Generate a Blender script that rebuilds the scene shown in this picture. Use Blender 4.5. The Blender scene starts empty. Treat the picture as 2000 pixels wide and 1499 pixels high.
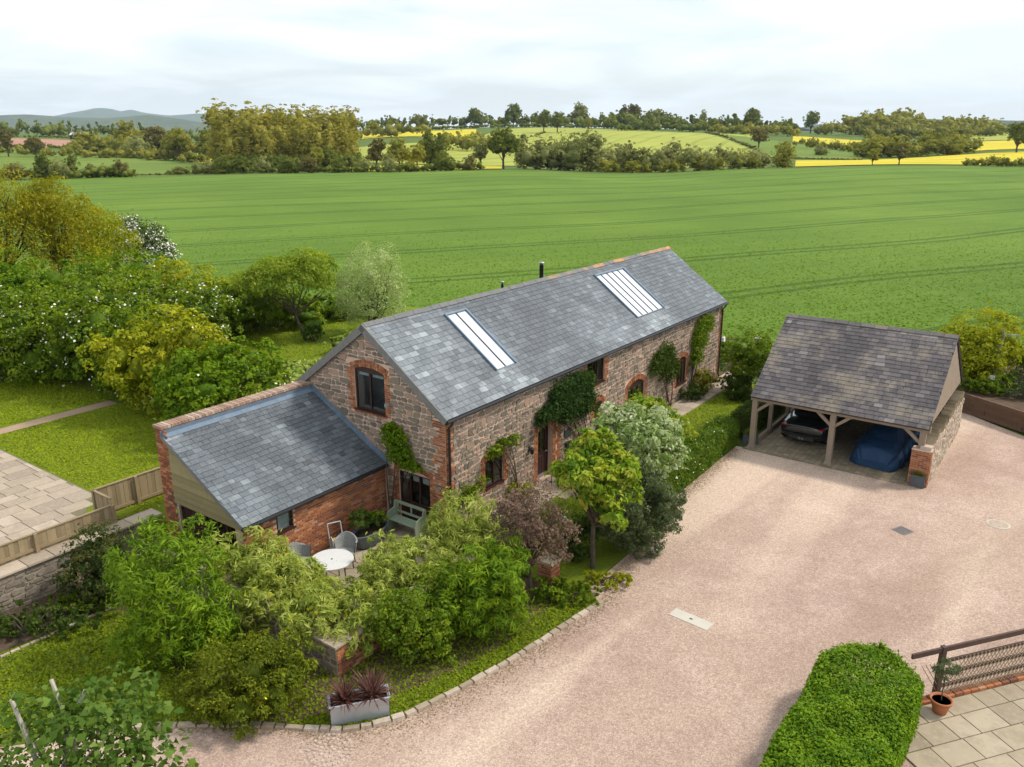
import bpy, math, random
import numpy as np
from mathutils import Matrix, Vector

R = math.radians
scn = bpy.context.scene
COL = scn.collection

# ------------------------------------------------------------------ camera
CAM_H = 12.18
CAM_F = 1600.0 / 2000.0            # focal length over picture width
PITCH = R(17.22)
cam_d = bpy.data.cameras.new('camera')
cam_d.sensor_width = 36.0
cam_d.lens = 36.0 * CAM_F
cam_d.clip_start = 0.5
cam_d.clip_end = 30000
cam = bpy.data.objects.new('camera', cam_d)
COL.objects.link(cam)
cam.location = (0, 0, CAM_H)
cam.rotation_euler = (R(90) - PITCH, 0, 0)
scn.camera = cam
CAM = np.array([0, 0, CAM_H])

# ------------------------------------------------------------------ sky and sun
SUN_EL, SUN_AZ = R(50), R(78)      # azimuth measured clockwise from +Y
world = bpy.data.worlds.new('World')
scn.world = world
world.use_nodes = True
nt = world.node_tree
nt.nodes.clear()
def wn(t, **k):
    n = nt.nodes.new(t)
    for a, b in k.items():
        setattr(n, a, b)
    return n
out = wn('ShaderNodeOutputWorld')
sky = wn('ShaderNodeTexSky', sky_type='NISHITA')
sky.sun_disc = False
sky.sun_elevation = SUN_EL
sky.sun_rotation = SUN_AZ
sky.air_density = 1.0
sky.dust_density = 1.5
bg1 = wn('ShaderNodeBackground')
bg1.inputs['Strength'].default_value = 0.12
nt.links.new(sky.outputs[0], bg1.inputs['Color'])
bg2 = wn('ShaderNodeBackground')     # high thin cloud
bg2.inputs['Color'].default_value = (0.93, 0.97, 1.0, 1)
bg2.inputs['Strength'].default_value = 0.87
tc = wn('ShaderNodeTexCoord')
sep = wn('ShaderNodeSeparateXYZ')
nt.links.new(tc.outputs['Generated'], sep.inputs[0])
zz = wn('ShaderNodeMath', operation='ADD'); zz.inputs[1].default_value = 0.13
zab = wn('ShaderNodeMath', operation='ABSOLUTE')
nt.links.new(sep.outputs['Z'], zab.inputs[0]); nt.links.new(zab.outputs[0], zz.inputs[0])
dx = wn('ShaderNodeMath', operation='DIVIDE'); dy = wn('ShaderNodeMath', operation='DIVIDE')
nt.links.new(sep.outputs['X'], dx.inputs[0]); nt.links.new(zz.outputs[0], dx.inputs[1])
nt.links.new(sep.outputs['Y'], dy.inputs[0]); nt.links.new(zz.outputs[0], dy.inputs[1])
cmb = wn('ShaderNodeCombineXYZ')
nt.links.new(dx.outputs[0], cmb.inputs[0]); nt.links.new(dy.outputs[0], cmb.inputs[1])
no = wn('ShaderNodeTexNoise'); no.inputs['Scale'].default_value = 0.9
no.inputs['Detail'].default_value = 5; no.inputs['Roughness'].default_value = 0.52
no.inputs['Distortion'].default_value = 0.5
nt.links.new(cmb.outputs[0], no.inputs['Vector'])
mr = wn('ShaderNodeMapRange'); mr.inputs['From Min'].default_value = 0.38; mr.inputs['From Max'].default_value = 0.6
mr.inputs['To Min'].default_value = 0.48; mr.inputs['To Max'].default_value = 1.0
nt.links.new(no.outputs['Fac'], mr.inputs['Value'])
mx = wn('ShaderNodeMixShader')
hor = wn('ShaderNodeMapRange'); hor.inputs['From Min'].default_value = 0.0; hor.inputs['From Max'].default_value = 0.1
hor.inputs['To Min'].default_value = 0.96; hor.inputs['To Max'].default_value = 0.0          # thin cloud seen edge-on is denser
nt.links.new(zab.outputs[0], hor.inputs['Value'])
mxf = wn('ShaderNodeMath', operation='MAXIMUM'); nt.links.new(mr.outputs[0], mxf.inputs[0]); nt.links.new(hor.outputs[0], mxf.inputs[1])
nt.links.new(mxf.outputs[0], mx.inputs['Fac'])
nt.links.new(bg1.outputs[0], mx.inputs[1]); nt.links.new(bg2.outputs[0], mx.inputs[2])
nt.links.new(mx.outputs[0], out.inputs['Surface'])

sun_d = bpy.data.lights.new('sun', 'SUN')
sun_d.energy = 2.3
sun_d.angle = R(8)
sun_d.color = (1.0, 0.95, 0.87)
sun = bpy.data.objects.new('sun', sun_d)
COL.objects.link(sun)
sdir = Vector((math.sin(SUN_AZ) * math.cos(SUN_EL), math.cos(SUN_AZ) * math.cos(SUN_EL), math.sin(SUN_EL)))
sun.rotation_euler = sdir.to_track_quat('Z', 'Y').to_euler()
sun.location = (40, 20, 60)

vs = scn.view_settings
vs.view_transform = 'Standard'; vs.look = 'None'; vs.exposure = 0.58; vs.gamma = 1.0
vs.use_curve_mapping = False
scn.cycles.use_denoising = True
scn.cycles.denoising_input_passes = 'RGB_ALBEDO_NORMAL'
scn.cycles.denoising_prefilter = 'ACCURATE'
scn.cycles.max_bounces = 6
scn.cycles.transparent_max_bounces = 12
scn.cycles.diffuse_bounces = 3
scn.cycles.glossy_bounces = 3
scn.cycles.volume_bounces = 0
scn.cycles.caustics_reflective = False
scn.cycles.caustics_refractive = False

# ------------------------------------------------------------------ pixel -> ground helpers (2000 px wide photograph)
cP, sP = math.cos(PITCH), math.sin(PITCH)
def ray(px, py):
    u = (px - 1000) / 1600.0; v = (749.5 - py) / 1600.0
    return np.array([u, cP + v * sP, -sP + v * cP])
def gp(px, py, z=0.0):
    d = ray(px, py); t = (z - CAM_H) / d[2]
    return np.array([d[0] * t, d[1] * t, z])
def gd(px, py, dist):
    d = ray(px, py); t = dist / d[1]
    return np.array([d[0] * t, dist, CAM_H + d[2] * t])

# barn frame: u along the barn, v towards its back, origin at the near front corner of the eaves
TH = R(54.09)
BF = Matrix.Translation((-1.94, 22.83, 0)) @ Matrix.Rotation(TH, 4, 'Z')
BFn = np.array(BF)
def bw(u, v, z=0.0):
    return (BFn @ np.array([u, v, z, 1.0]))[:3]
I4 = Matrix.Identity(4)

# ------------------------------------------------------------------ object helpers
WM = {}
def put(o, parent=None, W=None):
    W = I4 if W is None else W
    COL.objects.link(o)
    o.matrix_basis = W
    if parent is not None:
        o.parent = parent
        o.matrix_parent_inverse = WM[parent.name].inverted()
    WM[o.name] = W.copy()
    return o
def tag(o, label=None, cat=None, group=None, kind=None):
    if label: o['label'] = label
    if cat: o['category'] = cat
    if group: o['group'] = group
    if kind: o['kind'] = kind
    return o
def root(name, label, cat, loc, rz=0.0, group=None):
    o = bpy.data.objects.new(name, None)
    o.empty_display_size = 0.3
    put(o, None, Matrix.Translation(tuple(loc)) @ Matrix.Rotation(rz, 4, 'Z'))
    return tag(o, label, cat, group)

def np_mesh(name, V, F, mat, rnd=None, smooth=False):
    """V (n,3), F (m,k) all polygons with k corners"""
    V = np.asarray(V, np.float32); F = np.asarray(F, np.int32)
    me = bpy.data.meshes.new(name)
    m, k = F.shape
    me.vertices.add(len(V)); me.vertices.foreach_set('co', V.ravel())
    me.loops.add(m * k); me.loops.foreach_set('vertex_index', F.ravel())
    me.polygons.add(m)
    me.polygons.foreach_set('loop_start', np.arange(0, m * k, k, dtype=np.int32))
    me.polygons.foreach_set('loop_total', np.full(m, k, np.int32))
    if smooth: me.polygons.foreach_set('use_smooth', np.ones(m, bool))
    me.update(calc_edges=True)
    if rnd is not None:
        a = me.attributes.new('rnd', 'FLOAT', 'FACE')
        a.data.foreach_set('value', np.asarray(rnd, np.float32))
    if mat: me.materials.append(mat)
    return me

class MB:
    """collects shapes into one mesh"""
    def __init__(s): s.v = []; s.f = []; s.r = []
    def add(s, V, F, r=0.5):
        b = len(s.v)
        s.v.extend([tuple(map(float, p)) for p in V])
        s.f.extend([tuple(b + i for i in f) for f in F]); s.r.extend([r] * len(F))
        return s
    def box(s, a, b, M=None, r=0.5, ch=0.0):
        x0, y0, z0 = a; x1, y1, z1 = b
        V = [(x0,y0,z0),(x1,y0,z0),(x1,y1,z0),(x0,y1,z0),(x0+ch,y0+ch,z1),(x1-ch,y0+ch,z1),(x1-ch,y1-ch,z1),(x0+ch,y1-ch,z1)]
        if M is not None: V = [tuple((M @ Vector(p))[:3]) for p in V]
        return s.add(V, [(3,2,1,0),(4,5,6,7),(0,1,5,4),(1,2,6,5),(2,3,7,6),(3,0,4,7)], r)
    def beam(s, p, q, w, h, r=0.5, up=(0,0,1)):
        p, q = Vector(p), Vector(q); d = (q - p); L = d.length; d.normalize()
        up = Vector(up); sd = d.cross(up)
        if sd.length < 1e-4: sd = d.cross(Vector((1,0,0)))
        sd.normalize(); up = sd.cross(d)
        V = []
        for e in (p, q):
            for a, b in ((-1,-1),(1,-1),(1,1),(-1,1)):
                V.append(e + sd * (a * w / 2) + up * (b * h / 2))
        return s.add(V, [(0,1,2,3),(7,6,5,4),(0,4,5,1),(1,5,6,2),(2,6,7,3),(3,7,4,0)], r)
    def tube(s, pts, rad, n=8, r=0.5, cap=True):
        pts = [Vector(p) for p in pts]
        if not hasattr(rad, '__len__'): rad = [rad] * len(pts)
        V = []; F = []; side = None
        for i, p in enumerate(pts):
            d = (pts[min(i+1, len(pts)-1)] - pts[max(i-1, 0)])
            d = d.normalized() if d.length > 1e-9 else Vector((0,0,1))
            if side is None: side = d.orthogonal().normalized()
            else:
                side = side - d * side.dot(d)
                side = side.normalized() if side.length > 1e-6 else d.orthogonal().normalized()
            o2 = d.cross(side)
            for k in range(n):
                a = 2 * math.pi * k / n
                V.append(p + (side * math.cos(a) + o2 * math.sin(a)) * rad[i])
        for i in range(len(pts) - 1):
            for k in range(n):
                a, b = i*n+k, i*n+(k+1) % n
                F.append((a, b, b+n, a+n))
        if cap:
            F.append(tuple(range(n))[::-1]); F.append(tuple((len(pts)-1)*n + k for k in range(n)))
        return s.add(V, F, r)
    def lathe(s, prof, c=(0,0,0), n=16, r=0.5, sx=1.0, sy=1.0):
        V = []; F = []
        for (rr, z) in prof:
            for k in range(n):
                a = 2*math.pi*k/n
                V.append((c[0]+rr*sx*math.cos(a), c[1]+rr*sy*math.sin(a), c[2]+z))
        for i in range(len(prof)-1):
            for k in range(n):
                a, b = i*n+k, i*n+(k+1) % n
                F.append((a, b, b+n, a+n))
        F.append(tuple(range(n))[::-1]); F.append(tuple((len(prof)-1)*n+k for k in range(n)))
        return s.add(V, F, r)
    def prism(s, poly, o0, o1, P, inset=0.0, r=0.5):
        """convex polygon in a plane; P(s,t,o) maps to space; outer face shrunk by inset"""
        c = np.mean(poly, 0); n = len(poly); V = []
        for p in poly: V.append(P(p[0], p[1], o0))
        for p in poly:
            d = np.array(p) - c; L = np.hypot(*d) + 1e-9
            q = c + d * max(0.2, (L - inset) / L)
            V.append(P(q[0], q[1], o1))
        F = [tuple(range(n))[::-1], tuple(range(n, 2*n))] + [(i, (i+1) % n, n+(i+1) % n, n+i) for i in range(n)]
        return s.add(V, F, r)
    def mesh(s, name, mat, smooth=False):
        me = bpy.data.meshes.new(name)
        me.from_pydata(s.v, [], s.f)
        a = me.attributes.new('rnd', 'FLOAT', 'FACE'); a.data.foreach_set('value', np.array(s.r, np.float32))
        me.materials.append(mat)
        if smooth: me.polygons.foreach_set('use_smooth', np.ones(len(s.f), bool))
        return me
    def build(s, name, mat, parent=None, W=None, smooth=False):
        return put(bpy.data.objects.new(name, s.mesh(name, mat, smooth)), parent, W)

class Plane:
    """a working plane in the barn frame: s right, t up, o outwards"""
    def __init__(s, O, S, T):
        s.O = np.array(O, float); s.S = np.array(S, float); s.T = np.array(T, float); s.N = np.cross(s.S, s.T)
    def __call__(s, a, b, o=0.0): return s.O + s.S * a + s.T * b + s.N * o
    def mat(s, a, b, o=0.0):
        p = s(a, b, o); M = Matrix.Identity(4)
        for i in range(3):
            M[i][0] = s.S[i]; M[i][1] = s.T[i]; M[i][2] = s.N[i]; M[i][3] = p[i]
        return M

_pc = {}
def piece_mesh(name, sx, sy, sz, r, ch, mat):
    k = (name, round(sx, 2), round(sy, 2), round(sz, 3), round(r * 11), mat.name)
    if k not in _pc:
        _pc[k] = MB().box((-sx/2, -sy/2, 0), (sx/2, sy/2, sz), None, round(r * 11) / 11, ch).mesh(name, mat)
    return _pc[k]
def pieces(parent, name, items, mat, W, nmax=300, ch=0.004, rest=None):
    """items: (local matrix, (sx,sy,sz), rnd). The nmax nearest to the camera become objects of their own, the others one joined part."""
    Wn = np.array(W)
    items = sorted(items, key=lambda it: float(np.linalg.norm((Wn @ np.array([it[0][0][3], it[0][1][3], it[0][2][3], 1]))[:3] - CAM)))
    for M, (sx, sy, sz), r in items[:nmax]:
        put(bpy.data.objects.new(name, piece_mesh(name, sx, sy, sz, r, ch, mat)), parent, W @ M)
    if len(items) > nmax:
        mb = MB()
        for M, (sx, sy, sz), r in items[nmax:]:
            mb.box((-sx/2, -sy/2, 0), (sx/2, sy/2, sz), M, r, ch)
        o = mb.build(rest or (name + '_mass'), mat, parent, W)
        o['kind'] = 'stuff'

# ------------------------------------------------------------------ materials
MATS = {}
def mat(name, col, rough=0.8, spec=0.3, metal=0.0, vary=None, noise=None, bump=None, grain=None, attr=False, trans=0.0):
    """col: base colour. vary: list of (pos,colour) read by the per-piece random value.
    noise: (scale, amount, colour) mottling. bump: (scale, strength, distance)."""
    m = bpy.data.materials.new(name); m.use_nodes = True; MATS[name] = m
    t = m.node_tree; n = t.nodes; L = t.links
    b = n['Principled BSDF']
    b.inputs['Roughness'].default_value = rough
    b.inputs['Specular IOR Level'].default_value = spec
    b.inputs['Metallic'].default_value = metal
    tcn = n.new('ShaderNodeTexCoord')
    geo = n.new('ShaderNodeNewGeometry')
    cur = None
    if vary:
        at = n.new('ShaderNodeAttribute'); at.attribute_name = 'rnd'
        rp = n.new('ShaderNodeValToRGB'); rp.color_ramp.interpolation = 'LINEAR'
        el = rp.color_ramp.elements
        while len(el) < len(vary): el.new(0.5)
        for e, (p, c) in zip(el, vary): e.position = p; e.color = (*c, 1)
        L.new(at.outputs['Fac'], rp.inputs[0]); cur = rp.outputs[0]
    for nz in (noise if isinstance(noise, list) else [noise] if noise else []):
        sc, amt, c2 = nz[:3]
        tx = n.new('ShaderNodeTexNoise'); tx.inputs['Scale'].default_value = sc; tx.inputs['Detail'].default_value = 6
        tx.inputs['Roughness'].default_value = 0.65
        L.new(geo.outputs['Position'], tx.inputs['Vector'])
        mp = n.new('ShaderNodeMapRange')
        lo, hi = (nz[3], nz[4]) if len(nz) > 3 else (0.4, 0.65)
        mp.inputs['From Min'].default_value = lo; mp.inputs['From Max'].default_value = hi
        mp.inputs['To Max'].default_value = amt
        L.new(tx.outputs['Fac'], mp.inputs['Value'])
        mxn = n.new('ShaderNodeMix'); mxn.data_type = 'RGBA'
        L.new(mp.outputs[0], mxn.inputs['Factor'])
        if cur is None: mxn.inputs['A'].default_value = (*col, 1)
        else: L.new(cur, mxn.inputs['A'])
        mxn.inputs['B'].default_value = (*c2, 1)
        cur = mxn.outputs['Result']
    if cur is None: b.inputs['Base Color'].default_value = (*col, 1)
    else: L.new(cur, b.inputs['Base Color'])
    if bump:
        tx = n.new('ShaderNodeTexNoise'); tx.inputs['Scale'].default_value = bump[0]; tx.inputs['Detail'].default_value = 5
        tx.inputs['Roughness'].default_value = 0.7
        L.new(geo.outputs['Position'], tx.inputs['Vector'])
        bp = n.new('ShaderNodeBump'); bp.inputs['Strength'].default_value = bump[1]; bp.inputs['Distance'].default_value = bump[2]
        L.new(tx.outputs['Fac'], bp.inputs['Height']); L.new(bp.outputs[0], b.inputs['Normal'])
    return m

def leaf_mat(name, cols, rough=0.6, trans=0.32, spec=0.12):
    """foliage: colour picked per leaf, light passes through"""
    m = bpy.data.materials.new(name); m.use_nodes = True; MATS[name] = m
    t = m.node_tree; n = t.nodes; L = t.links
    b = n['Principled BSDF']; o = n['Material Output']
    b.inputs['Roughness'].default_value = rough; b.inputs['Specular IOR Level'].default_value = spec
    at = n.new('ShaderNodeAttribute'); at.attribute_name = 'rnd'
    rp = n.new('ShaderNodeValToRGB'); el = rp.color_ramp.elements
    while len(el) < len(cols): el.new(0.5)
    for i, (e, c) in enumerate(zip(el, cols)): e.position = i / max(1, len(cols) - 1); e.color = (*c, 1)
    L.new(at.outputs['Fac'], rp.inputs[0])
    L.new(rp.outputs[0], b.inputs['Base Color'])
    tr = n.new('ShaderNodeBsdfTranslucent')
    hs = n.new('ShaderNodeHueSaturation'); hs.inputs['Value'].default_value = 1.3; hs.inputs['Saturation'].default_value = 1.1
    L.new(rp.outputs[0], hs.inputs['Color']); L.new(hs.outputs[0], tr.inputs['Color'])
    mxs = n.new('ShaderNodeMixShader'); mxs.inputs[0].default_value = trans
    L.new(b.outputs[0], mxs.inputs[1]); L.new(tr.outputs[0], mxs.inputs[2]); L.new(mxs.outputs[0], o.inputs['Surface'])
    return m

def glass_mat(name, tint=(0.75, 0.8, 0.8)):
    m = bpy.data.materials.new(name); m.use_nodes = True
    t = m.node_tree; n = t.nodes; L = t.links
    n.remove(n['Principled BSDF'])
    o = n['Material Output']
    tr = n.new('ShaderNodeBsdfTransparent'); tr.inputs['Color'].default_value = (*tint, 1)
    gl = n.new('ShaderNodeBsdfGlossy'); gl.inputs['Roughness'].default_value = 0.03
    lw = n.new('ShaderNodeLayerWeight'); lw.inputs['Blend'].default_value = 0.5
    pw = n.new('ShaderNodeMath'); pw.operation = 'POWER'; pw.inputs[1].default_value = 3.0; L.new(lw.outputs['Facing'], pw.inputs[0])
    ad = n.new('ShaderNodeMath'); ad.operation = 'MULTIPLY_ADD'; ad.inputs[1].default_value = 0.6; ad.inputs[2].default_value = 0.05; ad.use_clamp = True
    L.new(pw.outputs[0], ad.inputs[0])
    mxs = n.new('ShaderNodeMixShader'); L.new(ad.outputs[0], mxs.inputs[0])
    L.new(tr.outputs[0], mxs.inputs[1]); L.new(gl.outputs[0], mxs.inputs[2]); L.new(mxs.outputs[0], o.inputs['Surface'])
    return m
# ------------------------------------------------------------------ foliage
def nrm(a): return a / (np.linalg.norm(a, axis=-1, keepdims=True) + 1e-9)
def leaf_arrays(P, N, T, ln, wd, fold=0.2):
    T = nrm(T - N * np.sum(T * N, -1, keepdims=True)); B = np.cross(N, T)
    ln = ln[:, None]; wd = wd[:, None]
    V = np.stack([P - T * ln * .5, P + B * wd * .5 + N * wd * fold + T * ln * .05, P + T * ln * .5 - N * ln * .12, P - B * wd * .5 + N * wd * fold + T * ln * .05], 1)
    return V.reshape(-1, 3), np.arange(len(P) * 4).reshape(-1, 4)

def crown(rng, blobs, n, clump_r=0.22, per=45, leaf=(0.1, 0.06), up=0.35, droop=0.0, inner=0.18, clump_bias=0.5, flat=1.0, low=-0.35, stray=0.06):
    """leaves gathered in clumps over and inside a set of ellipsoids; returns verts, quads, rnd, clump centres"""
    B = np.array(blobs, float)
    w = (B[:, 3] * B[:, 4] + B[:, 4] * B[:, 5] + B[:, 3] * B[:, 5]); w /= w.sum()
    K = max(6, int(n / per))
    bi = rng.choice(len(B), K, p=w)
    d = nrm(rng.normal(size=(K, 3))); d[:, 2] = np.where(d[:, 2] < low, -d[:, 2], d[:, 2])
    rr = np.where(rng.random(K) < inner, rng.uniform(0.2, 0.7, K), rng.uniform(0.74, 1.06, K))
    C = B[bi, :3] + d * rr[:, None] * B[bi, 3:6]
    ci = rng.integers(0, K, n)
    sz = np.minimum(np.minimum(B[bi, 3], B[bi, 4]), B[bi, 5])[ci]
    cr_ = (clump_r * 1.55 * rng.uniform(0.6, 1.35, K))[ci] * sz
    outw = nrm(C[ci] - B[bi[ci], :3])
    dr = nrm(rng.normal(size=(n, 3)) + outw * 0.75 + np.array([0, 0, 0.45]))
    P = C[ci] + dr * (cr_ * (0.35 + 0.65 * rng.random(n) ** 0.5))[:, None] * np.array([1, 1, 0.8 * flat])
    st_ = rng.random(n) < stray
    P = P + np.where(st_[:, None], rng.normal(size=(n, 3)) * (cr_ * 0.5)[:, None], 0)
    P[:, 2] -= droop * np.abs(rng.normal(size=n)) * sz
    P[:, 2] = np.abs(P[:, 2] - .04) + .04
    N = nrm(dr * 0.8 + rng.normal(size=(n, 3)) * 0.45 + np.array([0, 0, up]))
    T = nrm(rng.normal(size=(n, 3)) + dr * 0.5 - np.array([0, 0, 0.3 + 2.2 * droop]))
    s = np.clip(np.exp(rng.normal(size=n) * 0.3), 0.45, 1.8)
    V, F = leaf_arrays(P, N, T, leaf[0] * s, leaf[1] * s)
    cr = rng.random(K)[ci]
    rnd = np.clip(clump_bias * cr + (1 - clump_bias) * rng.random(n), 0, 1)
    return V, F, rnd, C

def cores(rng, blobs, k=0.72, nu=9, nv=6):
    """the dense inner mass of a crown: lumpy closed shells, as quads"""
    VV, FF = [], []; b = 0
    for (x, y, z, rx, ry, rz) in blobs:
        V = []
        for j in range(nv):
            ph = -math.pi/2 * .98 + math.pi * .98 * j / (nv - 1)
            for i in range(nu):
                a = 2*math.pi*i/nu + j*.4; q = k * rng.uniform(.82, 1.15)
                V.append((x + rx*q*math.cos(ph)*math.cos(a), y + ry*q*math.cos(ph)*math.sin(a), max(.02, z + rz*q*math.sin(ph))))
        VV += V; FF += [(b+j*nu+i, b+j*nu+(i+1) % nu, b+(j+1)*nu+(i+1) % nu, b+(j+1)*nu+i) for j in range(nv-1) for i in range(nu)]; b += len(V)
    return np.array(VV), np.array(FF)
def limb(mb, rng, a, b, r0, r1, wob=0.12, n=5, sides=6):
    a, b = np.array(a, float), np.array(b, float); L = np.linalg.norm(b - a)
    pts = []; rad = []
    off = rng.normal(size=3) * wob * L
    for i in range(n):
        f = i / (n - 1)
        pts.append(a + (b - a) * f + off * math.sin(f * math.pi) + np.array([0, 0, 0.10 * L * math.sin(f * math.pi)]))
        rad.append(r0 + (r1 - r0) * f ** 0.8)
    mb.tube(pts, rad, sides)

def plant(name, label, cat, base, blobs, n, leaf, lmat, seed, trunk=None, limbs=10, bark=None, group=None, blossom=None,
          parts=('stems', 'foliage'), lean=(0, 0), core=0.0, **kw):
    """trunk: (height, radius at the foot). blossom: (material, count, size)"""
    rng = np.random.default_rng(seed)
    r = root(name, label, cat, base, 0, group)
    W = WM[r.name]
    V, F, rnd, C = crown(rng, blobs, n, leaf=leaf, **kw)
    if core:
        Vc, Fc = cores(rng, blobs, core, 10, 7); F = np.concatenate([F, Fc + len(V)]); V = np.concatenate([V, Vc]); rnd = np.concatenate([rnd, rng.random(len(Fc)) * .25])  # core shells take the darkest leaf tones: inner shade put into colour
    mb = MB()
    th, tr = trunk if trunk else (0.12, 0.05)
    top = np.array([lean[0], lean[1], th])
    if trunk: limb(mb, rng, (0, 0, -0.05), top, tr, tr * 0.6, 0.03, 6, 8)
    for c in C[rng.choice(len(C), min(limbs, len(C)), replace=False)]:
        a = top * rng.uniform(0.75, 1.0) if trunk else np.array([rng.normal() * .08, rng.normal() * .08, 0])
        if c[2] < a[2] * 0.6: continue
        limb(mb, rng, a, a + (c - a) * 0.92, tr * 0.5, tr * 0.1)
    mb.build(parts[0], bark or MATS['bark'], r, W)
    put(bpy.data.objects.new(parts[1], np_mesh(parts[1], V, F, lmat, rnd)), r, W)
    if blossom:
        bm, bn, bs = blossom
        cc = C[rng.choice(len(C), max(4, int(len(C) * 0.6)), replace=False)]
        B = np.array(blobs, float); cen = (B[:, :3]).mean(0)
        P = cc[rng.integers(0, len(cc), bn)]
        o = nrm(P - cen)
        sz = float(np.min(B[:, 3:6]))
        P = P + o * sz * 0.12 + rng.normal(size=(bn, 3)) * sz * 0.16
        N = nrm(o * 0.5 + np.array([0, 0, 0.7]) + rng.normal(size=(bn, 3)) * 0.4)
        s = rng.uniform(0.6, 1.3, bn) * bs
        V2, F2 = leaf_arrays(P, N, rng.normal(size=(bn, 3)), s, s, 0.1)
        put(bpy.data.objects.new('blossom', np_mesh('blossom', V2, F2, bm, rng.random(bn))), r, W)
    return r

def tuft_mesh(rng, n, h, spread, wd, m, arch=0.5, name='blades'):
    """grassy or strappy leaves fanning from one point: 3-segment blades"""
    V = []; F = []; rn = []
    for i in range(n):
        a = rng.uniform(0, 2 * math.pi); L = h * rng.uniform(0.6, 1.1); e = rng.uniform(0.15, 1.0) * spread
        d = np.array([math.cos(a), math.sin(a), 0]); sd = np.array([-math.sin(a), math.cos(a), 0])
        p = d * rng.uniform(0, 0.03); b = len(V)
        for k in range(4):
            f = k / 3; ang = e + arch * f * f * e
            if k: p = p + (d * math.sin(ang) + np.array([0, 0, math.cos(ang)])) * L / 3
            w = wd * (1 - f) ** 0.6 * 0.5 + 0.0008
            V.append(p - sd * w); V.append(p + sd * w)
        for k in range(3): F.append((b+2*k, b+2*k+1, b+2*k+3, b+2*k+2)); rn.append(rng.random())
    return np_mesh(name, np.array(V), np.array(F), m, np.array(rn))

# foliage and wood colours
mat('bark', (0.11, 0.085, 0.06), 0.9, 0.1, noise=(9, 0.7, (0.05, 0.04, 0.03)), bump=(30, 0.6, 0.02))
mat('pale_bark', (0.5, 0.46, 0.38), 0.8, 0.2, noise=(14, 0.6, (0.24, 0.2, 0.15)))
LM = dict(
    hedge=leaf_mat('leaf_hedge', [(0.07, 0.13, 0.008), (0.145, 0.22, 0.012), (0.27, 0.335, 0.02)]),
    dark=leaf_mat('leaf_dark', [(0.03, 0.06, 0.01), (0.065, 0.105, 0.014), (0.12, 0.16, 0.025)]),
    yellow=leaf_mat('leaf_yellow_green', [(0.17, 0.215, 0.01), (0.32, 0.345, 0.014), (0.45, 0.43, 0.025)]),
    bright=leaf_mat('leaf_bright', [(0.06, 0.13, 0.006), (0.13, 0.22, 0.008), (0.25, 0.345, 0.014)]),
    willow=leaf_mat('leaf_willow', [(0.18, 0.24, 0.03), (0.32, 0.375, 0.06), (0.48, 0.5, 0.13)]),
    olive=leaf_mat('leaf_olive', [(0.16, 0.17, 0.01), (0.3, 0.285, 0.014), (0.42, 0.37, 0.025)]),
    white=leaf_mat('leaf_silver', [(0.11, 0.19, 0.025), (0.22, 0.31, 0.07), (0.44, 0.5, 0.26), (0.66, 0.67, 0.47)]),
    purple=leaf_mat('leaf_purple', [(0.11, 0.07, 0.045), (0.2, 0.13, 0.09), (0.31, 0.22, 0.155)]),
    cherry=leaf_mat('leaf_cherry', [(0.07, 0.15, 0.012), (0.13, 0.235, 0.016), (0.22, 0.32, 0.022), (0.34, 0.39, 0.035), (0.44, 0.3, 0.06)]),
    grey=leaf_mat('leaf_grey_green', [(0.06, 0.085, 0.03), (0.11, 0.145, 0.055), (0.19, 0.225, 0.105)]),
    photinia=leaf_mat('leaf_photinia', [(0.034, 0.055, 0.011), (0.063, 0.094, 0.019), (0.138, 0.110, 0.028)]),
    box=leaf_mat('leaf_box', [(0.06, 0.14, 0.005), (0.13, 0.235, 0.008), (0.23, 0.35, 0.014)]),
    ivy=leaf_mat('leaf_ivy', [(0.023, 0.055, 0.014), (0.046, 0.094, 0.019), (0.092, 0.143, 0.028)]),
    pale=leaf_mat('leaf_pale', [(0.17, 0.25, 0.035), (0.31, 0.39, 0.07), (0.46, 0.52, 0.15)]),
    hyper=leaf_mat('leaf_hypericum', [(0.06, 0.09, 0.006), (0.135, 0.17, 0.01), (0.25, 0.27, 0.018)]),
    silver=leaf_mat('leaf_pale_willow', [(0.22, 0.31, 0.07), (0.42, 0.5, 0.18), (0.6, 0.65, 0.34)]),
    apple=leaf_mat('leaf_apple', [(0.1, 0.18, 0.012), (0.24, 0.32, 0.025), (0.4, 0.45, 0.06)]),
    birch=leaf_mat('leaf_birch', [(0.045, 0.095, 0.012), (0.09, 0.16, 0.02), (0.2, 0.28, 0.05)]),
    gold=leaf_mat('leaf_gold', [(0.3, 0.3, 0.015), (0.45, 0.42, 0.02), (0.55, 0.5, 0.03)]),
    cordyline=leaf_mat('leaf_cordyline', [(0.07, 0.03, 0.03), (0.14, 0.06, 0.05), (0.26, 0.15, 0.1)]),
    grass=leaf_mat('leaf_grass', [(0.07, 0.13, 0.01), (0.14, 0.2, 0.02), (0.26, 0.28, 0.05)]),
    far=leaf_mat('leaf_far_green', [(0.09, 0.125, 0.018), (0.175, 0.205, 0.03), (0.28, 0.29, 0.05)]),
    faryel=leaf_mat('leaf_far_yellow', [(0.17, 0.185, 0.022), (0.3, 0.29, 0.04), (0.42, 0.385, 0.07)]),
    farpop=leaf_mat('leaf_far_poplar', [(0.21, 0.2, 0.028), (0.36, 0.325, 0.05), (0.48, 0.42, 0.085)]),
    fargrey=leaf_mat('leaf_far_grey', [(0.17, 0.19, 0.05), (0.29, 0.3, 0.09), (0.42, 0.42, 0.17)]),
    farbrown=leaf_mat('leaf_far_brown', [(0.13, 0.12, 0.03), (0.21, 0.185, 0.05), (0.3, 0.26, 0.08)]),
)
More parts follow.
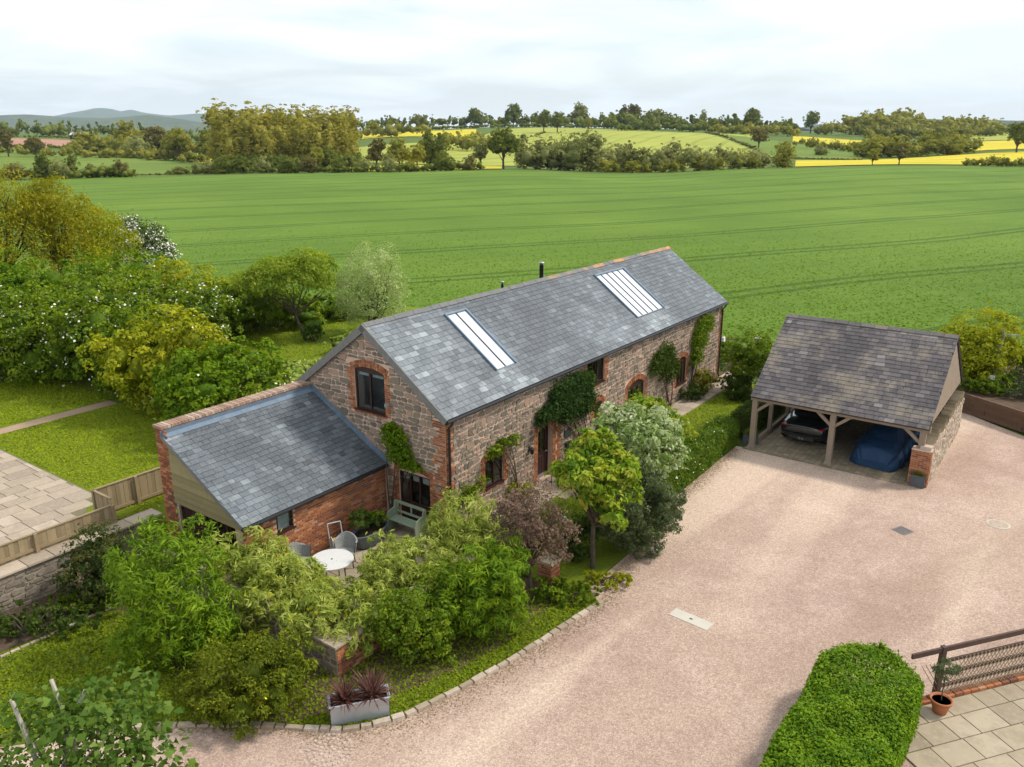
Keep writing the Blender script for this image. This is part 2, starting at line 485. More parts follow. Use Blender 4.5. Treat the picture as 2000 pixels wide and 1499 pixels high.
mat('petal_white', (0.72, 0.7, 0.6), 0.7, 0.1)
mat('petal_cream', (0.66, 0.64, 0.4), 0.7, 0.1)
mat('petal_yellow', (0.75, 0.6, 0.02), 0.6, 0.1)
mat('petal_pink', (0.6, 0.25, 0.16), 0.7, 0.1)
# ------------------------------------------------------------------ ground, fields, far hills
PXC = [-600, -200, 0, 250, 500, 750, 1000, 1250, 1500, 1750, 2000, 2300, 2700]
DN = [280, 330, 420, 550, 750, 1000, 1500, 2500, 9000]
PYT = [
 [354, 352, 350, 345, 340, 338, 333, 340, 331, 324, 327, 328, 328],
 [348, 345, 342, 338, 334, 332, 328, 335, 326, 321, 320, 321, 321],
 [328, 325, 320, 322, 326, 318, 316, 318, 311, 310, 300, 300, 300],
 [300, 296, 294, 300, 318, 299, 297, 289, 287, 296, 285, 284, 284],
 [280, 276, 272, 280, 300, 271, 268, 261, 266, 278, 271, 270, 270],
 [270, 268, 266, 270, 284, 259, 249, 252, 257, 265, 263, 263, 263],
 [266, 263, 261, 262, 270, 257, 251, 254, 256, 259, 259, 259, 259],
 [262, 260, 259, 259, 262, 257, 254, 256, 257, 258, 258, 258, 258],
 [258, 257, 256, 256, 256, 256, 255, 256, 256, 256, 256, 256, 256]]
ZT = np.array([[gd(px, py, d)[2] for px, py in zip(PXC, row)] for d, row in zip(DN, PYT)])
def smooth_interp(x, xs, ys):
    """monotone-ish cubic through the nodes"""
    xs = np.asarray(xs, float); ys = np.asarray(ys, float)
    m = np.gradient(ys, xs); i = np.clip(np.searchsorted(xs, x) - 1, 0, len(xs) - 2)
    h = xs[i+1] - xs[i]; t = np.clip((x - xs[i]) / h, 0, 1)
    return (2*t**3-3*t**2+1)*ys[i] + (t**3-2*t**2+t)*h*m[i]*.6 + (-2*t**3+3*t**2)*ys[i+1] + (t**3-t**2)*h*m[i+1]*.6
_cache = {}
def zt(x, y):
    """height of the land"""
    if y < 62: return 0.0
    px = 1000 + 1675.0 * x / y
    px = min(max(px, PXC[0]), PXC[-1])
    f = np.interp(px, PXC, range(len(PXC)))
    k = round(f * 40)
    if k not in _cache:
        fx = k / 40
        col = np.array([smooth_interp(fx, np.arange(len(PXC)), row) for row in ZT]).ravel()
        _cache[k] = (np.concatenate([[0, 0, 0.10 * col[0]], col]), )
    return float(smooth_interp(y, [0, 62, 130] + DN, _cache[k][0]))

def sheet(name, near, far, m, nu, nv, lift, pw=1.0, kind='structure', label=None):
    """a strip of land between two polylines (lists of x,y), draped on the terrain"""
    near = np.array(near, float); far = np.array(far, float)
    def res(pl, n):
        t = np.linspace(0, 1, len(pl)); q = np.linspace(0, 1, n)
        return np.stack([np.interp(q, t, pl[:, 0]), np.interp(q, t, pl[:, 1])], 1)
    A, B = res(near, nu), res(far, nu)
    V = []
    for j in range(nv):
        f = (j / (nv - 1)) ** pw
        for i in range(nu):
            p = A[i] + (B[i] - A[i]) * f
            V.append((p[0], p[1], zt(p[0], p[1]) + lift))
    F = [(j*nu+i, j*nu+i+1, (j+1)*nu+i+1, (j+1)*nu+i) for j in range(nv-1) for i in range(nu-1)]
    if np.cross(B[0] - A[0], A[1] - A[0]) > 0: F = [f[::-1] for f in F]
    me = np_mesh(name, V, F, m, None, True)
    o = put(bpy.data.objects.new(name, me)); o['kind'] = kind
    return o
def pxd(px, d): return (( px - 1000) / 1675.0 * d, d)

# --- materials of the land
def crop_mat(name, cols, ang, spacing, strength, track=0.75, fine=4.0, bumpd=0.12):
    m = bpy.data.materials.new(name); m.use_nodes = True; t = m.node_tree; n = t.nodes; L = t.links
    b = n['Principled BSDF']; b.inputs['Roughness'].default_value = 0.85; b.inputs['Specular IOR Level'].default_value = 0.12
    geo = n.new('ShaderNodeNewGeometry')
    def noise(sc, det=4, vec=None, rough=.6):
        x = n.new('ShaderNodeTexNoise'); x.inputs['Scale'].default_value = sc; x.inputs['Detail'].default_value = det
        x.inputs['Roughness'].default_value = rough
        L.new(vec or geo.outputs['Position'], x.inputs['Vector']); return x
    def math_(op, a, bb=None):
        x = n.new('ShaderNodeMath'); x.operation = op
        for i, q in enumerate((a, bb)):
            if q is None: continue
            if isinstance(q, (int, float)): x.inputs[i].default_value = q
            else: L.new(q, x.inputs[i])
        return x.outputs[0]
    mp = n.new('ShaderNodeMapping'); mp.inputs['Rotation'].default_value = (0, 0, -ang)
    L.new(geo.outputs['Position'], mp.inputs['Vector'])
    wob = noise(0.012, 1)
    mp2 = n.new('ShaderNodeMapping'); mp2.inputs['Scale'].default_value = (0.05, 1, 1)
    L.new(mp.outputs[0], mp2.inputs['Vector'])
    sp = n.new('ShaderNodeSeparateXYZ'); L.new(mp.outputs[0], sp.inputs[0])
    yy = math_('ADD', sp.outputs['Y'], math_('MULTIPLY', wob.outputs['Fac'], 14.0))
    ph = math_('ABSOLUTE', math_('SUBTRACT', math_('FRACT', math_('DIVIDE', yy, spacing)), 0.5))
    dist = math_('MULTIPLY', ph, spacing)                       # metres from the middle of a tramline pair
    tr = math_('ABSOLUTE', math_('SUBTRACT', dist, 0.9))
    brk = noise(0.16, 3)
    line = math_('MULTIPLY', math_('LESS_THAN', tr, math_('MULTIPLY', brk.outputs['Fac'], track)), strength)
    big = noise(0.025, 4); streak = noise(0.8, 5, mp2.outputs[0]); fn = noise(fine, 6, None, .75); mid = noise(1.1, 4)
    rp = n.new('ShaderNodeValToRGB'); el = rp.color_ramp.elements
    while len(el) < 3: el.new(0.5)
    for e, p, c in zip(el, (0.3, 0.5, 0.72), cols): e.position = p; e.color = (*c, 1)
    s = math_('ADD', math_('MULTIPLY', big.outputs['Fac'], 0.44), math_('ADD', math_('MULTIPLY', streak.outputs['Fac'], 0.20), math_('ADD', math_('MULTIPLY', fn.outputs['Fac'], 0.26), math_('MULTIPLY', mid.outputs['Fac'], 0.10))))
    L.new(math_('SUBTRACT', s, math_('MULTIPLY', line, 0.26)), rp.inputs[0])
    L.new(rp.outputs[0], b.inputs['Base Color'])
    h = math_('SUBTRACT', math_('ADD', math_('MULTIPLY', fn.outputs['Fac'], 1.0), math_('MULTIPLY', streak.outputs['Fac'], 0.6)), line)
    bp = n.new('ShaderNodeBump'); bp.inputs['Strength'].default_value = 0.9; bp.inputs['Distance'].default_value = bumpd
    L.new(h, bp.inputs['Height']); L.new(bp.outputs[0], b.inputs['Normal'])
    return m
M_wheat = crop_mat('wheat', [(0.058, 0.11, 0.010), (0.108, 0.185, 0.019), (0.185, 0.27, 0.034)], R(26), 16.0, .75)
M_pale = crop_mat('pale_crop', [(0.22, 0.26, 0.045), (0.32, 0.345, 0.06), (0.42, 0.42, 0.08)], R(70), 20.0, 0.7, 1.2, 0.8, 0.3)
M_rape = crop_mat('rape_flower', [(0.3, 0.3, 0.03), (0.55, 0.45, 0.03), (0.68, 0.53, 0.035)], R(15), 22.0, 0.5, 1.2, 0.6, 0.3)
M_green2 = crop_mat('green_crop', [(0.09, 0.14, 0.022), (0.14, 0.2, 0.03), (0.2, 0.26, 0.042)], R(-8), 16.0, 0.6, 1.0, 1.0, 0.2)
M_plough = crop_mat('red_soil', [(0.3, 0.15, 0.1), (0.38, 0.2, 0.14), (0.44, 0.25, 0.18)], R(5), 10.0, 0.3, 1.0, 0.7, 0.2)
M_meadow = mat('meadow', (0.09, 0.14, 0.025), 0.9, 0.1, noise=[(0.05, 0.7, (0.14, 0.17, 0.04)), (1.3, 0.4, (0.05, 0.09, 0.02))], bump=(3, 0.5, 0.1))
M_lawn = mat('lawn', (0.155, 0.21, 0.011), 0.85, 0.15, noise=[(0.35, 0.75, (0.21, 0.255, 0.014), .38, .62), (2.2, 0.45, (0.07, 0.125, 0.01), .42, .62), (11, 0.5, (0.08, 0.13, 0.01), .48, .64), (38, 0.6, (0.26, 0.31, 0.04), .47, .68)], bump=(40, 1.0, 0.05))
M_lawn2 = mat('shaded_lawn', (0.115, 0.165, 0.01), 0.85, 0.15, noise=[(0.5, 0.8, (0.15, 0.19, 0.014), .4, .6), (2.6, 0.5, (0.065, 0.1, 0.01), .42, .62), (11, 0.5, (0.06, 0.09, 0.01), .48, .64), (38, 0.6, (0.2, 0.22, 0.03), .47, .68)], bump=(40, 1.0, 0.05))  # darker copy of the lawn, shade put into its colour
M_soil = mat('soil', (0.11, 0.075, 0.05), 0.95, 0.1, noise=[(1.2, 0.7, (0.2, 0.14, 0.09)), (25, 0.6, (0.05, 0.035, 0.025))], bump=(22, 1.0, 0.04))
M_gravel = mat('gravel', (0.51, 0.372, 0.278), 0.9, 0.15,
    noise=[(0.16, 0.8, (0.4, 0.265, 0.21), .42, .6), (0.5, 0.7, (0.6, 0.45, 0.355), .46, .64), (1.9, 0.5, (0.42, 0.285, 0.23), .5, .68), (9, 0.55, (0.38, 0.255, 0.2), .5, .66), (20, 0.7, (0.36, 0.24, 0.19), .5, .64), (34, 0.7, (0.8, 0.66, 0.56), .53, .68), (60, 0.6, (0.2, 0.14, 0.12), .56, .68)], bump=(55, 0.9, 0.03))
def add_tracks(m, ang, col, scale, lo, hi, amt):
    t = m.node_tree; n = t.nodes; L = t.links; b = n['Principled BSDF']; geo = n['Geometry']
    m0 = n.new('ShaderNodeMapping'); m0.inputs['Rotation'].default_value = (0, 0, -ang); L.new(geo.outputs['Position'], m0.inputs['Vector'])
    mp = n.new('ShaderNodeMapping'); mp.inputs['Scale'].default_value = (scale * .16, scale, scale)
    L.new(m0.outputs[0], mp.inputs['Vector'])
    tx = n.new('ShaderNodeTexNoise'); tx.inputs['Scale'].default_value = 1.0; tx.inputs['Detail'].default_value = 3; tx.inputs['Distortion'].default_value = .6
    L.new(mp.outputs[0], tx.inputs['Vector'])
    r_ = n.new('ShaderNodeMapRange'); r_.inputs['From Min'].default_value = lo; r_.inputs['From Max'].default_value = hi; r_.inputs['To Max'].default_value = amt
    L.new(tx.outputs['Fac'], r_.inputs['Value'])
    mx_ = n.new('ShaderNodeMix'); mx_.data_type = 'RGBA'; old = b.inputs['Base Color'].links[0].from_socket
    L.new(r_.outputs[0], mx_.inputs['Factor']); L.new(old, mx_.inputs['A']); mx_.inputs['B'].default_value = (*col, 1); L.new(mx_.outputs['Result'], b.inputs['Base Color'])
add_tracks(M_gravel, R(52), (0.7, 0.54, 0.405), .3, .47, .62, .6)
add_tracks(M_gravel, R(40), (0.34, 0.235, 0.17), .4, .52, .7, .5)
def add_grain(m, scale, lo, hi):
    """single stones: each Voronoi cell its own tone"""
    t = m.node_tree; n = t.nodes; L = t.links; b = n['Principled BSDF']; geo = n['Geometry']
    vo = n.new('ShaderNodeTexVoronoi'); vo.inputs['Scale'].default_value = scale; L.new(geo.outputs['Position'], vo.inputs['Vector'])
    sp = n.new('ShaderNodeSeparateColor'); L.new(vo.outputs['Color'], sp.inputs[0])
    r_ = n.new('ShaderNodeMapRange'); r_.inputs['To Min'].default_value = lo; r_.inputs['To Max'].default_value = hi; L.new(sp.outputs[0], r_.inputs['Value'])
    hs = n.new('ShaderNodeHueSaturation'); old = b.inputs['Base Color'].links[0].from_socket
    L.new(old, hs.inputs['Color']); L.new(r_.outputs[0], hs.inputs['Value']); L.new(hs.outputs[0], b.inputs['Base Color'])
add_grain(M_gravel, 20, .9, 1.09)
add_grain(M_gravel, 36, .78, 1.18)
add_grain(M_lawn, 22, .88, 1.12)
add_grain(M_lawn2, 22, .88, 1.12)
M_pebble = mat('pebble_path', (0.36, 0.25, 0.17), 0.9, 0.15, noise=[(0.9, 0.6, (0.3, 0.2, 0.13)), (45, 0.7, (0.5, 0.38, 0.28), .48, .64)], bump=(60, 0.8, 0.02))

# --- one ground sheet out to the horizon
ys = np.concatenate([np.linspace(2, 60, 16), 62 * (17000 / 62) ** np.linspace(0, 1, 140)])
V = []; NX = 161
for y in ys:
    for k in range(NX):
        q = (k / (NX - 1) - 0.5) * 2
        x = q * (60 + y * 0.95)
        V.append((x, y, zt(x, y) - 0.06))
F = [(j*NX+i, j*NX+i+1, (j+1)*NX+i+1, (j+1)*NX+i) for j in range(len(ys)-1) for i in range(NX-1)]
o = put(bpy.data.objects.new('ground', np_mesh('ground', V, F, M_meadow, None, True))); o['kind'] = 'structure'

edge = [bw(25.3, -45), bw(25.3, -10), bw(25.2, 4), (1.5, 49), (-7, 54.5), (-14, 55), (-24, 54), (-34, 62), (-48, 66), (-75, 60)]
PW = [px for px in (2420, 2150, 1900, 1650, 1400, 1150, 900, 650, 400, 150, -150, -420)]
far_w = [pxd(p, 278 + 12 * math.sin(p * .01) - (14 if p < 200 else 0)) for p in PW]
sheet('wheat_field', [tuple(e[:2]) for e in edge], far_w, M_wheat, 150, 150, 0.05, 1.5)
def band(name, m, px0, px1, near, far, lift=0.12, nu=60, nv=24):
    pxs = np.linspace(px1, px0, 12)
    nx = [p for p, _ in near]; fx = [p for p, _ in far]
    N = [pxd(p, np.interp(p, nx, [d for _, d in near])) for p in pxs]
    Fr = [pxd(p, np.interp(p, fx, [d for _, d in far])) for p in pxs]
    return sheet(name, N, Fr, m, nu, nv, lift)
band('green_crop_field', M_green2, -300, 640, [(-300, 300), (640, 300)], [(-300, 545), (0, 545), (300, 470), (640, 345)])
band('ploughed_field', M_plough, -250, 175, [(-250, 590), (175, 600)], [(-250, 820), (175, 770)])
band('rapeseed_field', M_rape, 380, 470, [(380, 470), (470, 470)], [(380, 700), (470, 700)])
band('rapeseed_field', M_rape, 660, 980, [(660, 300), (780, 305), (980, 305)], [(660, 360), (780, 390), (980, 345)])
band('pale_crop_field', M_pale, 690, 1480, [(690, 430), (800, 400), (900, 360), (980, 350), (1480, 350)], [(690, 640), (900, 680), (1000, 980), (1150, 960), (1300, 800), (1480, 800)], 0.15, 90, 50)
band('rapeseed_field', M_rape, 700, 930, [(700, 790), (930, 760)], [(700, 960), (930, 940)], 0.2)
band('hedged_crop_field', M_green2, 1370, 1690, [(1370, 798), (1500, 430), (1690, 402)], [(1370, 800), (1520, 640), (1690, 480)], 0.25)
band('rapeseed_field', M_rape, 1560, 2350, [(1560, 305), (1750, 300), (2350, 310)], [(1560, 395), (1700, 395), (1800, 420), (2000, 440), (2350, 440)], 0.2)
band('rapeseed_field', M_rape, 1550, 1710, [(1550, 640), (1710, 620)], [(1550, 780), (1710, 760)], 0.2)
band('rapeseed_field', M_rape, 1880, 2350, [(1880, 480), (2350, 480)], [(1880, 680), (2350, 680)], 0.2)
band('pale_crop_field', M_pale, 1880, 2350, [(1880, 700), (2350, 700)], [(1880, 1100), (2350, 1100)], 0.2)

# --- far hills
M_hill = mat('hill_wood', (0.075, 0.1, 0.045), 0.95, 0.05, noise=[(0.004, 0.8, (0.13, 0.15, 0.06)), (0.02, 0.7, (0.04, 0.06, 0.03))], bump=(0.02, 1.0, 12))
def ridge(name, prof, d, depth, m):
    V = []; n = 120
    pxs = np.linspace(prof[0][0], prof[-1][0], n)
    rg = np.random.default_rng(int(d))
    for j, (f, dd) in enumerate(((0, -depth), (0.45, -depth*.55), (0.8, -depth*.25), (1, 0), (0.75, depth*.4), (0, depth))):
        for p in pxs:
            y = np.interp(p, [q[0] for q in prof], [q[1] for q in prof])
            top = gd(p, y, d)[2]; lo = -10
            x = (p - 1000) / 1675.0 * d
            V.append((x, d + dd + 60 * math.sin(p * .05 + j), lo + (top - lo) * f + (rg.normal() * 2 if 0 < f < 1 else 0)))
    F = [(j*n+i, j*n+i+1, (j+1)*n+i+1, (j+1)*n+i) for j in range(5) for i in range(n-1)]
    o = put(bpy.data.objects.new(name, np_mesh(name, V, F, m, None, True))); o['kind'] = 'structure'
ridge('far_hills', [(-500, 235), (-250, 228), (0, 230), (100, 228), (150, 220), (175, 216), (195, 211), (215, 212), (240, 218), (262, 214), (290, 221), (330, 226), (390, 222), (420, 224), (520, 234), (640, 245)], 15000, 1500, M_hill)
ridge('wooded_hills', [(-500, 234), (-150, 229), (0, 226), (60, 224), (130, 229), (200, 231), (270, 227), (300, 225), (330, 230), (400, 240), (470, 250)], 7500, 800, M_hill)
ridge('wooded_hills', [(1560, 250), (1610, 243), (1700, 236), (1800, 233), (1900, 234), (2000, 236), (2200, 232), (2500, 236)], 5000, 500, M_hill)
# --- the crop itself: fine tufts of blades over the nearer part of the wheat
rngw = np.random.default_rng(17)
def in_wheat(x, y):
    u = (x + 1.94) * math.cos(TH) + (y - 22.83) * math.sin(TH); v = -(x + 1.94) * math.sin(TH) + (y - 22.83) * math.cos(TH)
    a = (u > 25.6) | ((v > 14) & (u > 23.6))
    b = y > np.interp(x, [-75, -48, -34, -24, -14, -7, 1.5, 8], [60, 66, 62, 54, 55, 54.5, 49.5, 45])
    return np.where(x < 6, b & (u > 20), a)
def tufts(name, xx, yy, zz, h, w, m, rn):
    n = len(xx); a = rngw.uniform(0, 2 * math.pi, n); lean = rngw.normal(size=(n, 2)) * (h * .5)[:, None]
    base = np.stack([xx, yy, zz], 1); dv = np.stack([np.cos(a), np.sin(a), np.zeros(n)], 1) * w[:, None]
    tip = base + np.stack([lean[:, 0], lean[:, 1], h], 1); e2 = np.stack([-np.sin(a), np.cos(a), np.zeros(n)], 1) * (w * 1.5)[:, None]
    V = np.stack([base - dv, base + dv, tip + dv * .8 + e2, tip - dv * .8 + e2], 1).reshape(-1, 3)
    o = put(bpy.data.objects.new(name, np_mesh(name, V, np.arange(n * 4).reshape(-1, 4), m, rn))); o['kind'] = 'stuff'
    return o
n = 120000
yy = 36 + 95 * rngw.random(n) ** 1.1; xx = (rngw.random(n) * 2 - 1) * (yy * .68 + 3)
keep = in_wheat(xx, yy) & (rngw.random(n) < np.clip((112 - yy) / 60, 0, 1) ** 1.2)
xx, yy = xx[keep], yy[keep]; n = len(xx)
gx, gy = np.linspace(-95, 95, 60), np.linspace(36, 131, 40)
GZ = np.array([[zt(p, q) for p in gx] for q in gy])
fi = (xx - gx[0]) / (gx[1] - gx[0]); fj = (yy - gy[0]) / (gy[1] - gy[0]); i0 = np.clip(fi.astype(int), 0, 58); j0 = np.clip(fj.astype(int), 0, 38); fi -= i0; fj -= j0
zz = GZ[j0, i0] * (1-fi) * (1-fj) + GZ[j0, i0+1] * fi * (1-fj) + GZ[j0+1, i0] * (1-fi) * fj + GZ[j0+1, i0+1] * fi * fj
rowp = np.sin((-xx * math.sin(R(26)) + yy * math.cos(R(26))) * 5.0)
tufts('wheat_crop', xx, yy, zz + .05, (.05 + .015 * rowp) * rngw.uniform(.7, 1.3, n), rngw.uniform(.035, .08, n),
      leaf_mat('leaf_wheat', [(0.085, 0.155, 0.012), (0.14, 0.225, 0.022), (0.215, 0.31, 0.038)], .75, .35, .08), np.clip(rngw.normal(size=n) * .2 + .5 + .2 * rowp, 0, 1))
# ------------------------------------------------------------------ near ground surfaces
def flat(name, pts, z, m, depth=0.0, kind='structure'):
    V = [(p[0], p[1], z) for p in pts]; n = len(V); F = [tuple(range(n))]
    a = sum(V[i][0]*V[(i+1) % n][1] - V[(i+1) % n][0]*V[i][1] for i in range(n))
    if a < 0: V = V[::-1]
    if depth:
        V = V + [(p[0], p[1], z - depth) for p in V]
        F += [(i, n+i, n+(i+1) % n, (i+1) % n) for i in range(n)]
    me = bpy.data.meshes.new(name); me.from_pydata(V, [], F); me.materials.append(m)
    o = put(bpy.data.objects.new(name, me)); o['kind'] = kind
    return o
def uvl(l): return [tuple(bw(u, v)[:2]) for u, v in l]
KERB = [gp(*p)[:2] for p in ((60, 1452), (200, 1427), (300, 1420), (400, 1417), (500, 1418), (600, 1424), (665, 1427), (720, 1420), (800, 1396), (900, 1346), (1000, 1290), (1090, 1232), (1170, 1180))]
flat('gravel_drive', [(-30, 2), (45, 2), (27, 20), (21.3, 31.8), (20.25, 35.3)] + uvl([(20.1, -11), (12.9, -11), (12.9, -4.22), (5.6, -4.3), (4.6, -4.9), (0.2, -4.9)]) + [tuple(k) for k in KERB[::-1]] + [(-14, 14.0), (-30, 13)], 0.0, M_gravel)
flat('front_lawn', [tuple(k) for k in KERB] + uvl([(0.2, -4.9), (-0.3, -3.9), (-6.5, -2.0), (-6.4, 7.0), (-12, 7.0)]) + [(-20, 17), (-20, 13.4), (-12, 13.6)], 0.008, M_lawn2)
bed = [gp(*p)[:2] for p in ((380, 1402), (450, 1412), (560, 1412), (650, 1392), (800, 1350), (900, 1308), (980, 1262), (1040, 1212), (1085, 1180), (1070, 1130), (900, 1130), (720, 1230), (600, 1270), (470, 1190), (330, 1150), (330, 1290))]
flat('soil_bed', [tuple(p) for p in bed], 0.014, M_soil)
flat('soil_bed', uvl([(-13, 6.9), (-6.6, 6.9), (-6.6, 2.4), (-7.3, 2.6), (-8.5, 5.0), (-11, 5.2), (-13, 5.3)]), 0.016, M_soil)
flat('terrace', uvl([(-6.45, -2.0), (-0.3, -2.0), (0.6, -1.4), (0.6, 0.3), (0.2, 2.8), (-5.3, 2.8), (-6.45, 4.5)]), 0.004, M_soil)
flat('front_garden', uvl([(-0.3, -3.9), (0.2, -4.88), (4.5, -4.88), (5.5, -4.28), (13.3, -4.2), (13.3, -3.0), (21.5, -3.2), (21.5, -0.9), (14.0, -0.9), (0.6, -0.9), (-0.3, -2.0)]), 0.006, M_lawn)
flat('path_bed', uvl([(0.6, -0.9), (14, -0.9), (25.2, -1.25), (25.2, 0.4), (0.6, 0.4)]), 0.005, M_soil)
# the raised garden to the left and behind
flat('garden_lawn', uvl([(-30, 7.3), (-6.5, 7.3), (-6.3, 8.2), (-5.3, 6.5), (0.3, 6.4), (0.3, 6.9), (21.8, 6.9), (22.2, 22), (17, 27.5), (8, 33), (-4, 33), (-30, 33)]), 0.9, M_lawn, 1.0)

def inpoly(px_, py_, poly):
    c = np.zeros(len(px_), bool); n = len(poly)
    for i in range(n):
        (x0, y0), (x1, y1) = poly[i], poly[(i+1) % n]
        c ^= ((y0 > py_) != (y1 > py_)) & (px_ < (x1 - x0) * (py_ - y0) / (y1 - y0 + 1e-12) + x0)
    return c
def lawn_blades(name, poly, z, n, h, m):
    P = np.array(poly); x = rngw.uniform(P[:, 0].min(), P[:, 0].max(), n * 3); y = rngw.uniform(P[:, 1].min(), P[:, 1].max(), n * 3)
    k = np.where(inpoly(x, y, poly))[0][:n]; x, y = x[k], y[k]
    tufts(name, x, y, np.full(len(x), z), h * rngw.uniform(.5, 1.4, len(x)), rngw.uniform(.012, .03, len(x)), m, rngw.random(len(x)))
LM['lawn'] = leaf_mat('leaf_lawn', [(0.2, 0.265, 0.01), (0.26, 0.325, 0.012), (0.33, 0.38, 0.02)], .8, .3, .06)
LM['lawn2'] = leaf_mat('leaf_shaded_lawn', [(0.16, 0.22, 0.009), (0.2, 0.265, 0.011), (0.26, 0.31, 0.018)], .8, .3, .06)  # blades for the front lawn, with its shade in their colour
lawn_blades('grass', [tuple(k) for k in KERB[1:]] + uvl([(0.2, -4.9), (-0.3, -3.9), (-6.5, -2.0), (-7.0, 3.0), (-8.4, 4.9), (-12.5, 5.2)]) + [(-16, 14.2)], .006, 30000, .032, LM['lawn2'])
lawn_blades('grass', uvl([(-5.55, 7.5), (-3, 8.6), (0, 8.6), (0, 18.3), (-5.55, 18.6)]), .898, 22000, .026, LM['lawn'])
lawn_blades('grass', uvl([(-6, 19.5), (0, 19.2), (0, 25), (-6, 27)]), .898, 9000, .045, LM['lawn'])
lawn_blades('grass', uvl([(6, 16), (18, 16), (17, 25), (7, 27)]), .898, 9000, .06, LM['lawn'])
lawn_blades('grass', uvl([(0.4, -3.9), (13.2, -3.2), (21, -3.0), (21, -1.0), (0.8, -1.0)]), .006, 9000, .05, LM['lawn'])
M_slab = mat('flagstone', (0.44, 0.36, 0.27), 0.85, 0.2, vary=[(0, (0.29, 0.235, 0.175)), (0.5, (0.38, 0.305, 0.225)), (1, (0.46, 0.375, 0.285))], noise=[(1.4, 0.6, (0.3, 0.24, 0.18), .45, .65), (9, 0.35, (0.56, 0.48, 0.38), .5, .7)], bump=(25, 0.4, 0.01))
M_slabd = mat('weathered_flagstone', (0.3, 0.25, 0.18), 0.85, 0.2, vary=[(0, (0.29, 0.235, 0.165)), (0.5, (0.36, 0.295, 0.2)), (1, (0.42, 0.35, 0.25))], noise=[(1.8, 0.5, (0.22, 0.18, 0.12), .45, .65), (8, 0.35, (0.46, 0.41, 0.32), .5, .7)], bump=(25, 0.4, 0.01))
M_kerb = mat('kerb_stone', (0.45, 0.36, 0.28), 0.9, 0.15, vary=[(0, (0.33, 0.26, 0.19)), (0.5, (0.45, 0.36, 0.28)), (1, (0.55, 0.46, 0.37))], noise=(12, 0.5, (0.25, 0.2, 0.13)), bump=(30, 0.5, 0.01))
def paving(parent, name, u0, u1, v0, v1, z, m, seed, rows=(0.45, 0.6), wid=(0.45, 0.9), W=BF, gap=0.014, nmax=300, keep=None):
    rg = random.Random(seed); it = []; v = v0
    while v < v1 - 0.1:
        h = min(rg.choice(rows), v1 - v); u = u0 - rg.random() * 0.4
        while u < u1:
            w = rg.uniform(*wid); a, b = max(u, u0), min(u + w, u1)
            if b - a > 0.12 and (keep is None or keep((a+b)/2, v + h/2)):
                M = Matrix.Translation(((a+b)/2, v + h/2, z)) @ Matrix.Rotation(rg.gauss(0, .004), 4, 'X') @ Matrix.Rotation(rg.gauss(0, .004), 4, 'Y')
                it.append((M, (b-a-gap, h-gap, 0.035), rg.random()))
            u += w
        v += h
    pieces(parent, name, it, m, W, nmax, 0.006)
def ground_thing(name, pts, z, m):
    o = flat(name, pts, z, m); return o
jm = mat('joint_sand', (0.2, 0.17, 0.12), 0.95, 0.1, noise=(6, 0.5, (0.1, 0.12, 0.04)))
o = flat('patio', uvl([(-30, 7.45), (-6.62, 7.45), (-6.62, 9.0), (-5.62, 10.2), (-5.62, 17.2), (-30, 17.2)]), 0.912, jm)
def patio_keep(u, v): return u < -6.5 or v > 10.0
paving(o, 'paving_slab', -15, -5.66, 7.5, 17.2, 0.893, M_slab, 3, (0.45, 0.6, 0.6, 0.75), (0.5, 1.1), keep=patio_keep)
flat('pebble_path', uvl([(-25, 18.75), (-0.2, 18.45), (-0.2, 19.15), (-25, 19.45)]), 0.908, M_pebble)
mb = MB()
o = flat('barn_path', uvl([(9.8, -0.88), (14, -0.88), (25.1, -1.2), (25.1, 0.1), (9.8, 0.1)]), 0.008, jm)
paving(o, 'paving_slab', 1.0, 25.1, -0.95, 0.1, 0.0, M_slab, 5, (0.5, 0.55), (0.55, 1.0))
o = flat('terrace_paving', uvl([(-6.3, -1.8), (-0.3, -1.8), (0.5, -1.2), (0.5, 0.2), (0.2, 2.7), (-5.3, 2.7)]), 0.010, jm)
paving(o, 'paving_slab', -6.2, 0.1, -1.75, 2.65, 0.0, M_slabd, 6, (0.45, 0.6), (0.45, 0.9))
paving(o, 'paving_slab', 3.9, 7.2, -3.6, -1.0, 0.0, M_slabd, 16, (0.45, 0.6), (0.45, 0.9), keep=lambda u, v: 4.6 < u < 6.6)
# the neighbour's patio at lower right
pf0, pf1 = gp(1843, 1362), gp(2000, 1323)
pd = (pf1 - pf0)[:2]; pd = pd / np.linalg.norm(pd); pang = math.atan2(pd[1], pd[0])
NF = Matrix.Translation((pf0[0], pf0[1], 0)) @ Matrix.Rotation(pang, 4, 'Z')     # x along the fence, -y towards the camera
def nw(x, y): return tuple((NF @ Vector((x, y, 0)))[:2])
o = flat('neighbour_patio', [nw(-2.2, -0.1), nw(9, -0.1), nw(9, -9), nw(-2.2, -9)], 0.012, jm)
paving(o, 'paving_slab', -2.2, 7, -7.5, -0.12, 0.0, M_slabd, 9, (0.45, 0.6, 0.6), (0.55, 0.95), W=NF)
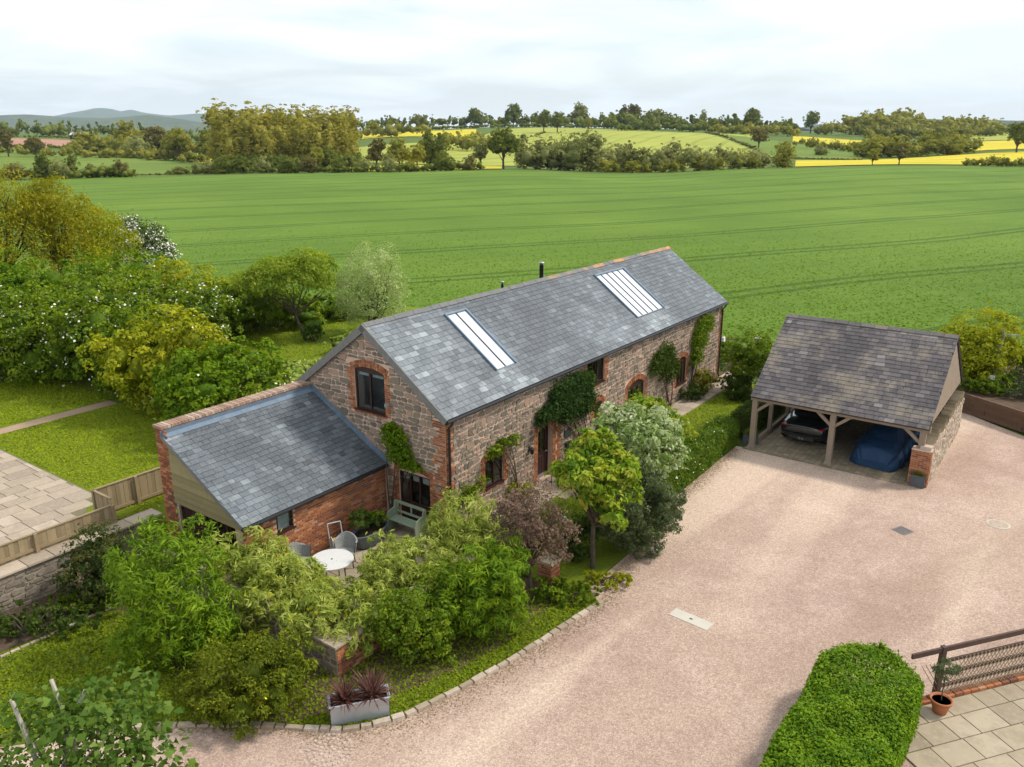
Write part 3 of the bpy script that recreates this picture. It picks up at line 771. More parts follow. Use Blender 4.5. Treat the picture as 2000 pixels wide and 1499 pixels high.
# kerb stones along the lawn
ks = []; rg = random.Random(4)
kp = np.array(KERB); seg = np.linalg.norm(np.diff(kp, axis=0), axis=1); cum = np.concatenate([[0], np.cumsum(seg)])
s = 0.0
while s < cum[-1] - 0.2:
    w = rg.uniform(0.2, 0.42); m_ = s + w / 2
    p = np.array([np.interp(m_, cum, kp[:, 0]), np.interp(m_, cum, kp[:, 1])]); q = np.array([np.interp(m_ + .05, cum, kp[:, 0]), np.interp(m_ + .05, cum, kp[:, 1])])
    a = math.atan2(q[1]-p[1], q[0]-p[0]) + rg.gauss(0, .03)
    ks.append((Matrix.Translation((p[0], p[1], -0.02)) @ Matrix.Rotation(a, 4, 'Z') @ Matrix.Rotation(rg.gauss(0, .03), 4, 'X'), (w - .02, rg.uniform(.13, .18), rg.uniform(.07, .095)), rg.random()))
    s += w
kr = root('kerb', 'low kerb of pale stone setts curving between front lawn and gravel drive', 'kerb', (KERB[5][0], KERB[5][1], 0))
pieces(kr, 'kerb_stone', ks, M_kerb, I4, 300, 0.012)
er = root('lawn_edging', 'straight row of edging bricks between lawn and bed below stone wall', 'edging', (gp(100, 1240)[0], gp(100, 1240)[1], 0))
a0, a1 = gp(-20, 1295), gp(222, 1186); L_ = np.linalg.norm(a1 - a0); ang = math.atan2(*(a1 - a0)[1::-1]); it = []
for k in range(int(L_ / 0.23)):
    p = a0 + (a1 - a0) * ((k + .5) * 0.23 / L_)
    it.append((Matrix.Translation((p[0], p[1], -0.02)) @ Matrix.Rotation(ang + rg.gauss(0, .02), 4, 'Z'), (.215, .1, .065), rg.random()))
pieces(er, 'edging_brick', it, M_kerb, I4, 300, 0.008)

# ------------------------------------------------------------------ masonry helpers
M_stone = mat('rubble_stone', (0.23, 0.19, 0.15), 0.9, 0.15, vary=[(0, (0.15, 0.125, 0.098)), (0.35, (0.23, 0.19, 0.14)), (0.7, (0.31, 0.23, 0.172)), (1, (0.4, 0.26, 0.19))], noise=[(3, 0.4, (0.14, 0.125, 0.105), .48, .66), (18, 0.4, (0.33, 0.27, 0.2), .5, .7)], bump=(28, 0.7, 0.015))
M_mortar = mat('pink_mortar', (0.6, 0.425, 0.325), 0.95, 0.1, noise=[(1.1, 0.6, (0.52, 0.355, 0.265)), (14, 0.4, (0.68, 0.51, 0.41))], bump=(40, 0.6, 0.01))
M_brick = mat('brick', (0.33, 0.12, 0.06), 0.9, 0.15, vary=[(0, (0.17, 0.07, 0.045)), (0.5, (0.34, 0.125, 0.055)), (0.85, (0.45, 0.18, 0.075)), (1, (0.46, 0.27, 0.17))], noise=[(1.3, 0.35, (0.24, 0.1, 0.06), .48, .68), (30, 0.35, (0.45, 0.2, 0.11), .5, .7)], bump=(60, 0.5, 0.006))
M_bmortar = mat('brick_mortar', (0.54, 0.4, 0.3), 0.95, 0.1, noise=(9, 0.5, (0.3, 0.2, 0.14)))
M_slate = mat('slate', (0.14, 0.15, 0.16), 0.5, 0.45, vary=[(0, (0.055, 0.063, 0.07)), (0.4, (0.108, 0.126, 0.14)), (0.75, (0.172, 0.196, 0.21)), (1, (0.29, 0.32, 0.325))], noise=[(0.42, 0.78, (0.05, 0.057, 0.065), .45, .62), (1.3, 0.5, (0.07, 0.078, 0.085), .5, .64), (3.5, 0.45, (0.08, 0.088, 0.096), .5, .68), (24, 0.4, (0.36, 0.37, 0.35), .54, .68)], bump=(18, 0.35, 0.006))
M_slate_g = mat('old_slate', (0.13, 0.12, 0.125), 0.62, 0.35, vary=[(0, (0.055, 0.047, 0.05)), (0.45, (0.098, 0.084, 0.085)), (0.8, (0.155, 0.136, 0.13)), (1, (0.25, 0.225, 0.205))], noise=[(0.6, 0.6, (0.065, 0.06, 0.062), .5, .66), (0.8, 0.65, (0.27, 0.225, 0.165), .5, .63), (26, 0.3, (0.28, 0.26, 0.22), .55, .7)], bump=(18, 0.35, 0.006))
M_wood_dk = mat('dark_stained_wood', (0.035, 0.014, 0.011), 0.5, 0.4, noise=(6, 0.5, (0.06, 0.026, 0.02)))
M_black = mat('black_plastic', (0.014, 0.014, 0.016), 0.4, 0.45)
M_lead = mat('lead_flashing', (0.12, 0.165, 0.215), 0.5, 0.35, noise=(4, 0.5, (0.21, 0.26, 0.32)))
M_verge = mat('grey_verge', (0.17, 0.165, 0.155), 0.8, 0.2, noise=(5, 0.5, (0.25, 0.24, 0.22)))
M_pane = glass_mat('window_glass')
M_inside = mat('room_plaster', (0.35, 0.32, 0.28), 0.9, 0.1)
M_blind = mat('white_blind', (0.75, 0.75, 0.72), 0.8, 0.1)

def clip(poly, a, b, c):
    """keep a*s+b*t<=c"""
    out = []
    for i in range(len(poly)):
        p, q = poly[i], poly[(i+1) % len(poly)]
        fp, fq = a*p[0]+b*p[1]-c, a*q[0]+b*q[1]-c
        if fp <= 0: out.append(p)
        if fp * fq < 0:
            f = fp / (fp - fq); out.append((p[0]+(q[0]-p[0])*f, p[1]+(q[1]-p[1])*f))
    return out
def area(p): return 0.5 * abs(sum(p[i][0]*p[(i+1) % len(p)][1]-p[(i+1) % len(p)][0]*p[i][1] for i in range(len(p))))
def rubble(s0, s1, t0, t1, seed, rows=(0.13, 0.27), wid=(0.2, 0.52), excl=(), halves=()):
    rg = random.Random(seed); out = []
    ph = [rg.uniform(0, 6) for _ in range(4)]
    def wave(i, s): return 0.03 * math.sin(s * 2.1 + ph[0] + i * 1.7) + 0.022 * math.sin(s * 5.3 + ph[1] + i * 2.9)
    lines = [t0 - 0.05]
    while lines[-1] < t1: lines.append(lines[-1] + rg.uniform(*rows))
    for i in range(len(lines) - 1):
        s = s0 - rg.random() * 0.3; lean0 = 0
        while s < s1:
            w = rg.uniform(*wid) * (0.75 if lines[i+1]-lines[i] < .17 else 1); lean = rg.gauss(0, .03)
            def quad(a, b, la, lb, k0, k1):
                h0 = lambda x: lines[i] + (lines[i+1]-lines[i])*k0 + wave(i, x)*(1-k0) + wave(i+1, x)*k0
                h1 = lambda x: lines[i] + (lines[i+1]-lines[i])*k1 + wave(i, x)*(1-k1) + wave(i+1, x)*k1
                return [(a-la, h0(a)), (b-lb, h0(b)), (b+lb, h1(b)), (a+la, h1(a))]
            subs = [quad(s, s+w, lean0, lean, 0, 1)]
            if lines[i+1]-lines[i] > 0.2 and rg.random() < 0.4:
                k = rg.uniform(.38, .62); subs = [quad(s, s+w, lean0, lean, 0, k), quad(s, s+w, lean0, lean, k, 1)]
            for q in subs:
                c = np.mean(q, 0); q2 = []
                for p in q:
                    d = np.array([p[0]-c[0], p[1]-c[1]]); m = rg.uniform(.008, .019)
                    q2.append((p[0]-math.copysign(m, d[0]), p[1]-math.copysign(m, d[1])))
                q3 = []
                for j in range(4):
                    p, a, b = np.array(q2[j]), np.array(q2[j-1]), np.array(q2[(j+1) % 4])
                    for e in (a, b):
                        L = np.linalg.norm(e - p); q3.append(tuple(p + (e - p) / L * min(L * .33, rg.uniform(.02, .065))))
                poly = q3
                for h in halves: poly = clip(poly, *h) if len(poly) > 2 else poly
                poly = clip(poly, -1, 0, -s0) if len(poly) > 2 else poly
                poly = clip(poly, 1, 0, s1) if len(poly) > 2 else poly
                for (e0, e1, f0, f1) in excl:
                    if len(poly) < 3: break
                    a_ = np.array(poly)
                    if a_[:, 0].max() <= e0 or a_[:, 0].min() >= e1 or a_[:, 1].max() <= f0 or a_[:, 1].min() >= f1: continue
                    c4 = [clip(poly, 1, 0, e0), clip(poly, -1, 0, -e1), clip(poly, 0, 1, f0), clip(poly, 0, -1, -f1)]
                    poly = max(c4, key=lambda x: area(x) if len(x) > 2 else 0)
                if len(poly) > 2 and area(poly) > 0.006: out.append((poly, rg.random()))
            s += w; lean0 = lean
    return out
def stones(parent, plane, polys, m, W, nmax, seed, proud=(.012, .04)):
    rg = random.Random(seed)
    Wn = np.array(W)
    key = lambda q: float(np.linalg.norm((Wn @ np.append(plane(*np.mean(q[0], 0)), 1))[:3] - CAM))
    polys = sorted(polys, key=key); mb = MB()
    for k, (poly, r) in enumerate(polys):
        o1 = rg.uniform(*proud)
        if k < nmax:
            c = np.mean(poly, 0); M = plane.mat(c[0], c[1])
            q = [(p[0]-c[0], p[1]-c[1]) for p in poly]
            put(bpy.data.objects.new('stone', MB().prism(q, -.02, o1, lambda s, t, o: (s, t, o), .014, r).mesh('stone', m)), parent, W @ M)
        else: mb.prism(poly, -.02, o1, plane, .014, r)
    if mb.v:
        o = mb.build('stonework', m, parent, W); o['kind'] = 'stuff'
def bricks_rect(plane, s0, s1, t0, t1, rg, inside=None, o=-.004, proud=0.016, bl=.225, bh=.075):
    it = []; n = int(round((t1 - t0) / bh)); 
    for k in range(n):
        t = t0 + (k + .5) * bh; s = s0 - (bl / 2 if k % 2 else 0)
        while s < s1 - 0.02:
            a, b = max(s, s0), min(s + bl, s1)
            if b - a > .05 and (inside is None or inside((a+b)/2, t)):
                it.append((plane.mat((a+b)/2, t, o + rg.uniform(-.003, .003)), (b-a-.012, bh-.013, proud - o), rg.random()))
            s += bl
    return it
def surround(plane, s0, s1, z0, z1, rise, rg, jamb=True, rings=2, o=-.004, sill=True):
    """brick jambs and a segmental brick arch round an opening"""
    it = []
    if jamb:
        n = int((z1 - z0) / .075)
        for k in range(n + 2):
            t = z0 - .075 + (k + .5) * .075; wide = (k // 3) % 2
            w = .335 if wide else .225
            for sgn, e in ((-1, s0), (1, s1)):
                segs = [(0, .11), (.11, .335)] if wide and k % 2 else [(0, .225), (.225, .335)] if wide else [(0, .225)] if k % 2 else [(0, .11), (.11, .225)]
                for a, b in segs:
                    c = e + sgn * ((a + b) / 2 + .006)
                    it.append((plane.mat(c, t, o + rg.uniform(-.003, .003)), (b-a-.012, .062, .022), rg.random()))
    W_ = s1 - s0
    if rings:
        rise = max(rise, .02); Rr = (W_**2/4 + rise**2) / (2*rise); cy_ = z1 + rise - Rr; cx_ = (s0+s1)/2
        ha = math.asin(min(1, (W_/2 + .1) / Rr))
        for rr in range(rings):
            r0 = Rr + .012 + rr * .122; n = max(6, int(2*ha*r0 / .078))
            for k in range(n):
                a = -ha + (k + .5) * 2*ha/n
                M = plane.mat(cx_ + math.sin(a)*(r0+.055), cy_ + math.cos(a)*(r0+.055), o + rr*.002) @ Matrix.Rotation(-a, 4, 'Z')
                it.append((M, (2*ha*r0/n-.012, .11, .026), rg.random()))
    if sill:
        n = int(W_ / .078) + 2
        for k in range(n):
            it.append((plane.mat(s0 - .06 + (k+.5) * (W_+.12)/n, z0 - .065, o), ((W_+.12)/n-.012, .11, .03), rg.random()))
    return it
def wall_core(mb, plane, s0, s1, base, topf, cuts, openings, thick, o=0.0):
    xs = sorted(set([s0, s1] + [c for c in cuts if s0 < c < s1] + [e for op in openings for e in op[:2] if s0 < e < s1]))
    for a, b in zip(xs[:-1], xs[1:]):
        mid = (a + b) / 2; lows = base; ops = sorted([op for op in openings if op[0] <= mid <= op[1]], key=lambda q: q[2])
        spans = []
        for op in ops:
            if op[2] > lows: spans.append((lows, lows, op[2], op[2]))
            lows = op[3]
        spans.append((lows, lows, topf(a), topf(b)))
        for l0, l1, h0, h1 in spans:
            if min(h0 - l0, h1 - l1) < -1e-6: continue
            mb.prism([(a, l0), (b, l1), (b, max(h1, l1 + .001)), (a, max(h0, l0 + .001))], -thick + o, o, plane)
def window(parent, plane, s0, s1, z0, z1, lights, W, rise=0.0, depth=-.09, fw=.055, blind=0.0, name='window', label=None, rows=1, sill=True, panel=0.0):
    """frame part with one pane per light beneath it as a sub-part"""
    mb = MB()
    P = plane; d0, d1 = depth, depth + .055
    def bar(a0, a1, b0, b1, e=0.0): mb.prism([(a0, b0), (a1, b0), (a1, b1), (a0, b1)], d0, d1 + e, P, 0.004)
    bar(s0, s0+fw, z0, z1); bar(s1-fw, s1, z0, z1); bar(s0+fw, s1-fw, z0, z0+fw+panel, -.002); bar(s0+fw, s1-fw, z1-fw, z1, -.002)
    wl = (s1 - s0 - 2*fw) / lights
    for k in range(1, lights): bar(s0+fw+wl*k-fw*.5, s0+fw+wl*k+fw*.5, z0+fw+panel, z1-fw, .006)
    for k in range(1, rows):
        zc = z0 + panel + fw + (z1 - z0 - panel - 2*fw) * k / rows
        mb.prism([(s0+fw, zc-.012), (s1-fw, zc-.012), (s1-fw, zc+.012), (s0+fw, zc+.012)], d0+.01, d1-.01, P)
    if rise > .02:
        n = 10; top = []
        for k in range(n+1):
            f = k / n; top.append((s1 + (s0-s1)*f, z1 + rise * (1 - (2*f-1)**2)))
        mb.prism([(s0, z1)] + [(s1, z1)] + top[1:-1], d0, d1 - .004, P)
    w = mb.build(name, M_wood_dk, parent, W)
    if label: w['label'] = label
    for k in range(lights):
        a, b = s0+fw+wl*k+fw*.4, s0+fw+wl*(k+1)-fw*.4
        g = MB().prism([(a, z0+fw+panel), (b, z0+fw+panel), (b, z1-fw), (a, z1-fw)], d0+.02, d0+.028, P)
        g.build('pane', M_pane, w, W)
        if blind: MB().prism([(a+.01, z1-fw-(z1-z0)*blind), (b-.01, z1-fw-(z1-z0)*blind), (b-.01, z1-fw), (a+.01, z1-fw)], d0-.05, d0-.045, P).build('blind', M_blind, w, W)
    if sill: MB().prism([(s0-.05, z0-.045), (s1+.05, z0-.045), (s1+.05, z0), (s0-.05, z0)], depth, .045, P).build('sill', M_wood_dk, w, W)
    return w
def slates(plane, s0, s1, t1, expo, wid, rg, holes=(), thick=.011, tone=None):
    it = []; n = int(math.ceil(t1 / expo))
    tilt = math.atan2(thick * 2.0, expo * 1.5)
    for k in range(n):
        t0 = -.05 + k * (t1 + .05) / n; e = (t1 + .05) / n; s = s0 - rg.random() * .25
        while s < s1:
            w = rg.uniform(*wid); a, b = max(s, s0), min(s + w, s1); s += w
            for (h0, h1, g0, g1) in holes:
                if t0 + e * .6 > g0 and t0 + e * .4 < g1:
                    if a >= h0 and b <= h1: b = a
                    elif a < h0 < b: b = h0
                    elif a < h1 < b: a = h1
            if b - a < .05: continue
            ln = e * 1.45 if k < n - 1 else e
            r = rg.random() if tone is None else min(1, max(0, tone((a+b)/2, t0) + rg.gauss(0, .17)))
            M = plane.mat((a+b)/2, t0 + ln/2, .012 + ln/2*0 + rg.uniform(0, .003)) @ Matrix.Rotation(-tilt, 4, 'X') @ Matrix.Rotation(rg.gauss(0, .006), 4, 'Z')
            it.append((M, (b-a-.006, ln, thick), r))
    return it
# ------------------------------------------------------------------ the stone barn
L_B, W_B, HE, HR = 21.6, 6.66, 3.99, 6.40
barn = root('stone_barn', 'long stone barn house with slate roof and brick dressed windows', 'house', bw(0, 0, 0), TH)
PF = Plane((0, .15, 0), (1, 0, 0), (0, 0, 1))          # front wall, s = u
PG = Plane((.10, 0, 0), (0, -1, 0), (0, 0, 1))         # near gable, s = -v
rg = random.Random(21)
F_OP = [dict(s=(2.03, 3.0), z=(.95, 1.87), n=2, rise=.12, blind=0), dict(s=(8.35, 9.65), z=(2.8, 3.86), n=3, rise=0, blind=0), dict(s=(8.97, 9.58), z=(.88, 1.92), n=1, rise=.1, blind=0),
        dict(s=(11.7, 13.2), z=(.88, 1.86), n=3, rise=.24, blind=.12), dict(s=(16.42, 17.5), z=(.85, 1.9), n=3, rise=.2, blind=0)]
DOOR = (5.06, 6.0, 0.06, 1.98, .16)
G_OP = [dict(s=(-3.93, -2.6), z=(3.55, 4.86), n=2, rise=.14, blind=.1), dict(s=(-2.13, -.83), z=(.06, 1.82), n=3, rise=.0, blind=.14)]
hF = HE - .12
slope = (HR - HE) / (W_B / 2)
def gtop(s): v = -s; return HE - .10 + slope * min(v, W_B - v)
fop = [(d['s'][0], d['s'][1], d['z'][0], d['z'][1] + d['rise']) for d in F_OP] + [(DOOR[0], DOOR[1], DOOR[2], DOOR[3] + DOOR[4])]
gop = [(d['s'][0], d['s'][1], d['z'][0], d['z'][1] + d['rise']) for d in G_OP]
mb = MB()
wall_core(mb, PF, .10, L_B - .1, -.1, lambda s: hF, [], fop, .40)
wall_core(mb, PG, -W_B + .15, -.15, -.1, gtop, [-W_B/2], gop, .40, -.002)
PB = Plane((0, W_B - .15, 0), (-1, 0, 0), (0, 0, 1)); wall_core(mb, PB, -L_B + .1, -.1, -.1, lambda s: hF, [], [], .4, -.002)
PE = Plane((L_B - .1, 0, 0), (0, 1, 0), (0, 0, 1)); wall_core(mb, PE, .15, W_B - .15, -.1, lambda s: gtop(-s), [W_B/2], [], .4, -.002)
wall = mb.build('wall', M_mortar, barn, BF)
mb = MB(); mb.box((.5, .55, -.05), (L_B - .5, W_B - .55, .04)); mb.box((.5, .55, 2.35), (L_B - .5, W_B - .55, 2.5))
for u in (4.4, 8.0, 13.6): mb.box((u, .56, .041), (u + .12, W_B - .56, 2.349))
mb.build('floor', M_inside, barn, BF)
# stones of the front wall and the gable
ex = [(a - .24, b + .24, c - .12, d + .24) for a, b, c, d in fop] + [(6.0, 6.55, 0, 2.0)]
ex[1] = (8.35 - .24, 9.65 + .24, 2.74, 4.2)
qz = lambda k: .46 if k % 2 else .24
ex += [(.10, .10 + (.36 if k % 2 else .25), k * .3, k * .3 + .3) for k in range(14)]
st_f = rubble(.12, L_B - .32, 0, hF, 5, (.12, .24), (.18, .42), ex)
gx = [(a - .24, b + .24, c - .12, d + .24) for a, b, c, d in gop]
gx += [(-.15 - qz(k + 1), -.15, k * .3, k * .3 + .3) for k in range(14)]
gx += [(-6.3, -2.62, -1, 1.9)]
st_g = rubble(-W_B + .15, -.16, 0, 6.4, 8, (.12, .25), (.2, .5), gx)
def roofclip(polys):
    o = []
    for p, r in polys:
        q = p
        # t <= HE-.13 + slope*v and t <= HE-.13 + slope*(W-v), v=-s
        q = clip(q, slope, 1, HE - .13) if len(q) > 2 else q
        q = clip(q, -slope, 1, HE - .13 + slope * W_B) if len(q) > 2 else q
        if len(q) > 2 and area(q) > .006: o.append((q, r))
    return o
st_g = roofclip(st_g)
stones(wall, PG, st_g, M_stone, BF, 170, 1)
stones(wall, PF, st_f, M_stone, BF, 130, 2)
# brickwork
bi = []
for d in F_OP: bi += surround(PF, d['s'][0], d['s'][1], d['z'][0], d['z'][1], d['rise'], rg, rings=0 if d['rise'] == 0 else 2)
bi += surround(PF, DOOR[0], DOOR[1], DOOR[2] + .075, DOOR[3], DOOR[4], rg, sill=False)
bi += surround(PG, -3.93, -2.6, 3.55, 4.86, .14, rg)
bi += surround(PG, -2.13, -.83, .06, 1.82, .1, rg, sill=False)
def qins(lim): return lambda s, t: s < lim(int(t / .3))
bi += bricks_rect(PF, .10, .56, 0, HE - .15, rg, lambda s, t: s < .10 + (.36 if int(t / .3) % 2 else .25))
bi += bricks_rect(PG, -.72, -.145, 0, HE - .15, rg, lambda s, t: s > -.15 - qz(int(t / .3) + 1))
bi += bricks_rect(PF, L_B - .42, L_B - .1, 0, HE - .15, rg)
bi += bricks_rect(PF, 6.34, 6.56, .1, 1.95, rg, o=.0)
pieces(wall, 'brick', bi, M_brick, BF, 300, .004, 'brickwork')
# windows and doors
for d in F_OP: window(barn, PF, d['s'][0], d['s'][1], d['z'][0], d['z'][1], d['n'], BF, d['rise'], blind=d['blind'])
window(barn, PG, -3.93, -2.6, 3.55, 4.86, 2, BF, .14, blind=.1)
window(barn, PG, -2.13, -.83, .06, 1.82, 3, BF, 0, blind=.14, panel=.72, sill=False, label='dark brown glazed door with three lights above a solid panel')
mb = MB()
a, b, z0, z1, rs = DOOR
arch = [(b + (a-b)*k/10, z1 + rs*(1-(2*k/10-1)**2)) for k in range(11)]
mb.prism([(a, z1)] + [(b, z1)] + arch[1:-1], -.25, -.19, PF)
for s0, s1 in ((a, a+.07), (b-.07, b)): mb.prism([(s0, z0), (s1, z0), (s1, z1), (s0, z1)], -.25, -.18, PF)
dr = mb.build('door_frame', M_wood_dk, barn, BF)
mb = MB()
mb.prism([(a+.07, z0), (b-.07, z0), (b-.07, z0+.9), (a+.07, z0+.9)], -.24, -.2, PF)
mb.prism([(a+.07, z0+.92), (b-.07, z0+.92), (b-.07, z0+1.0), (a+.07, z0+1.0)], -.24, -.195, PF)
for s0, s1 in ((a+.07, a+.2), (b-.2, b-.07)): mb.prism([(s0, z0+1.0), (s1, z0+1.0), (s1, z1), (s0, z1)], -.24, -.2, PF)
mb.prism([(a+.2, z1-.12), (b-.2, z1-.12), (b-.2, z1), (a+.2, z1)], -.24, -.201, PF)
for k in range(5): mb.prism([(a+.09+k*.155, z0+.03), (a+.23+k*.155, z0+.03), (a+.23+k*.155, z0+.86), (a+.09+k*.155, z0+.86)], -.2, -.19, PF, .006)
mb.prism([((a+b)/2-.012, z0+1.0), ((a+b)/2+.012, z0+1.0), ((a+b)/2+.012, z1-.12), ((a+b)/2-.012, z1-.12)], -.235, -.205, PF)
mb.prism([(a+.2, 1.5), (b-.2, 1.5), (b-.2, 1.525), (a+.2, 1.525)], -.234, -.206, PF)
dd = mb.build('door', M_wood_dk, barn, BF)
MB().prism([(a+.2, z0+1.0), (b-.2, z0+1.0), (b-.2, z1-.12), (a+.2, z1-.12)], -.228, -.222, PF).build('pane', M_pane, dd, BF)
MB().prism([(a+.09, z0+.02), (b-.09, z0+.02), (b-.09, z0+.16), (a+.09, z0+.16)], -.19, -.184, PF).build('kick_plate', mat('steel', (.4, .4, .42), .35, .5, .9), dd, BF)
mb = MB(); mb.tube([PF(b-.13, z0+.98, -.18), PF(b-.13, z0+.98, -.13), PF(b-.24, z0+.98, -.13)], .012, 6); mb.build('handle', MATS['steel'], dd, BF)
MB().prism([(6.78, 1.24), (7.24, 1.24), (7.24, 1.52), (6.78, 1.52)], .0, .05, PF, .005).build('plaque', mat('slate_plaque', (.035, .042, .05), .35, .5), barn, BF)
mb = MB(); mb.prism([(6.85, .7), (7.2, .7), (7.2, 1.05), (6.85, 1.05)], .0, .1, PF, .01); mb.build('letter_box', M_black, barn, BF)
def lantern(parent, P, s, t, W):
    mb = MB()
    mb.prism([(s-.05, t-.1), (s+.05, t-.1), (s+.05, t+.1), (s-.05, t+.1)], .0, .03, P)
    mb.tube([P(s, t+.06, .03), P(s, t+.13, .09), P(s, t+.1, .15)], .012, 6)
    c = P(s, t, .15)
    mb.lathe([(.03, -.16), (.05, -.14), (.075, .02), (.095, .03), (.05, .09), (.012, .12)], c, 6)
    l = mb.build('wall_lantern', M_black, parent, W)
    return l
lantern(barn, PF, 4.5, 1.55, BF)
mb = MB(); mb.prism([(-2.46, 3.9), (-2.32, 3.9), (-2.32, 4.02), (-2.46, 4.02)], .12, .2, PG, .01); mb.beam(PG(-2.39, 4.0, 0), PG(-2.39, 3.98, .13), .03, .03); mb.build('floodlight', mat('grey_plastic', (.22, .23, .22), .5, .4), barn, BF)
# roof
aR = math.atan2(HR - HE, W_B / 2); SL = math.hypot(HR - HE, W_B / 2)
RF = Plane((0, 0, HE), (1, 0, 0), (0, math.cos(aR), math.sin(aR)))
RB = Plane((L_B, W_B, HE), (-1, 0, 0), (0, -math.cos(aR), math.sin(aR)))
mb = MB()
mb.prism([(0.02, -.02), (L_B-.02, -.02), (L_B-.02, SL), (0.02, SL)], -.12, 0, RF)
mb.prism([(0.02, -.02), (L_B-.02, -.02), (L_B-.02, SL), (0.02, SL)], -.119, -.001, RB)
roof = mb.build('roof', M_verge, barn, BF)
def vt(v): return v / math.cos(aR)
RL = [(3.45, 4.5, vt(.76), vt(2.9), 2), (13.38, 15.85, vt(.74), vt(2.86), 5)]
holes = [(a-.06, b+.1, c-.03, d+.1) for a, b, c, d, n in RL]
def tone(s, t):
    r = .42 + .16 * math.sin(s * .55 + 1.2) - .06 * (t / SL)
    if s < 5: r += .14
    for a, b, c, d, n in RL:
        if a < s < b + .4 and t < c: r = .82
    return r
sl = slates(RF, 0, L_B, SL - .06, .208, (.2, .42), rg, holes, tone=tone)
pieces(roof, 'slate', sl, M_slate, BF, 300, .003, 'slating')
pieces(roof, 'slate', slates(RB, 0, L_B, SL - .06, .208, (.26, .45), rg), M_slate, BF, 0, .003, 'slating')
# verge boards on the near gable, fascia, ridge
mb = MB()
for P, o in ((RF, 0), (RB, 1)):
    s = .0 if not o else L_B
    e = -1 if not o else 1
    mb.prism([(s + e*.05, -.06), (s - e*.0, -.06), (s - e*.0, SL + .02), (s + e*.05, SL + .02)] if o else [(-.05, -.06), (.0, -.06), (.0, SL + .02), (-.05, SL + .02)], -.2 + o*.001, .03, P)
mb.build('verge_board', M_verge, barn, BF)
mb = MB(); mb.beam((0, .07, HE - .12), (L_B, .07, HE - .12), .05, .16); mb.build('fascia', M_black, barn, BF)
M_ridge = mat('ridge_tile', (.16, .15, .15), .7, .3, vary=[(0, (.12, .125, .13)), (.45, (.17, .16, .155)), (.7, (.3, .2, .13)), (1, (.5, .24, .08))], noise=[(7, .5, (.1, .1, .1), .48, .62), (20, .4, (.3, .28, .24), .52, .7)], bump=(20, .4, .008))
rt = {}
n = int(L_B / .45)
for k in range(n):
    u = (k + .5) * L_B / n; q = min(1, max(0, (.15 + .2 * rg.random()) if u < 9.5 else (.3 + .75 * rg.random() * min(1, (u - 9) / 3)))); key = round(q * 7)
    if key not in rt:
        w = L_B / n - .012; mb_ = MB()
        for sg in (-1, 1):
            c, s_ = math.cos(aR), math.sin(aR)
            pts = [(0, .02), (sg*.17*c, -.17*s_ + .02), (sg*.17*c + sg*.018*s_, -.17*s_ + .02 + .018*c), (0, .045)]
            if sg > 0: pts = pts[::-1]
            V_ = [(-w/2, p[0], p[1]) for p in pts] + [(w/2, p[0], p[1]) for p in pts]
            mb_.add(V_, [(0, 1, 2, 3), (7, 6, 5, 4), (0, 4, 5, 1), (1, 5, 6, 2), (2, 6, 7, 3), (3, 7, 4, 0)], key / 7)
        rt[key] = mb_.mesh('ridge_tile', M_ridge)
    put(bpy.data.objects.new('ridge_tile', rt[key]), roof, BF @ Matrix.Translation((u, W_B/2, HR + .02 + rg.uniform(-.006, .006))) @ Matrix.Rotation(rg.gauss(0, .012), 4, 'Y'))
# rooflights
M_rl = mat('rooflight_glass', (.6, .64, .68), .08, .6)  # opaque pale base carries the sky's reflection and a white blind
for (a, b, c, d, n) in RL:
    mb = MB()
    for q in ([(a-.05, c-.02), (a, c-.02), (a, d+.08), (a-.05, d+.08)], [(b, c-.02), (b+.09, c-.02), (b+.09, d+.08), (b, d+.08)], [(a, d), (b, d), (b, d+.08), (a, d+.08)]):
        mb.prism(q, -.02, .1, RF, .01)
    mb.prism([(a, c-.02), (b, c-.02), (b, c+.02), (a, c+.02)], -.02, .04, RF)
    f = mb.build('rooflight', M_lead, barn, BF); w = (b - a) / n
    for k in range(n):
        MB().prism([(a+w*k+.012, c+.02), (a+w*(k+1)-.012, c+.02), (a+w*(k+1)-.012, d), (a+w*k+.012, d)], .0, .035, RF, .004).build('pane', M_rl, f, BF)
        if k: MB().prism([(a+w*k-.022, c+.02), (a+w*k+.022, c+.02), (a+w*k+.022, d), (a+w*k-.022, d)], .0, .06, RF).build('glazing_bar', M_wood_dk, f, BF)
# flues
def flue(u, v, z0, z1, r):
    mb = MB(); mb.lathe([(r*1.25, z0), (r*1.25, z0+.08), (r, z0+.1), (r, z1-.14), (r*1.02, z1-.14)], (u, v, 0), 12)
    f = mb.build('flue', M_black, barn, BF, True)
    m2 = MB(); m2.lathe([(r*.85, z1-.14), (r*.85, z1-.06), (r*1.5, z1-.05), (r*1.55, z1-.02), (r*.6, z1)], (u, v, 0), 12); m2.build('cowl', MATS['steel'], f, BF, True)
flue(10.55, 3.75, 5.9, 7.0, .085); flue(8.05, 3.9, 5.9, 6.55, .05)
# gutters and downpipes
mb = MB(); mb.tube([(-.03, -.06, HE - .09), (L_B + .03, -.06, HE - .09)], .055, 8); mb.build('gutter', M_black, barn, BF)
for u in (.2, L_B - .2):
    mb = MB(); mb.tube([(u, -.06, HE - .1), (u, -.06, HE - .2), (u, .08, HE - .36), (u, .08, .25), (u, .02, .12)], .038, 8); mb.build('downpipe', M_black, barn, BF)

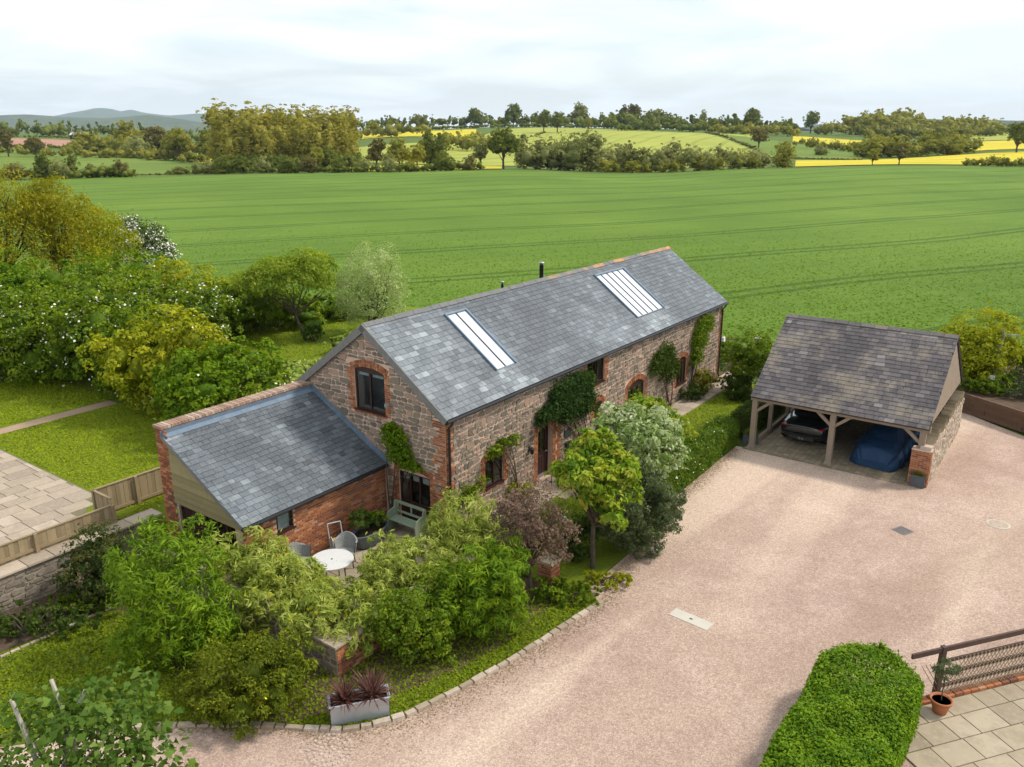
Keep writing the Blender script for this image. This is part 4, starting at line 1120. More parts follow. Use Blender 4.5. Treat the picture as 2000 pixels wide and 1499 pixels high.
# ------------------------------------------------------------------ the brick annexe
annex = root('brick_annexe', 'low red brick annexe with mono pitched slate roof against barn gable', 'outbuilding', bw(-2.7, 4.4, 0), TH)
AV0, AV1, AL, AZ0, AZ1 = 2.62, 6.05, 5.5, 1.95, 3.83
PA = Plane((0, AV0 + .13, 0), (1, 0, 0), (0, 0, 1)); PAE = Plane((-AL + .08, 0, 0), (0, -1, 0), (0, 0, 1))
mb = MB()
aw = (-4.27, -3.67, 1.2, 1.81)
wall_core(mb, PA, -AL + .1, .08, -.1, lambda s: AZ0 - .06, [], [aw], .3)
PAB = Plane((0, AV1 + .36, 0), (-1, 0, 0), (0, 0, 1)); wall_core(mb, PAB, -.08, AL - .1, -.1, lambda s: 4.0, [], [], .36)
asl = (AZ1 - AZ0) / (AV1 - AV0)
wall_core(mb, PAE, -AV1 - .02, -AV0 - .14, -.1, lambda s: AZ0 - .12 + asl * (-s - AV0), [], [(-5.62, -2.9, -.05, 1.84)], .25, -.03)
awl = mb.build('wall', M_bmortar, annex, BF)
bi = bricks_rect(PA, -AL + .1, .09, 0, AZ0 - .1, rg, lambda s, t: not (aw[0] - .02 < s < aw[1] + .02 and aw[2] - .13 < t < aw[3]))
bi += [(PA.mat(aw[0] - .03 + (k+.5)*.083, aw[2] - .065, -.004), (.07, .11, .04), rg.random()) for k in range(8)]
bi += bricks_rect(PAE, -AV1 - .36, -AV1 + .24, 0, 3.95, rg, o=-.004)
bi += bricks_rect(Plane((0, AV1 + .0, 0), (1, 0, 0), (0, 0, 1)), -AL + .1, .08, AZ1 + .02, 4.0, rg, o=-.004)
pieces(awl, 'brick', bi, M_brick, BF, 300, .004, 'brickwork')
M_cop = mat('brick_coping', (.36, .24, .17), .9, .15, vary=[(0, (.27, .16, .11)), (.5, (.38, .25, .18)), (1, (.47, .36, .28))], noise=(9, .5, (.24, .2, .15)), bump=(30, .5, .01))
it = [(Matrix.Translation((-AL + .03 + (k+.5)*.112, AV1 + .18, 3.99)) @ Matrix.Rotation(rg.gauss(0, .01), 4, 'Z'), (.103, .44, .075 + rg.uniform(0, .006)), rg.random()) for k in range(50)]
pieces(annex, 'coping_brick', it, M_cop, BF, 300, .006)
window(annex, PA, *aw, 1, BF, blind=.95, depth=-.06)
aA = math.atan2(AZ1 - AZ0, AV1 - AV0); SA = math.hypot(AZ1 - AZ0, AV1 - AV0)
RA = Plane((-AL, AV0, AZ0), (1, 0, 0), (0, math.cos(aA), math.sin(aA)))
MB().prism([(.01, -.02), (AL + .08, -.02), (AL + .08, SA), (.01, SA)], -.1, 0, RA).build('roof_deck', M_verge, annex, BF)
aroof = [c for c in annex.children if c.name.startswith('roof_deck')][0]; aroof.name = 'roof'; WM[aroof.name] = BF.copy()
pieces(aroof, 'slate', slates(RA, 0, AL + .06, SA - .14, .188, (.2, .4), rg, tone=lambda s, t: .62 - .055 * s + .1 * math.sin(s * 3 + t * 2)), M_slate, BF, 300, .003, 'slating')
mb = MB(); mb.prism([(0, SA - .19), (AL, SA - .19), (AL, SA + .02), (0, SA + .02)], .03, .036, RA)
mb.box((-AL, AV1 - .035, AZ1 - .03), (.05, AV1 - .02, AZ1 + .13)); mb.build('flashing', M_lead, annex, BF)
mb = MB(); mb.prism([(AL - .01, -.02), (AL + .07, -.02), (AL + .07, SA), (AL - .01, SA)], .034, .04, RA)
mb.add([tuple(RA(AL + .06, t, o)) for t, o in ((-.02, .03), (SA, .03), (SA, .17), (-.02, .17))] + [tuple(RA(AL + .075, t, o)) for t, o in ((-.02, .03), (SA, .03), (SA, .17), (-.02, .17))], [(3,2,1,0), (4,5,6,7), (0,1,5,4), (1,2,6,5), (2,3,7,6), (3,0,4,7)]); mb.build('abutment_flashing', M_lead, annex, BF)
mb = MB(); mb.tube([(-AL - .02, AV0 - .06, AZ0 - .07), (.02, AV0 - .06, AZ0 - .07)], .05, 8); mb.build('gutter', M_black, annex, BF)
# timber boarding in the end gable
M_board = mat('green_oak_board', (.25, .2, .095), .85, .15, vary=[(0, (.2, .165, .075)), (.5, (.255, .21, .1)), (1, (.31, .255, .13))], noise=[(3, .4, (.17, .15, .07)), (30, .35, (.33, .28, .16))], bump=(40, .4, .008))
for k in range(9):
    z0 = 1.80 + k * .19; z1 = z0 + .21
    vl = AV1 - .25
    lim = lambda z: AV0 + .1 + max(0, (z - AZ0 + .02) / asl)
    if lim(z1 - .02) > vl - .05: break
    poly = [(-vl, z0), (-lim(z0), z0), (-lim(z1), z1), (-vl, z1)]
    if k == 0: poly = [(-vl, z0), (-lim(z0), z0), (-lim(z1), z1), (-vl, z1)]
    m_ = MB().prism(poly, .0, .05, lambda s_, t_, o_, z0=z0: PAE(s_, t_, o_ * (1 - .62 * min(1, max(0, (t_ - z0) / .21)))), 0, rg.random())
    b_ = m_.build('cladding_board', M_board, annex, BF @ Matrix.Translation((-.004 * (k % 2), 0, 0)))
mb = MB()
for s0, s1 in ((-5.72, -5.62), (-4.5, -4.42), (-3.5, -3.42), (-2.84, -2.76)): mb.prism([(s0, 0), (s1, 0), (s1, 1.8), (s0, 1.8)], -.16, -.03, PAE)
mb.prism([(-5.72, 1.78), (-2.76, 1.78), (-2.76, 1.86), (-5.72, 1.86)], -.16, -.028, PAE)
mb.build('door_frame', M_wood_dk, annex, BF)
mb = MB(); mb.prism([(-5.6, .02), (-4.52, .02), (-4.52, 1.78), (-5.6, 1.78)], -.16, -.11, PAE)
for k in range(7): mb.prism([(-5.58 + k*.152, .05), (-5.44 + k*.152, .05), (-5.44 + k*.152, 1.74), (-5.58 + k*.152, 1.74)], -.11, -.1, PAE, .005)
mb.build('door', M_wood_dk, annex, BF)
window(annex, PAE, -4.4, -3.52, .3, 1.78, 2, BF, depth=-.14, sill=False)
window(annex, PAE, -3.4, -2.86, .3, 1.78, 1, BF, depth=-.14, sill=False)
# ------------------------------------------------------------------ the open-fronted garage
GU0, GUR, GU1, GV0, GV1, GZ0, GZR = 12.9, 16.5, 20.1, -4.62, -11.05, 2.2, 4.8
garage = root('open_garage', 'open fronted oak framed double garage with old slate roof beside drive', 'garage', bw(16.5, -7.8, 0), TH)
M_oak = mat('weathered_oak', (.27, .21, .155), .85, .15, noise=[(2.5, .5, (.19, .15, .11)), (25, .5, (.36, .3, .23))], bump=(35, .5, .008))
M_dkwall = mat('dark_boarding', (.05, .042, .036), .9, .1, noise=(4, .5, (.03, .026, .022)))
aG = math.atan2(GZR - GZ0, GUR - GU0); SG = math.hypot(GZR - GZ0, GUR - GU0); GW = GV0 - GV1
RGf = Plane((GU0, GV0, GZ0), (0, -1, 0), (math.cos(aG), 0, math.sin(aG)))
RGb = Plane((GU1, GV1, GZ0), (0, 1, 0), (-math.cos(aG), 0, math.sin(aG)))
mb = MB()
mb.prism([(0.02, 0), (GW-.02, 0), (GW-.02, SG), (0.02, SG)], -.1, 0, RGf); mb.prism([(0.02, 0), (GW-.02, 0), (GW-.02, SG), (0.02, SG)], -.099, -.001, RGb)
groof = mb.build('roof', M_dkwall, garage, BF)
pieces(groof, 'slate', slates(RGf, 0, GW, SG - .08, .192, (.17, .36), rg, tone=lambda s, t: .38 + .12 * math.sin(s * 1.7) + .12 * (t / SG)), M_slate_g, BF, 300, .003, 'slating')
pieces(groof, 'slate', slates(RGb, 0, GW, SG - .08, .192, (.25, .4), rg), M_slate_g, BF, 0, .003, 'slating')
gt = {}
ng = int(GW / .46)
M_gridge = mat('old_ridge_tile', (.14, .125, .12), .8, .2, vary=[(0, (.1, .095, .095)), (.6, (.16, .145, .135)), (1, (.28, .2, .14))], noise=(9, .5, (.22, .2, .16)), bump=(20, .4, .008))
for k in range(ng):
    key = rg.randint(0, 5)
    if key not in gt:
        w = GW / ng - .012; m_ = MB(); c, s_ = math.cos(aG), math.sin(aG)
        for sg in (-1, 1):
            pts = [(0, .02), (sg*.17*c, -.17*s_+.02), (sg*.17*c+sg*.018*s_, -.17*s_+.02+.018*c), (0, .045)]
            if sg < 0: pts = pts[::-1]
            V_ = [(p[0], -w/2, p[1]) for p in pts] + [(p[0], w/2, p[1]) for p in pts]
            m_.add(V_, [(0,1,2,3),(7,6,5,4),(0,4,5,1),(1,5,6,2),(2,6,7,3),(3,7,4,0)], key / 5)
        gt[key] = m_.mesh('ridge_tile', M_gridge)
    put(bpy.data.objects.new('ridge_tile', gt[key]), groof, BF @ Matrix.Translation((GUR, GV0 - (k+.5)*GW/ng, GZR + .02 + rg.uniform(-.008, .008))))
# frame
def gbeam(name, p, q, w, h):
    m_ = MB(); m_.beam(p, q, w, h); return m_.build(name, M_oak, garage, BF)
gbeam('eaves_beam', (GU0 + .22, GV0 + .02, GZ0 - .1), (GU0 + .22, GV1 - .0, GZ0 - .1), .17, .2)
for v, z0 in ((GV0 - .14, 0.0), (-7.75, 0.0), (-10.83, 1.32)):
    mb = MB(); mb.beam((GU0 + .25, v, z0), (GU0 + .25, v, GZ0 - .2), .2, .2, up=(1, 0, 0))
    if z0 == 0: mb.box((GU0 + .1, v - .16, 0), (GU0 + .4, v + .16, .14), None, .5, .04)
    mb.build('post', M_oak, garage, BF)
for v, d in ((GV0 - .14, -1), (-7.75, 1), (-7.75, -1), (-10.83, 1)):
    gbeam('brace', (GU0 + .25, v + d * .06, 1.55), (GU0 + .25, v + d * .62, GZ0 - .18), .09, .11)
for v in (GV0 - .14, -7.75, -10.83):
    gbeam('tie_beam', (GU0 + .3, v, GZ0 - .06), (GU1 - .3, v, GZ0 - .06), .14, .17)
for u in (15.2, 17.5, 19.8):
    mb = MB(); mb.beam((u, GV0 - .14, 0), (u, GV0 - .14, GZ0 - .14), .16, .16, up=(1, 0, 0)); mb.build('post', M_oak, garage, BF)
gbeam('sill_rail', (GU0 + .4, GV0 - .14, .12), (GU1 - .2, GV0 - .14, .12), .12, .2)
# boarded gables and back wall: each board a piece
bt = []
for side, v in ((0, GV0 - .05), (1, GV1 + .06)):
    PGa = Plane((0, v, 0), (1, 0, 0), (0, 0, 1)) if side else Plane((0, v, 0), (-1, 0, 0), (0, 0, 1))
    for k in range(14):
        z0 = GZ0 + .0 + k * .18
        if z0 + .18 > GZR - .15: break
        f0 = GU0 + .12 + (z0 - GZ0 + .14) / math.tan(aG); f1 = GU0 + .12 + (z0 + .19 - GZ0 + .14) / math.tan(aG)
        pl = [(f0, z0), (2*GUR - f0, z0), (2*GUR - f1, z0 + .19), (f1, z0 + .19)]
        if not side: pl = [(-p[0], p[1]) for p in pl][::-1]
        MB().prism(pl, -.02, .005 + .004 * (k % 2), PGa, 0, rg.random()).build('gable_board', M_oak, garage, BF)
for k in range(11):
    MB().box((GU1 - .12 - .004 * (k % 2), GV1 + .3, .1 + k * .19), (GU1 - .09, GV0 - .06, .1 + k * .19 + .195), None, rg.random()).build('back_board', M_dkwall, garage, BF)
# side wall of pale rubble with a brick pier at its front
M_pstone = mat('pale_rubble', (.43, .34, .26), .9, .12, vary=[(0, (.3, .235, .17)), (.5, (.42, .335, .25)), (1, (.55, .46, .37))], noise=(6, .5, (.34, .28, .21)), bump=(28, .7, .012))
M_pmort = mat('pale_mortar', (.52, .42, .33), .95, .1, noise=(5, .5, (.42, .32, .24)))
PS = Plane((0, -11.18, 0), (1, 0, 0), (0, 0, 1))
mb = MB(); mb.box((13.0, -11.18, -.05), (20.1, -10.82, 1.5)); swall = mb.build('side_wall', M_pmort, garage, BF)
stones(swall, PS, rubble(13.25, 20.1, 0, 1.5, 33, (.12, .22), (.16, .4), [], [(0, 1, 1.48)]), M_pstone, BF, 150, 3)
PP = Plane((12.95, 0, 0), (0, -1, 0), (0, 0, 1))
mb = MB(); mb.box((12.95, -11.2, -.05), (13.28, -10.58, 1.33)); pier = mb.build('brick_pier', M_bmortar, garage, BF)
bi = bricks_rect(PP, 10.58, 11.2, 0, 1.33, rg) + bricks_rect(Plane((0, -11.2, 0), (1, 0, 0), (0, 0, 1)), 12.94, 13.28, 0, 1.33, rg) + bricks_rect(Plane((0, -10.58, 0), (-1, 0, 0), (0, 0, 1)), -13.28, -12.95, 0, 1.33, rg)
pieces(pier, 'brick', bi, M_brick, BF, 300)
MB().box((12.93, -11.22, 1.33), (13.3, -10.56, 1.38), None, .5, .01).build('pier_cap', M_pmort, garage, BF)
M_coping = mat('coping_stone', (.32, .25, .16), .9, .12, vary=[(0, (.2, .16, .1)), (.5, (.32, .25, .16)), (1, (.42, .34, .23))], noise=(9, .5, (.2, .17, .1)), bump=(30, .6, .01))
it = []
for k in range(62):
    u = 13.3 + k * .108
    it.append((Matrix.Translation((u, -11.0, 1.48)) @ Matrix.Rotation(R(28) + rg.gauss(0, .12), 4, 'Y') @ Matrix.Rotation(rg.gauss(0, .08), 4, 'Z'), (.04 + rg.random() * .025, .3 + rg.random() * .12, .2 + rg.random() * .16), rg.random()))
pieces(swall, 'coping_stone', it, M_coping, BF, 300, .012)
# paved floor
M_paver = mat('brick_paver', (.3, .24, .16), .85, .2, vary=[(0, (.22, .175, .12)), (.5, (.29, .235, .16)), (1, (.36, .3, .21))], noise=(2.5, .5, (.22, .17, .11)), bump=(30, .3, .006))
gf = flat('garage_floor', uvl([(12.75, -4.5), (12.75, -11.1), (20, -11.1), (20, -4.5)]), .012, jm)
paving(gf, 'paver', 12.75, 20.0, -11.1, -4.5, -.02, M_paver, 12, (.21,), (.21, .22), gap=.01)

# ------------------------------------------------------------------ vehicles
def loft(secs, ring):
    """secs: list of x and a closed profile; returns verts, quads with end caps"""
    V = []; F = []; n = ring
    for x, pr in secs: V += [(x, y, z) for y, z in pr]
    for i in range(len(secs) - 1):
        for k in range(n):
            a, b = i*n+k, i*n+(k+1) % n; F.append((a, b, b+n, a+n))
    F.append(tuple(range(n))[::-1]); F.append(tuple((len(secs)-1)*n+k for k in range(n)))
    return V, F
def halfp(pts): return pts + [(-y, z) for y, z in pts[::-1]]
M_car = mat('black_car_paint', (.012, .015, .017), .16, .6); MATS['black_car_paint'].node_tree.nodes['Principled BSDF'].inputs['Coat Weight'].default_value = .8
M_rub = mat('tyre_rubber', (.02, .02, .02), .85, .2); M_alloy = mat('alloy', (.3, .3, .31), .3, .5, .9)
M_red = mat('tail_light_glass', (.4, .01, .012), .15, .6); M_cloth = mat('soft_top_fabric', (.012, .012, .013), .85, .15)
M_chrome = mat('chrome', (.65, .66, .68), .12, .5, 1.0)
M_cglass = mat('dark_car_glass', (.01, .012, .014), .05, .6)
cp = gp(1562, 872); CW = Matrix.Translation((cp[0], cp[1], .035)) @ Matrix.Rotation(TH + R(2), 4, 'Z')
car = root('sports_car', 'black sports car parked tail outwards in left garage bay', 'car', (cp[0], cp[1], .035), TH + R(2))
def prof(w, zl, zs, zd, dw=.62):
    return halfp([(0, zl), (w*.55, zl), (w*.88, zl+.02), (w*.985, zl+.13), (w, zs-.1), (w*.975, zs), (w*.88, zd-.03), (w*dw, zd), (w*.3, zd+.012), (0.0001, zd+.016)])
secs = [(-.0, prof(.55, .46, .66, .76)), (.03, prof(.74, .38, .68, .82)), (.12, prof(.85, .28, .72, .885)), (.35, prof(.925, .2, .76, .925)), (.75, prof(.955, .17, .8, .945)), (1.2, prof(.95, .15, .8, .93)), (1.8, prof(.92, .14, .78, .9)), (2.6, prof(.91, .14, .78, .9)), (3.2, prof(.925, .15, .78, .91)), (3.8, prof(.92, .17, .74, .86)), (4.2, prof(.84, .2, .66, .76)), (4.42, prof(.62, .28, .55, .62))]
V, F = loft(secs, 20); mb = MB(); mb.add(V, F); body = mb.build('body', M_car, car, CW, True)
def subd(o, l=2):
    m_ = o.modifiers.new('sub', 'SUBSURF'); m_.levels = l; m_.render_levels = l
subd(body)
def rp(w, z0, z1): return halfp([(0, z0), (w, z0), (w*.97, z0+(z1-z0)*.5), (w*.78, z1-.02), (w*.4, z1), (.0001, z1+.004)])
V, F = loft([(.95, rp(.6, .9, .93)), (1.15, rp(.68, .9, 1.06)), (1.5, rp(.72, .9, 1.25)), (2.0, rp(.73, .9, 1.31)), (2.45, rp(.72, .9, 1.27)), (3.0, rp(.7, .9, .98)), (3.15, rp(.66, .9, .92))], 12)
mb = MB(); mb.add(V, F); tp = mb.build('soft_top', M_cloth, car, CW, True); subd(tp)
mb = MB(); mb.add([(1.13, -.46, 1.07), (1.13, .46, 1.07), (1.36, .42, 1.215), (1.36, -.42, 1.215), (1.15, -.46, 1.04), (1.15, .46, 1.04), (1.39, .42, 1.19), (1.39, -.42, 1.19)], [(0,3,2,1),(4,5,6,7),(0,1,5,4),(1,2,6,5),(2,3,7,6),(3,0,4,7)]); mb.build('rear_window', M_cglass, car, CW)
for sg in (-1, 1):
    mb = MB(); pts = [(.05, sg*.5, .73), (.06, sg*.62, .735), (.11, sg*.74, .74), (.22, sg*.85, .745)]
    mb.tube(pts, [.016, .042, .05, .026], 8); mb.build('tail_light', M_red, car, CW, True)
    for x in (.78, 3.5):
        mb = MB(); mb.lathe([(.26, -.11), (.33, -.09), (.345, 0), (.33, .09), (.26, .11)], (0, 0, 0), 24)
        WW = CW @ Matrix.Translation((x, sg*.82, .345)) @ Matrix.Rotation(R(90), 4, 'X'); w = mb.build('wheel', M_rub, car, WW, True)
        mb = MB()
        mb.lathe([(.06, .112), (.05, .125), (.03, .128)], (0, 0, 0), 12); mb.lathe([(.06, -.128), (.05, -.125), (.03, -.112)], (0, 0, 0), 12)
        for k in range(5):
            a = k * 2 * math.pi / 5; mb.beam((.04*math.cos(a), .04*math.sin(a), .115), (.26*math.cos(a), .26*math.sin(a), .108), .05, .02); mb.beam((.04*math.cos(a), .04*math.sin(a), -.115), (.26*math.cos(a), .26*math.sin(a), -.108), .05, .02)
        mb.build('rim', M_alloy, w, WW)
    mb = MB(); mb.lathe([(.045, 0), (.055, .0), (.055, .12), (.045, .12)], (0, 0, 0), 14)
    mb.build('exhaust', M_chrome, car, CW @ Matrix.Translation((.0, sg*.065, .3)) @ Matrix.Rotation(R(90), 4, 'Y'))
    mb = MB(); mb.box((2.35, sg*.93 - .09, .92), (2.5, sg*.93 + .09, 1.04), None, .5, .02); mb.build('mirror', M_car, car, CW)
mb = MB(); mb.tube([(.035, -.5, .735), (.0, 0, .742), (.035, .5, .735)], .011, 6); mb.build('boot_trim', M_chrome, car, CW)
mb = MB(); mb.box((.0, -.5, .24), (.12, .5, .4), None, .5, .03); mb.build('diffuser', M_black, car, CW)
mb = MB(); mb.tube([(-.005, -.72, .5), (-.03, 0, .5), (-.005, .72, .5)], .018, 6); mb.build('bumper_crease', M_car, car, CW)
# the covered car
cc = gp(1703, 915); CW2 = Matrix.Translation((cc[0], cc[1], .035)) @ Matrix.Rotation(TH - R(2), 4, 'Z')
cover = root('covered_car', 'car hidden under a wrinkled blue cover in right garage bay', 'car', (cc[0], cc[1], .035), TH - R(2))
n1, n2 = 60, 64; V = []; rn = np.random.default_rng(5)
top = lambda x: np.interp(x, [-.05, .0, .1, .35, .8, 1.3, 1.8, 2.4, 2.9, 3.5, 4.0, 4.15, 4.2], [.3, .62, .74, .8, .86, 1.12, 1.24, 1.22, 1.0, .82, .7, .5, .3])
hw = lambda x: np.interp(x, [-.05, .0, .15, .5, 1.5, 3.2, 3.9, 4.15, 4.2], [.55, .66, .78, .84, .86, .85, .75, .6, .5])
for i in range(n1):
    x = -.05 + 4.25 * i / (n1 - 1); h, w = top(x), hw(x)
    for k in range(n2):
        f = k / (n2 - 1); a = math.pi * f
        cx_ = math.copysign(abs(math.cos(a)) ** .55, math.cos(a)); sz = abs(math.sin(a)) ** (.62 if h > .95 else .45)
        low = 1 - sz
        fold = .04 * math.sin(x * 9 + 3 * math.sin(f * 9)) * low + .03 * math.sin(x * 19 + f * 22) * low + .018 * math.sin(f * 40 + x * 5) + .02 * math.sin(x * 5 - f * 14)
        fl = .05 * low ** 2
        V.append((x + .02 * math.sin(f * 30 + x * 8) + (-.04 if i == 0 else 0), cx_ * (w * (1 - .18 * sz * (h > .95)) + fold + fl), .03 + (h - .03) * sz + .012 * math.sin(x * 13 + f * 11)))
F = [(i*n2+k, i*n2+k+1, (i+1)*n2+k+1, (i+1)*n2+k) for i in range(n1-1) for k in range(n2-1)]
mb = MB(); mb.add(V, F); mb.add([V[k] for k in range(n2)], [tuple(range(n2))]); mb.add([V[(n1-1)*n2+k] for k in range(n2)], [tuple(range(n2))[::-1]])
M_tarp = mat('blue_cover', (.012, .045, .11), .55, .35, noise=(3, .4, (.018, .062, .145)), bump=(6, .9, .06))
mb.build('cover', M_tarp, cover, CW2, True)
mb = MB()
for x in (.75, 3.3):
    for sg in (-1, 1): mb.lathe([(.22, -.09), (.3, -.08), (.3, .08), (.22, .09)], (0, 0, 0), 16)
    break
for x in (.75, 3.3):
    for sg in (-1, 1):
        w = MB(); w.lathe([(.2, -.09), (.3, -.08), (.3, .08), (.2, .09)], (0, 0, 0), 18)
        w.build('wheel', M_rub, cover, CW2 @ Matrix.Translation((x, sg*.7, .3)) @ Matrix.Rotation(R(90), 4, 'X'), True)
# ------------------------------------------------------------------ walls, fences, gate
LW = root('stone_retaining_wall', 'weathered rubble retaining wall with flat slab capping below board fence', 'wall', bw(-9, 6.9, 0), TH)
PLW = Plane((0, 6.9, 0), (1, 0, 0), (0, 0, 1))
M_old = mat('lichen_stone', (.28, .23, .17), .92, .1, vary=[(0, (.12, .1, .08)), (.5, (.2, .165, .125)), (1, (.29, .24, .18))], noise=[(2, .5, (.2, .17, .13)), (14, .4, (.42, .37, .29))], bump=(25, .8, .02))
mb = MB(); mb.box((-20, 6.9, -.1), (-5.45, 7.25, 1.06)); cw = mb.build('wall', mat('old_mortar', (.36, .29, .21), .95, .1, noise=(3, .5, (.26, .21, .15))), LW, BF)
stones(cw, PLW, rubble(-14, -5.5, 0, 1.05, 44, (.13, .24), (.25, .6), [], [(0, 1, 1.04)]), M_old, BF, 140, 6, (.015, .05))
it = []; u = -14.5
while u < -5.5:
    w = rg.uniform(.6, .95); it.append((Matrix.Translation((u + w/2, 7.1, 1.055)), (w - .012, .58, .05), rg.random())); u += w
pieces(LW, 'capping_slab', it, M_slab, BF, 300, .008)
M_fence = mat('fence_board', (.3, .22, .12), .85, .15, vary=[(0, (.2, .15, .085)), (.5, (.29, .215, .125)), (1, (.38, .29, .17))], noise=[(2.5, .45, (.2, .16, .09)), (30, .3, (.4, .32, .2))], bump=(40, .4, .006))
def board_fence(label, runs, z0, z1, posts):
    r = root('board_fence', label, 'fence', bw(*runs[0][0], z0), TH)
    it = []
    for (a, b) in runs:
        a, b = np.array(a, float), np.array(b, float); d = b - a; L = np.linalg.norm(d); an = math.atan2(d[1], d[0]); n = int(L / .125)
        for k in range(n):
            p = a + d * ((k + .5) / n)
            M = Matrix.Translation((p[0], p[1], (z0 + z1) / 2)) @ Matrix.Rotation(an, 4, 'Z') @ Matrix.Rotation(R(90), 4, 'X') @ Matrix.Translation((0, 0, -.009 + .008 * (k % 2)))
            it.append((M, (L / n + .006, z1 - z0 + rg.uniform(-.01, .01), .018), rg.random()))
        for z, h in ((z1 + .015, .03),):
            mb = MB(); mb.beam((a[0], a[1], z), (b[0], b[1], z), .075, h); mb.build('capping_rail', M_fence, r, BF)
        for z in (z0 + .12,):
            n_ = np.array([-d[1], d[0]]) / L * -.035
            mb = MB(); mb.beam((a[0]+n_[0], a[1]+n_[1], z), (b[0]+n_[0], b[1]+n_[1], z), .03, .09); mb.build('gravel_board', M_fence, r, BF)
    pieces(r, 'board', it, M_fence, BF, 300, .002)
    for p in posts:
        mb = MB(); mb.box((p[0]-.05, p[1]-.05, z0 - .05), (p[0]+.05, p[1]+.05, z1 + .03), None, .5, .006); mb.build('post', M_fence, r, BF)
    return r
board_fence('low board fence standing on the stone retaining wall capping', [((-14, 7.42), (-6.5, 7.42))], 1.1, 1.64, [(-12.4, 7.36), (-10.6, 7.36), (-8.7, 7.36), (-6.5, 7.36)])
board_fence('board fence turning the corner between patio and brick annexe', [((-6.45, 7.5), (-6.45, 8.5)), ((-6.42, 8.52), (-3.6, 8.45))], .88, 1.8, [(-6.45, 8.5), (-5.15, 8.42), (-3.7, 8.4)])
mb = MB(); mb.box((-6.3, 7.3, .4), (-5.4, 8.35, .86)); mb.build('ledge', M_pebble, LW, BF)
# the low terrace wall
TW = root('terrace_wall', 'low brick and stone terrace wall with flat slab capping behind shrubs', 'wall', bw(-6.5, -2.1, 0), TH)
mb = MB(); mb.box((-6.62, -2.2, -.05), (-.35, -1.9, .8)); mb.box((-6.62, -1.9, -.05), (-6.3, 5.0, .8)); tw = mb.build('wall', M_bmortar, TW, BF)
PT1 = Plane((0, -2.2, 0), (1, 0, 0), (0, 0, 1)); PT2 = Plane((-6.62, 0, 0), (0, -1, 0), (0, 0, 1))
pieces(tw, 'brick', bricks_rect(PT1, -6.62, -.4, 0, .8, rg), M_brick, BF, 160, .004, 'brickwork')
stones(tw, PT2, rubble(-5.0, 2.2, 0, .8, 61, (.13, .22), (.2, .5), [], [(0, 1, .79)]), M_old, BF, 60, 7)
it = []
u = -6.7
while u < -.4:
    w = rg.uniform(.55, .8); it.append((Matrix.Translation((u + w/2, -2.05, .802)), (w - .012, .42, .05), rg.random())); u += w
v = -1.82
while v < 4.9:
    w = rg.uniform(.55, .8); it.append((Matrix.Translation((-6.46, v + w/2, .8015)), (.44, w - .012, .05), rg.random())); v += w
pieces(TW, 'capping_slab', it, M_slabd, BF, 300, .008)
gpier = root('gate_pier', 'short brick gate pier at the end of the terrace wall', 'pier', bw(-.45, -4.0, 0), TH)
mb = MB(); mb.box((-.68, -4.2, -.05), (-.24, -3.76, .84)); gm = mb.build('core', M_bmortar, gpier, BF)
bi = bricks_rect(Plane((0, -4.2, 0), (1, 0, 0), (0, 0, 1)), -.69, -.23, 0, .83, rg) + bricks_rect(Plane((-.68, 0, 0), (0, -1, 0), (0, 0, 1)), 3.76, 4.2, 0, .83, rg)
pieces(gpier, 'brick', bi, M_brick, BF, 300)
MB().box((-.73, -4.25, .835), (-.19, -3.71, .9), None, .5, .02).build('pier_cap', M_slabd, gpier, BF)
# sleeper wall right of the garage
SW = root('sleeper_wall', 'brown timber sleeper retaining wall right of the garage', 'wall', (20.7, 34.2, 0))
p0, p1 = np.array([19.6, 36.6]), np.array([24.3, 26.0]); d = p1 - p0; an = math.atan2(d[1], d[0]); L = np.linalg.norm(d)
M_sleep = mat('brown_sleeper', (.13, .075, .05), .85, .15, vary=[(0, (.1, .058, .04)), (1, (.17, .1, .065))], noise=[(3, .5, (.08, .05, .035)), (25, .3, (.22, .14, .09))], bump=(30, .4, .008))
it = []
for r_ in range(5):
    for k in range(5):
        p = p0 + d * ((k + .5 + (.25 if r_ % 2 else 0)) / 5)
        it.append((Matrix.Translation((p[0], p[1], .02 + r_ * .175)) @ Matrix.Rotation(an, 4, 'Z') @ Matrix.Translation((0, rg.uniform(-.008, .008), 0)), (L/5 - .012, .14, .17), rg.random()))
pieces(SW, 'sleeper', it, M_sleep, I4, 300, .008)
flat('raised_bed', [(19.7, 36.7), (24.4, 26.1), (40, 24), (42, 34), (24, 44)], .8, M_soil, .8)
# field gate and rails at the far end of the barn path
M_gate = mat('grey_gate_wood', (.3, .235, .165), .85, .15, noise=(8, .5, (.22, .17, .12)))
gt_ = root('field_gate', 'small five barred wooden gate across the end of the barn path', 'gate', bw(23.4, -.5, 0), TH)
for k, z in enumerate((.18, .4, .62, .84, 1.04)):
    mb = MB(); mb.beam((23.4, .35, z), (23.4, -1.25, z), .035, .085 if k < 4 else .11); mb.build('bar', M_gate, gt_, BF)
for v in (.35, -1.25): mb = MB(); mb.beam((23.4, v, .1), (23.4, v, 1.1), .06, .08, up=(0, 1, 0)); mb.build('stile', M_gate, gt_, BF)
mb = MB(); mb.beam((23.44, .3, .2), (23.44, -1.2, 1.0), .03, .07); mb.build('diagonal_brace', M_gate, gt_, BF)
rf = root('rail_fence', 'post and rail fence along the wheat field edge behind gate', 'fence', bw(24.6, -2.5, 0), TH)
for z in (.55, .95, 1.3): mb = MB(); mb.beam((24.6, 3.0, z), (24.6, -4.2, z), .04, .09); mb.build('rail', M_gate, rf, BF)
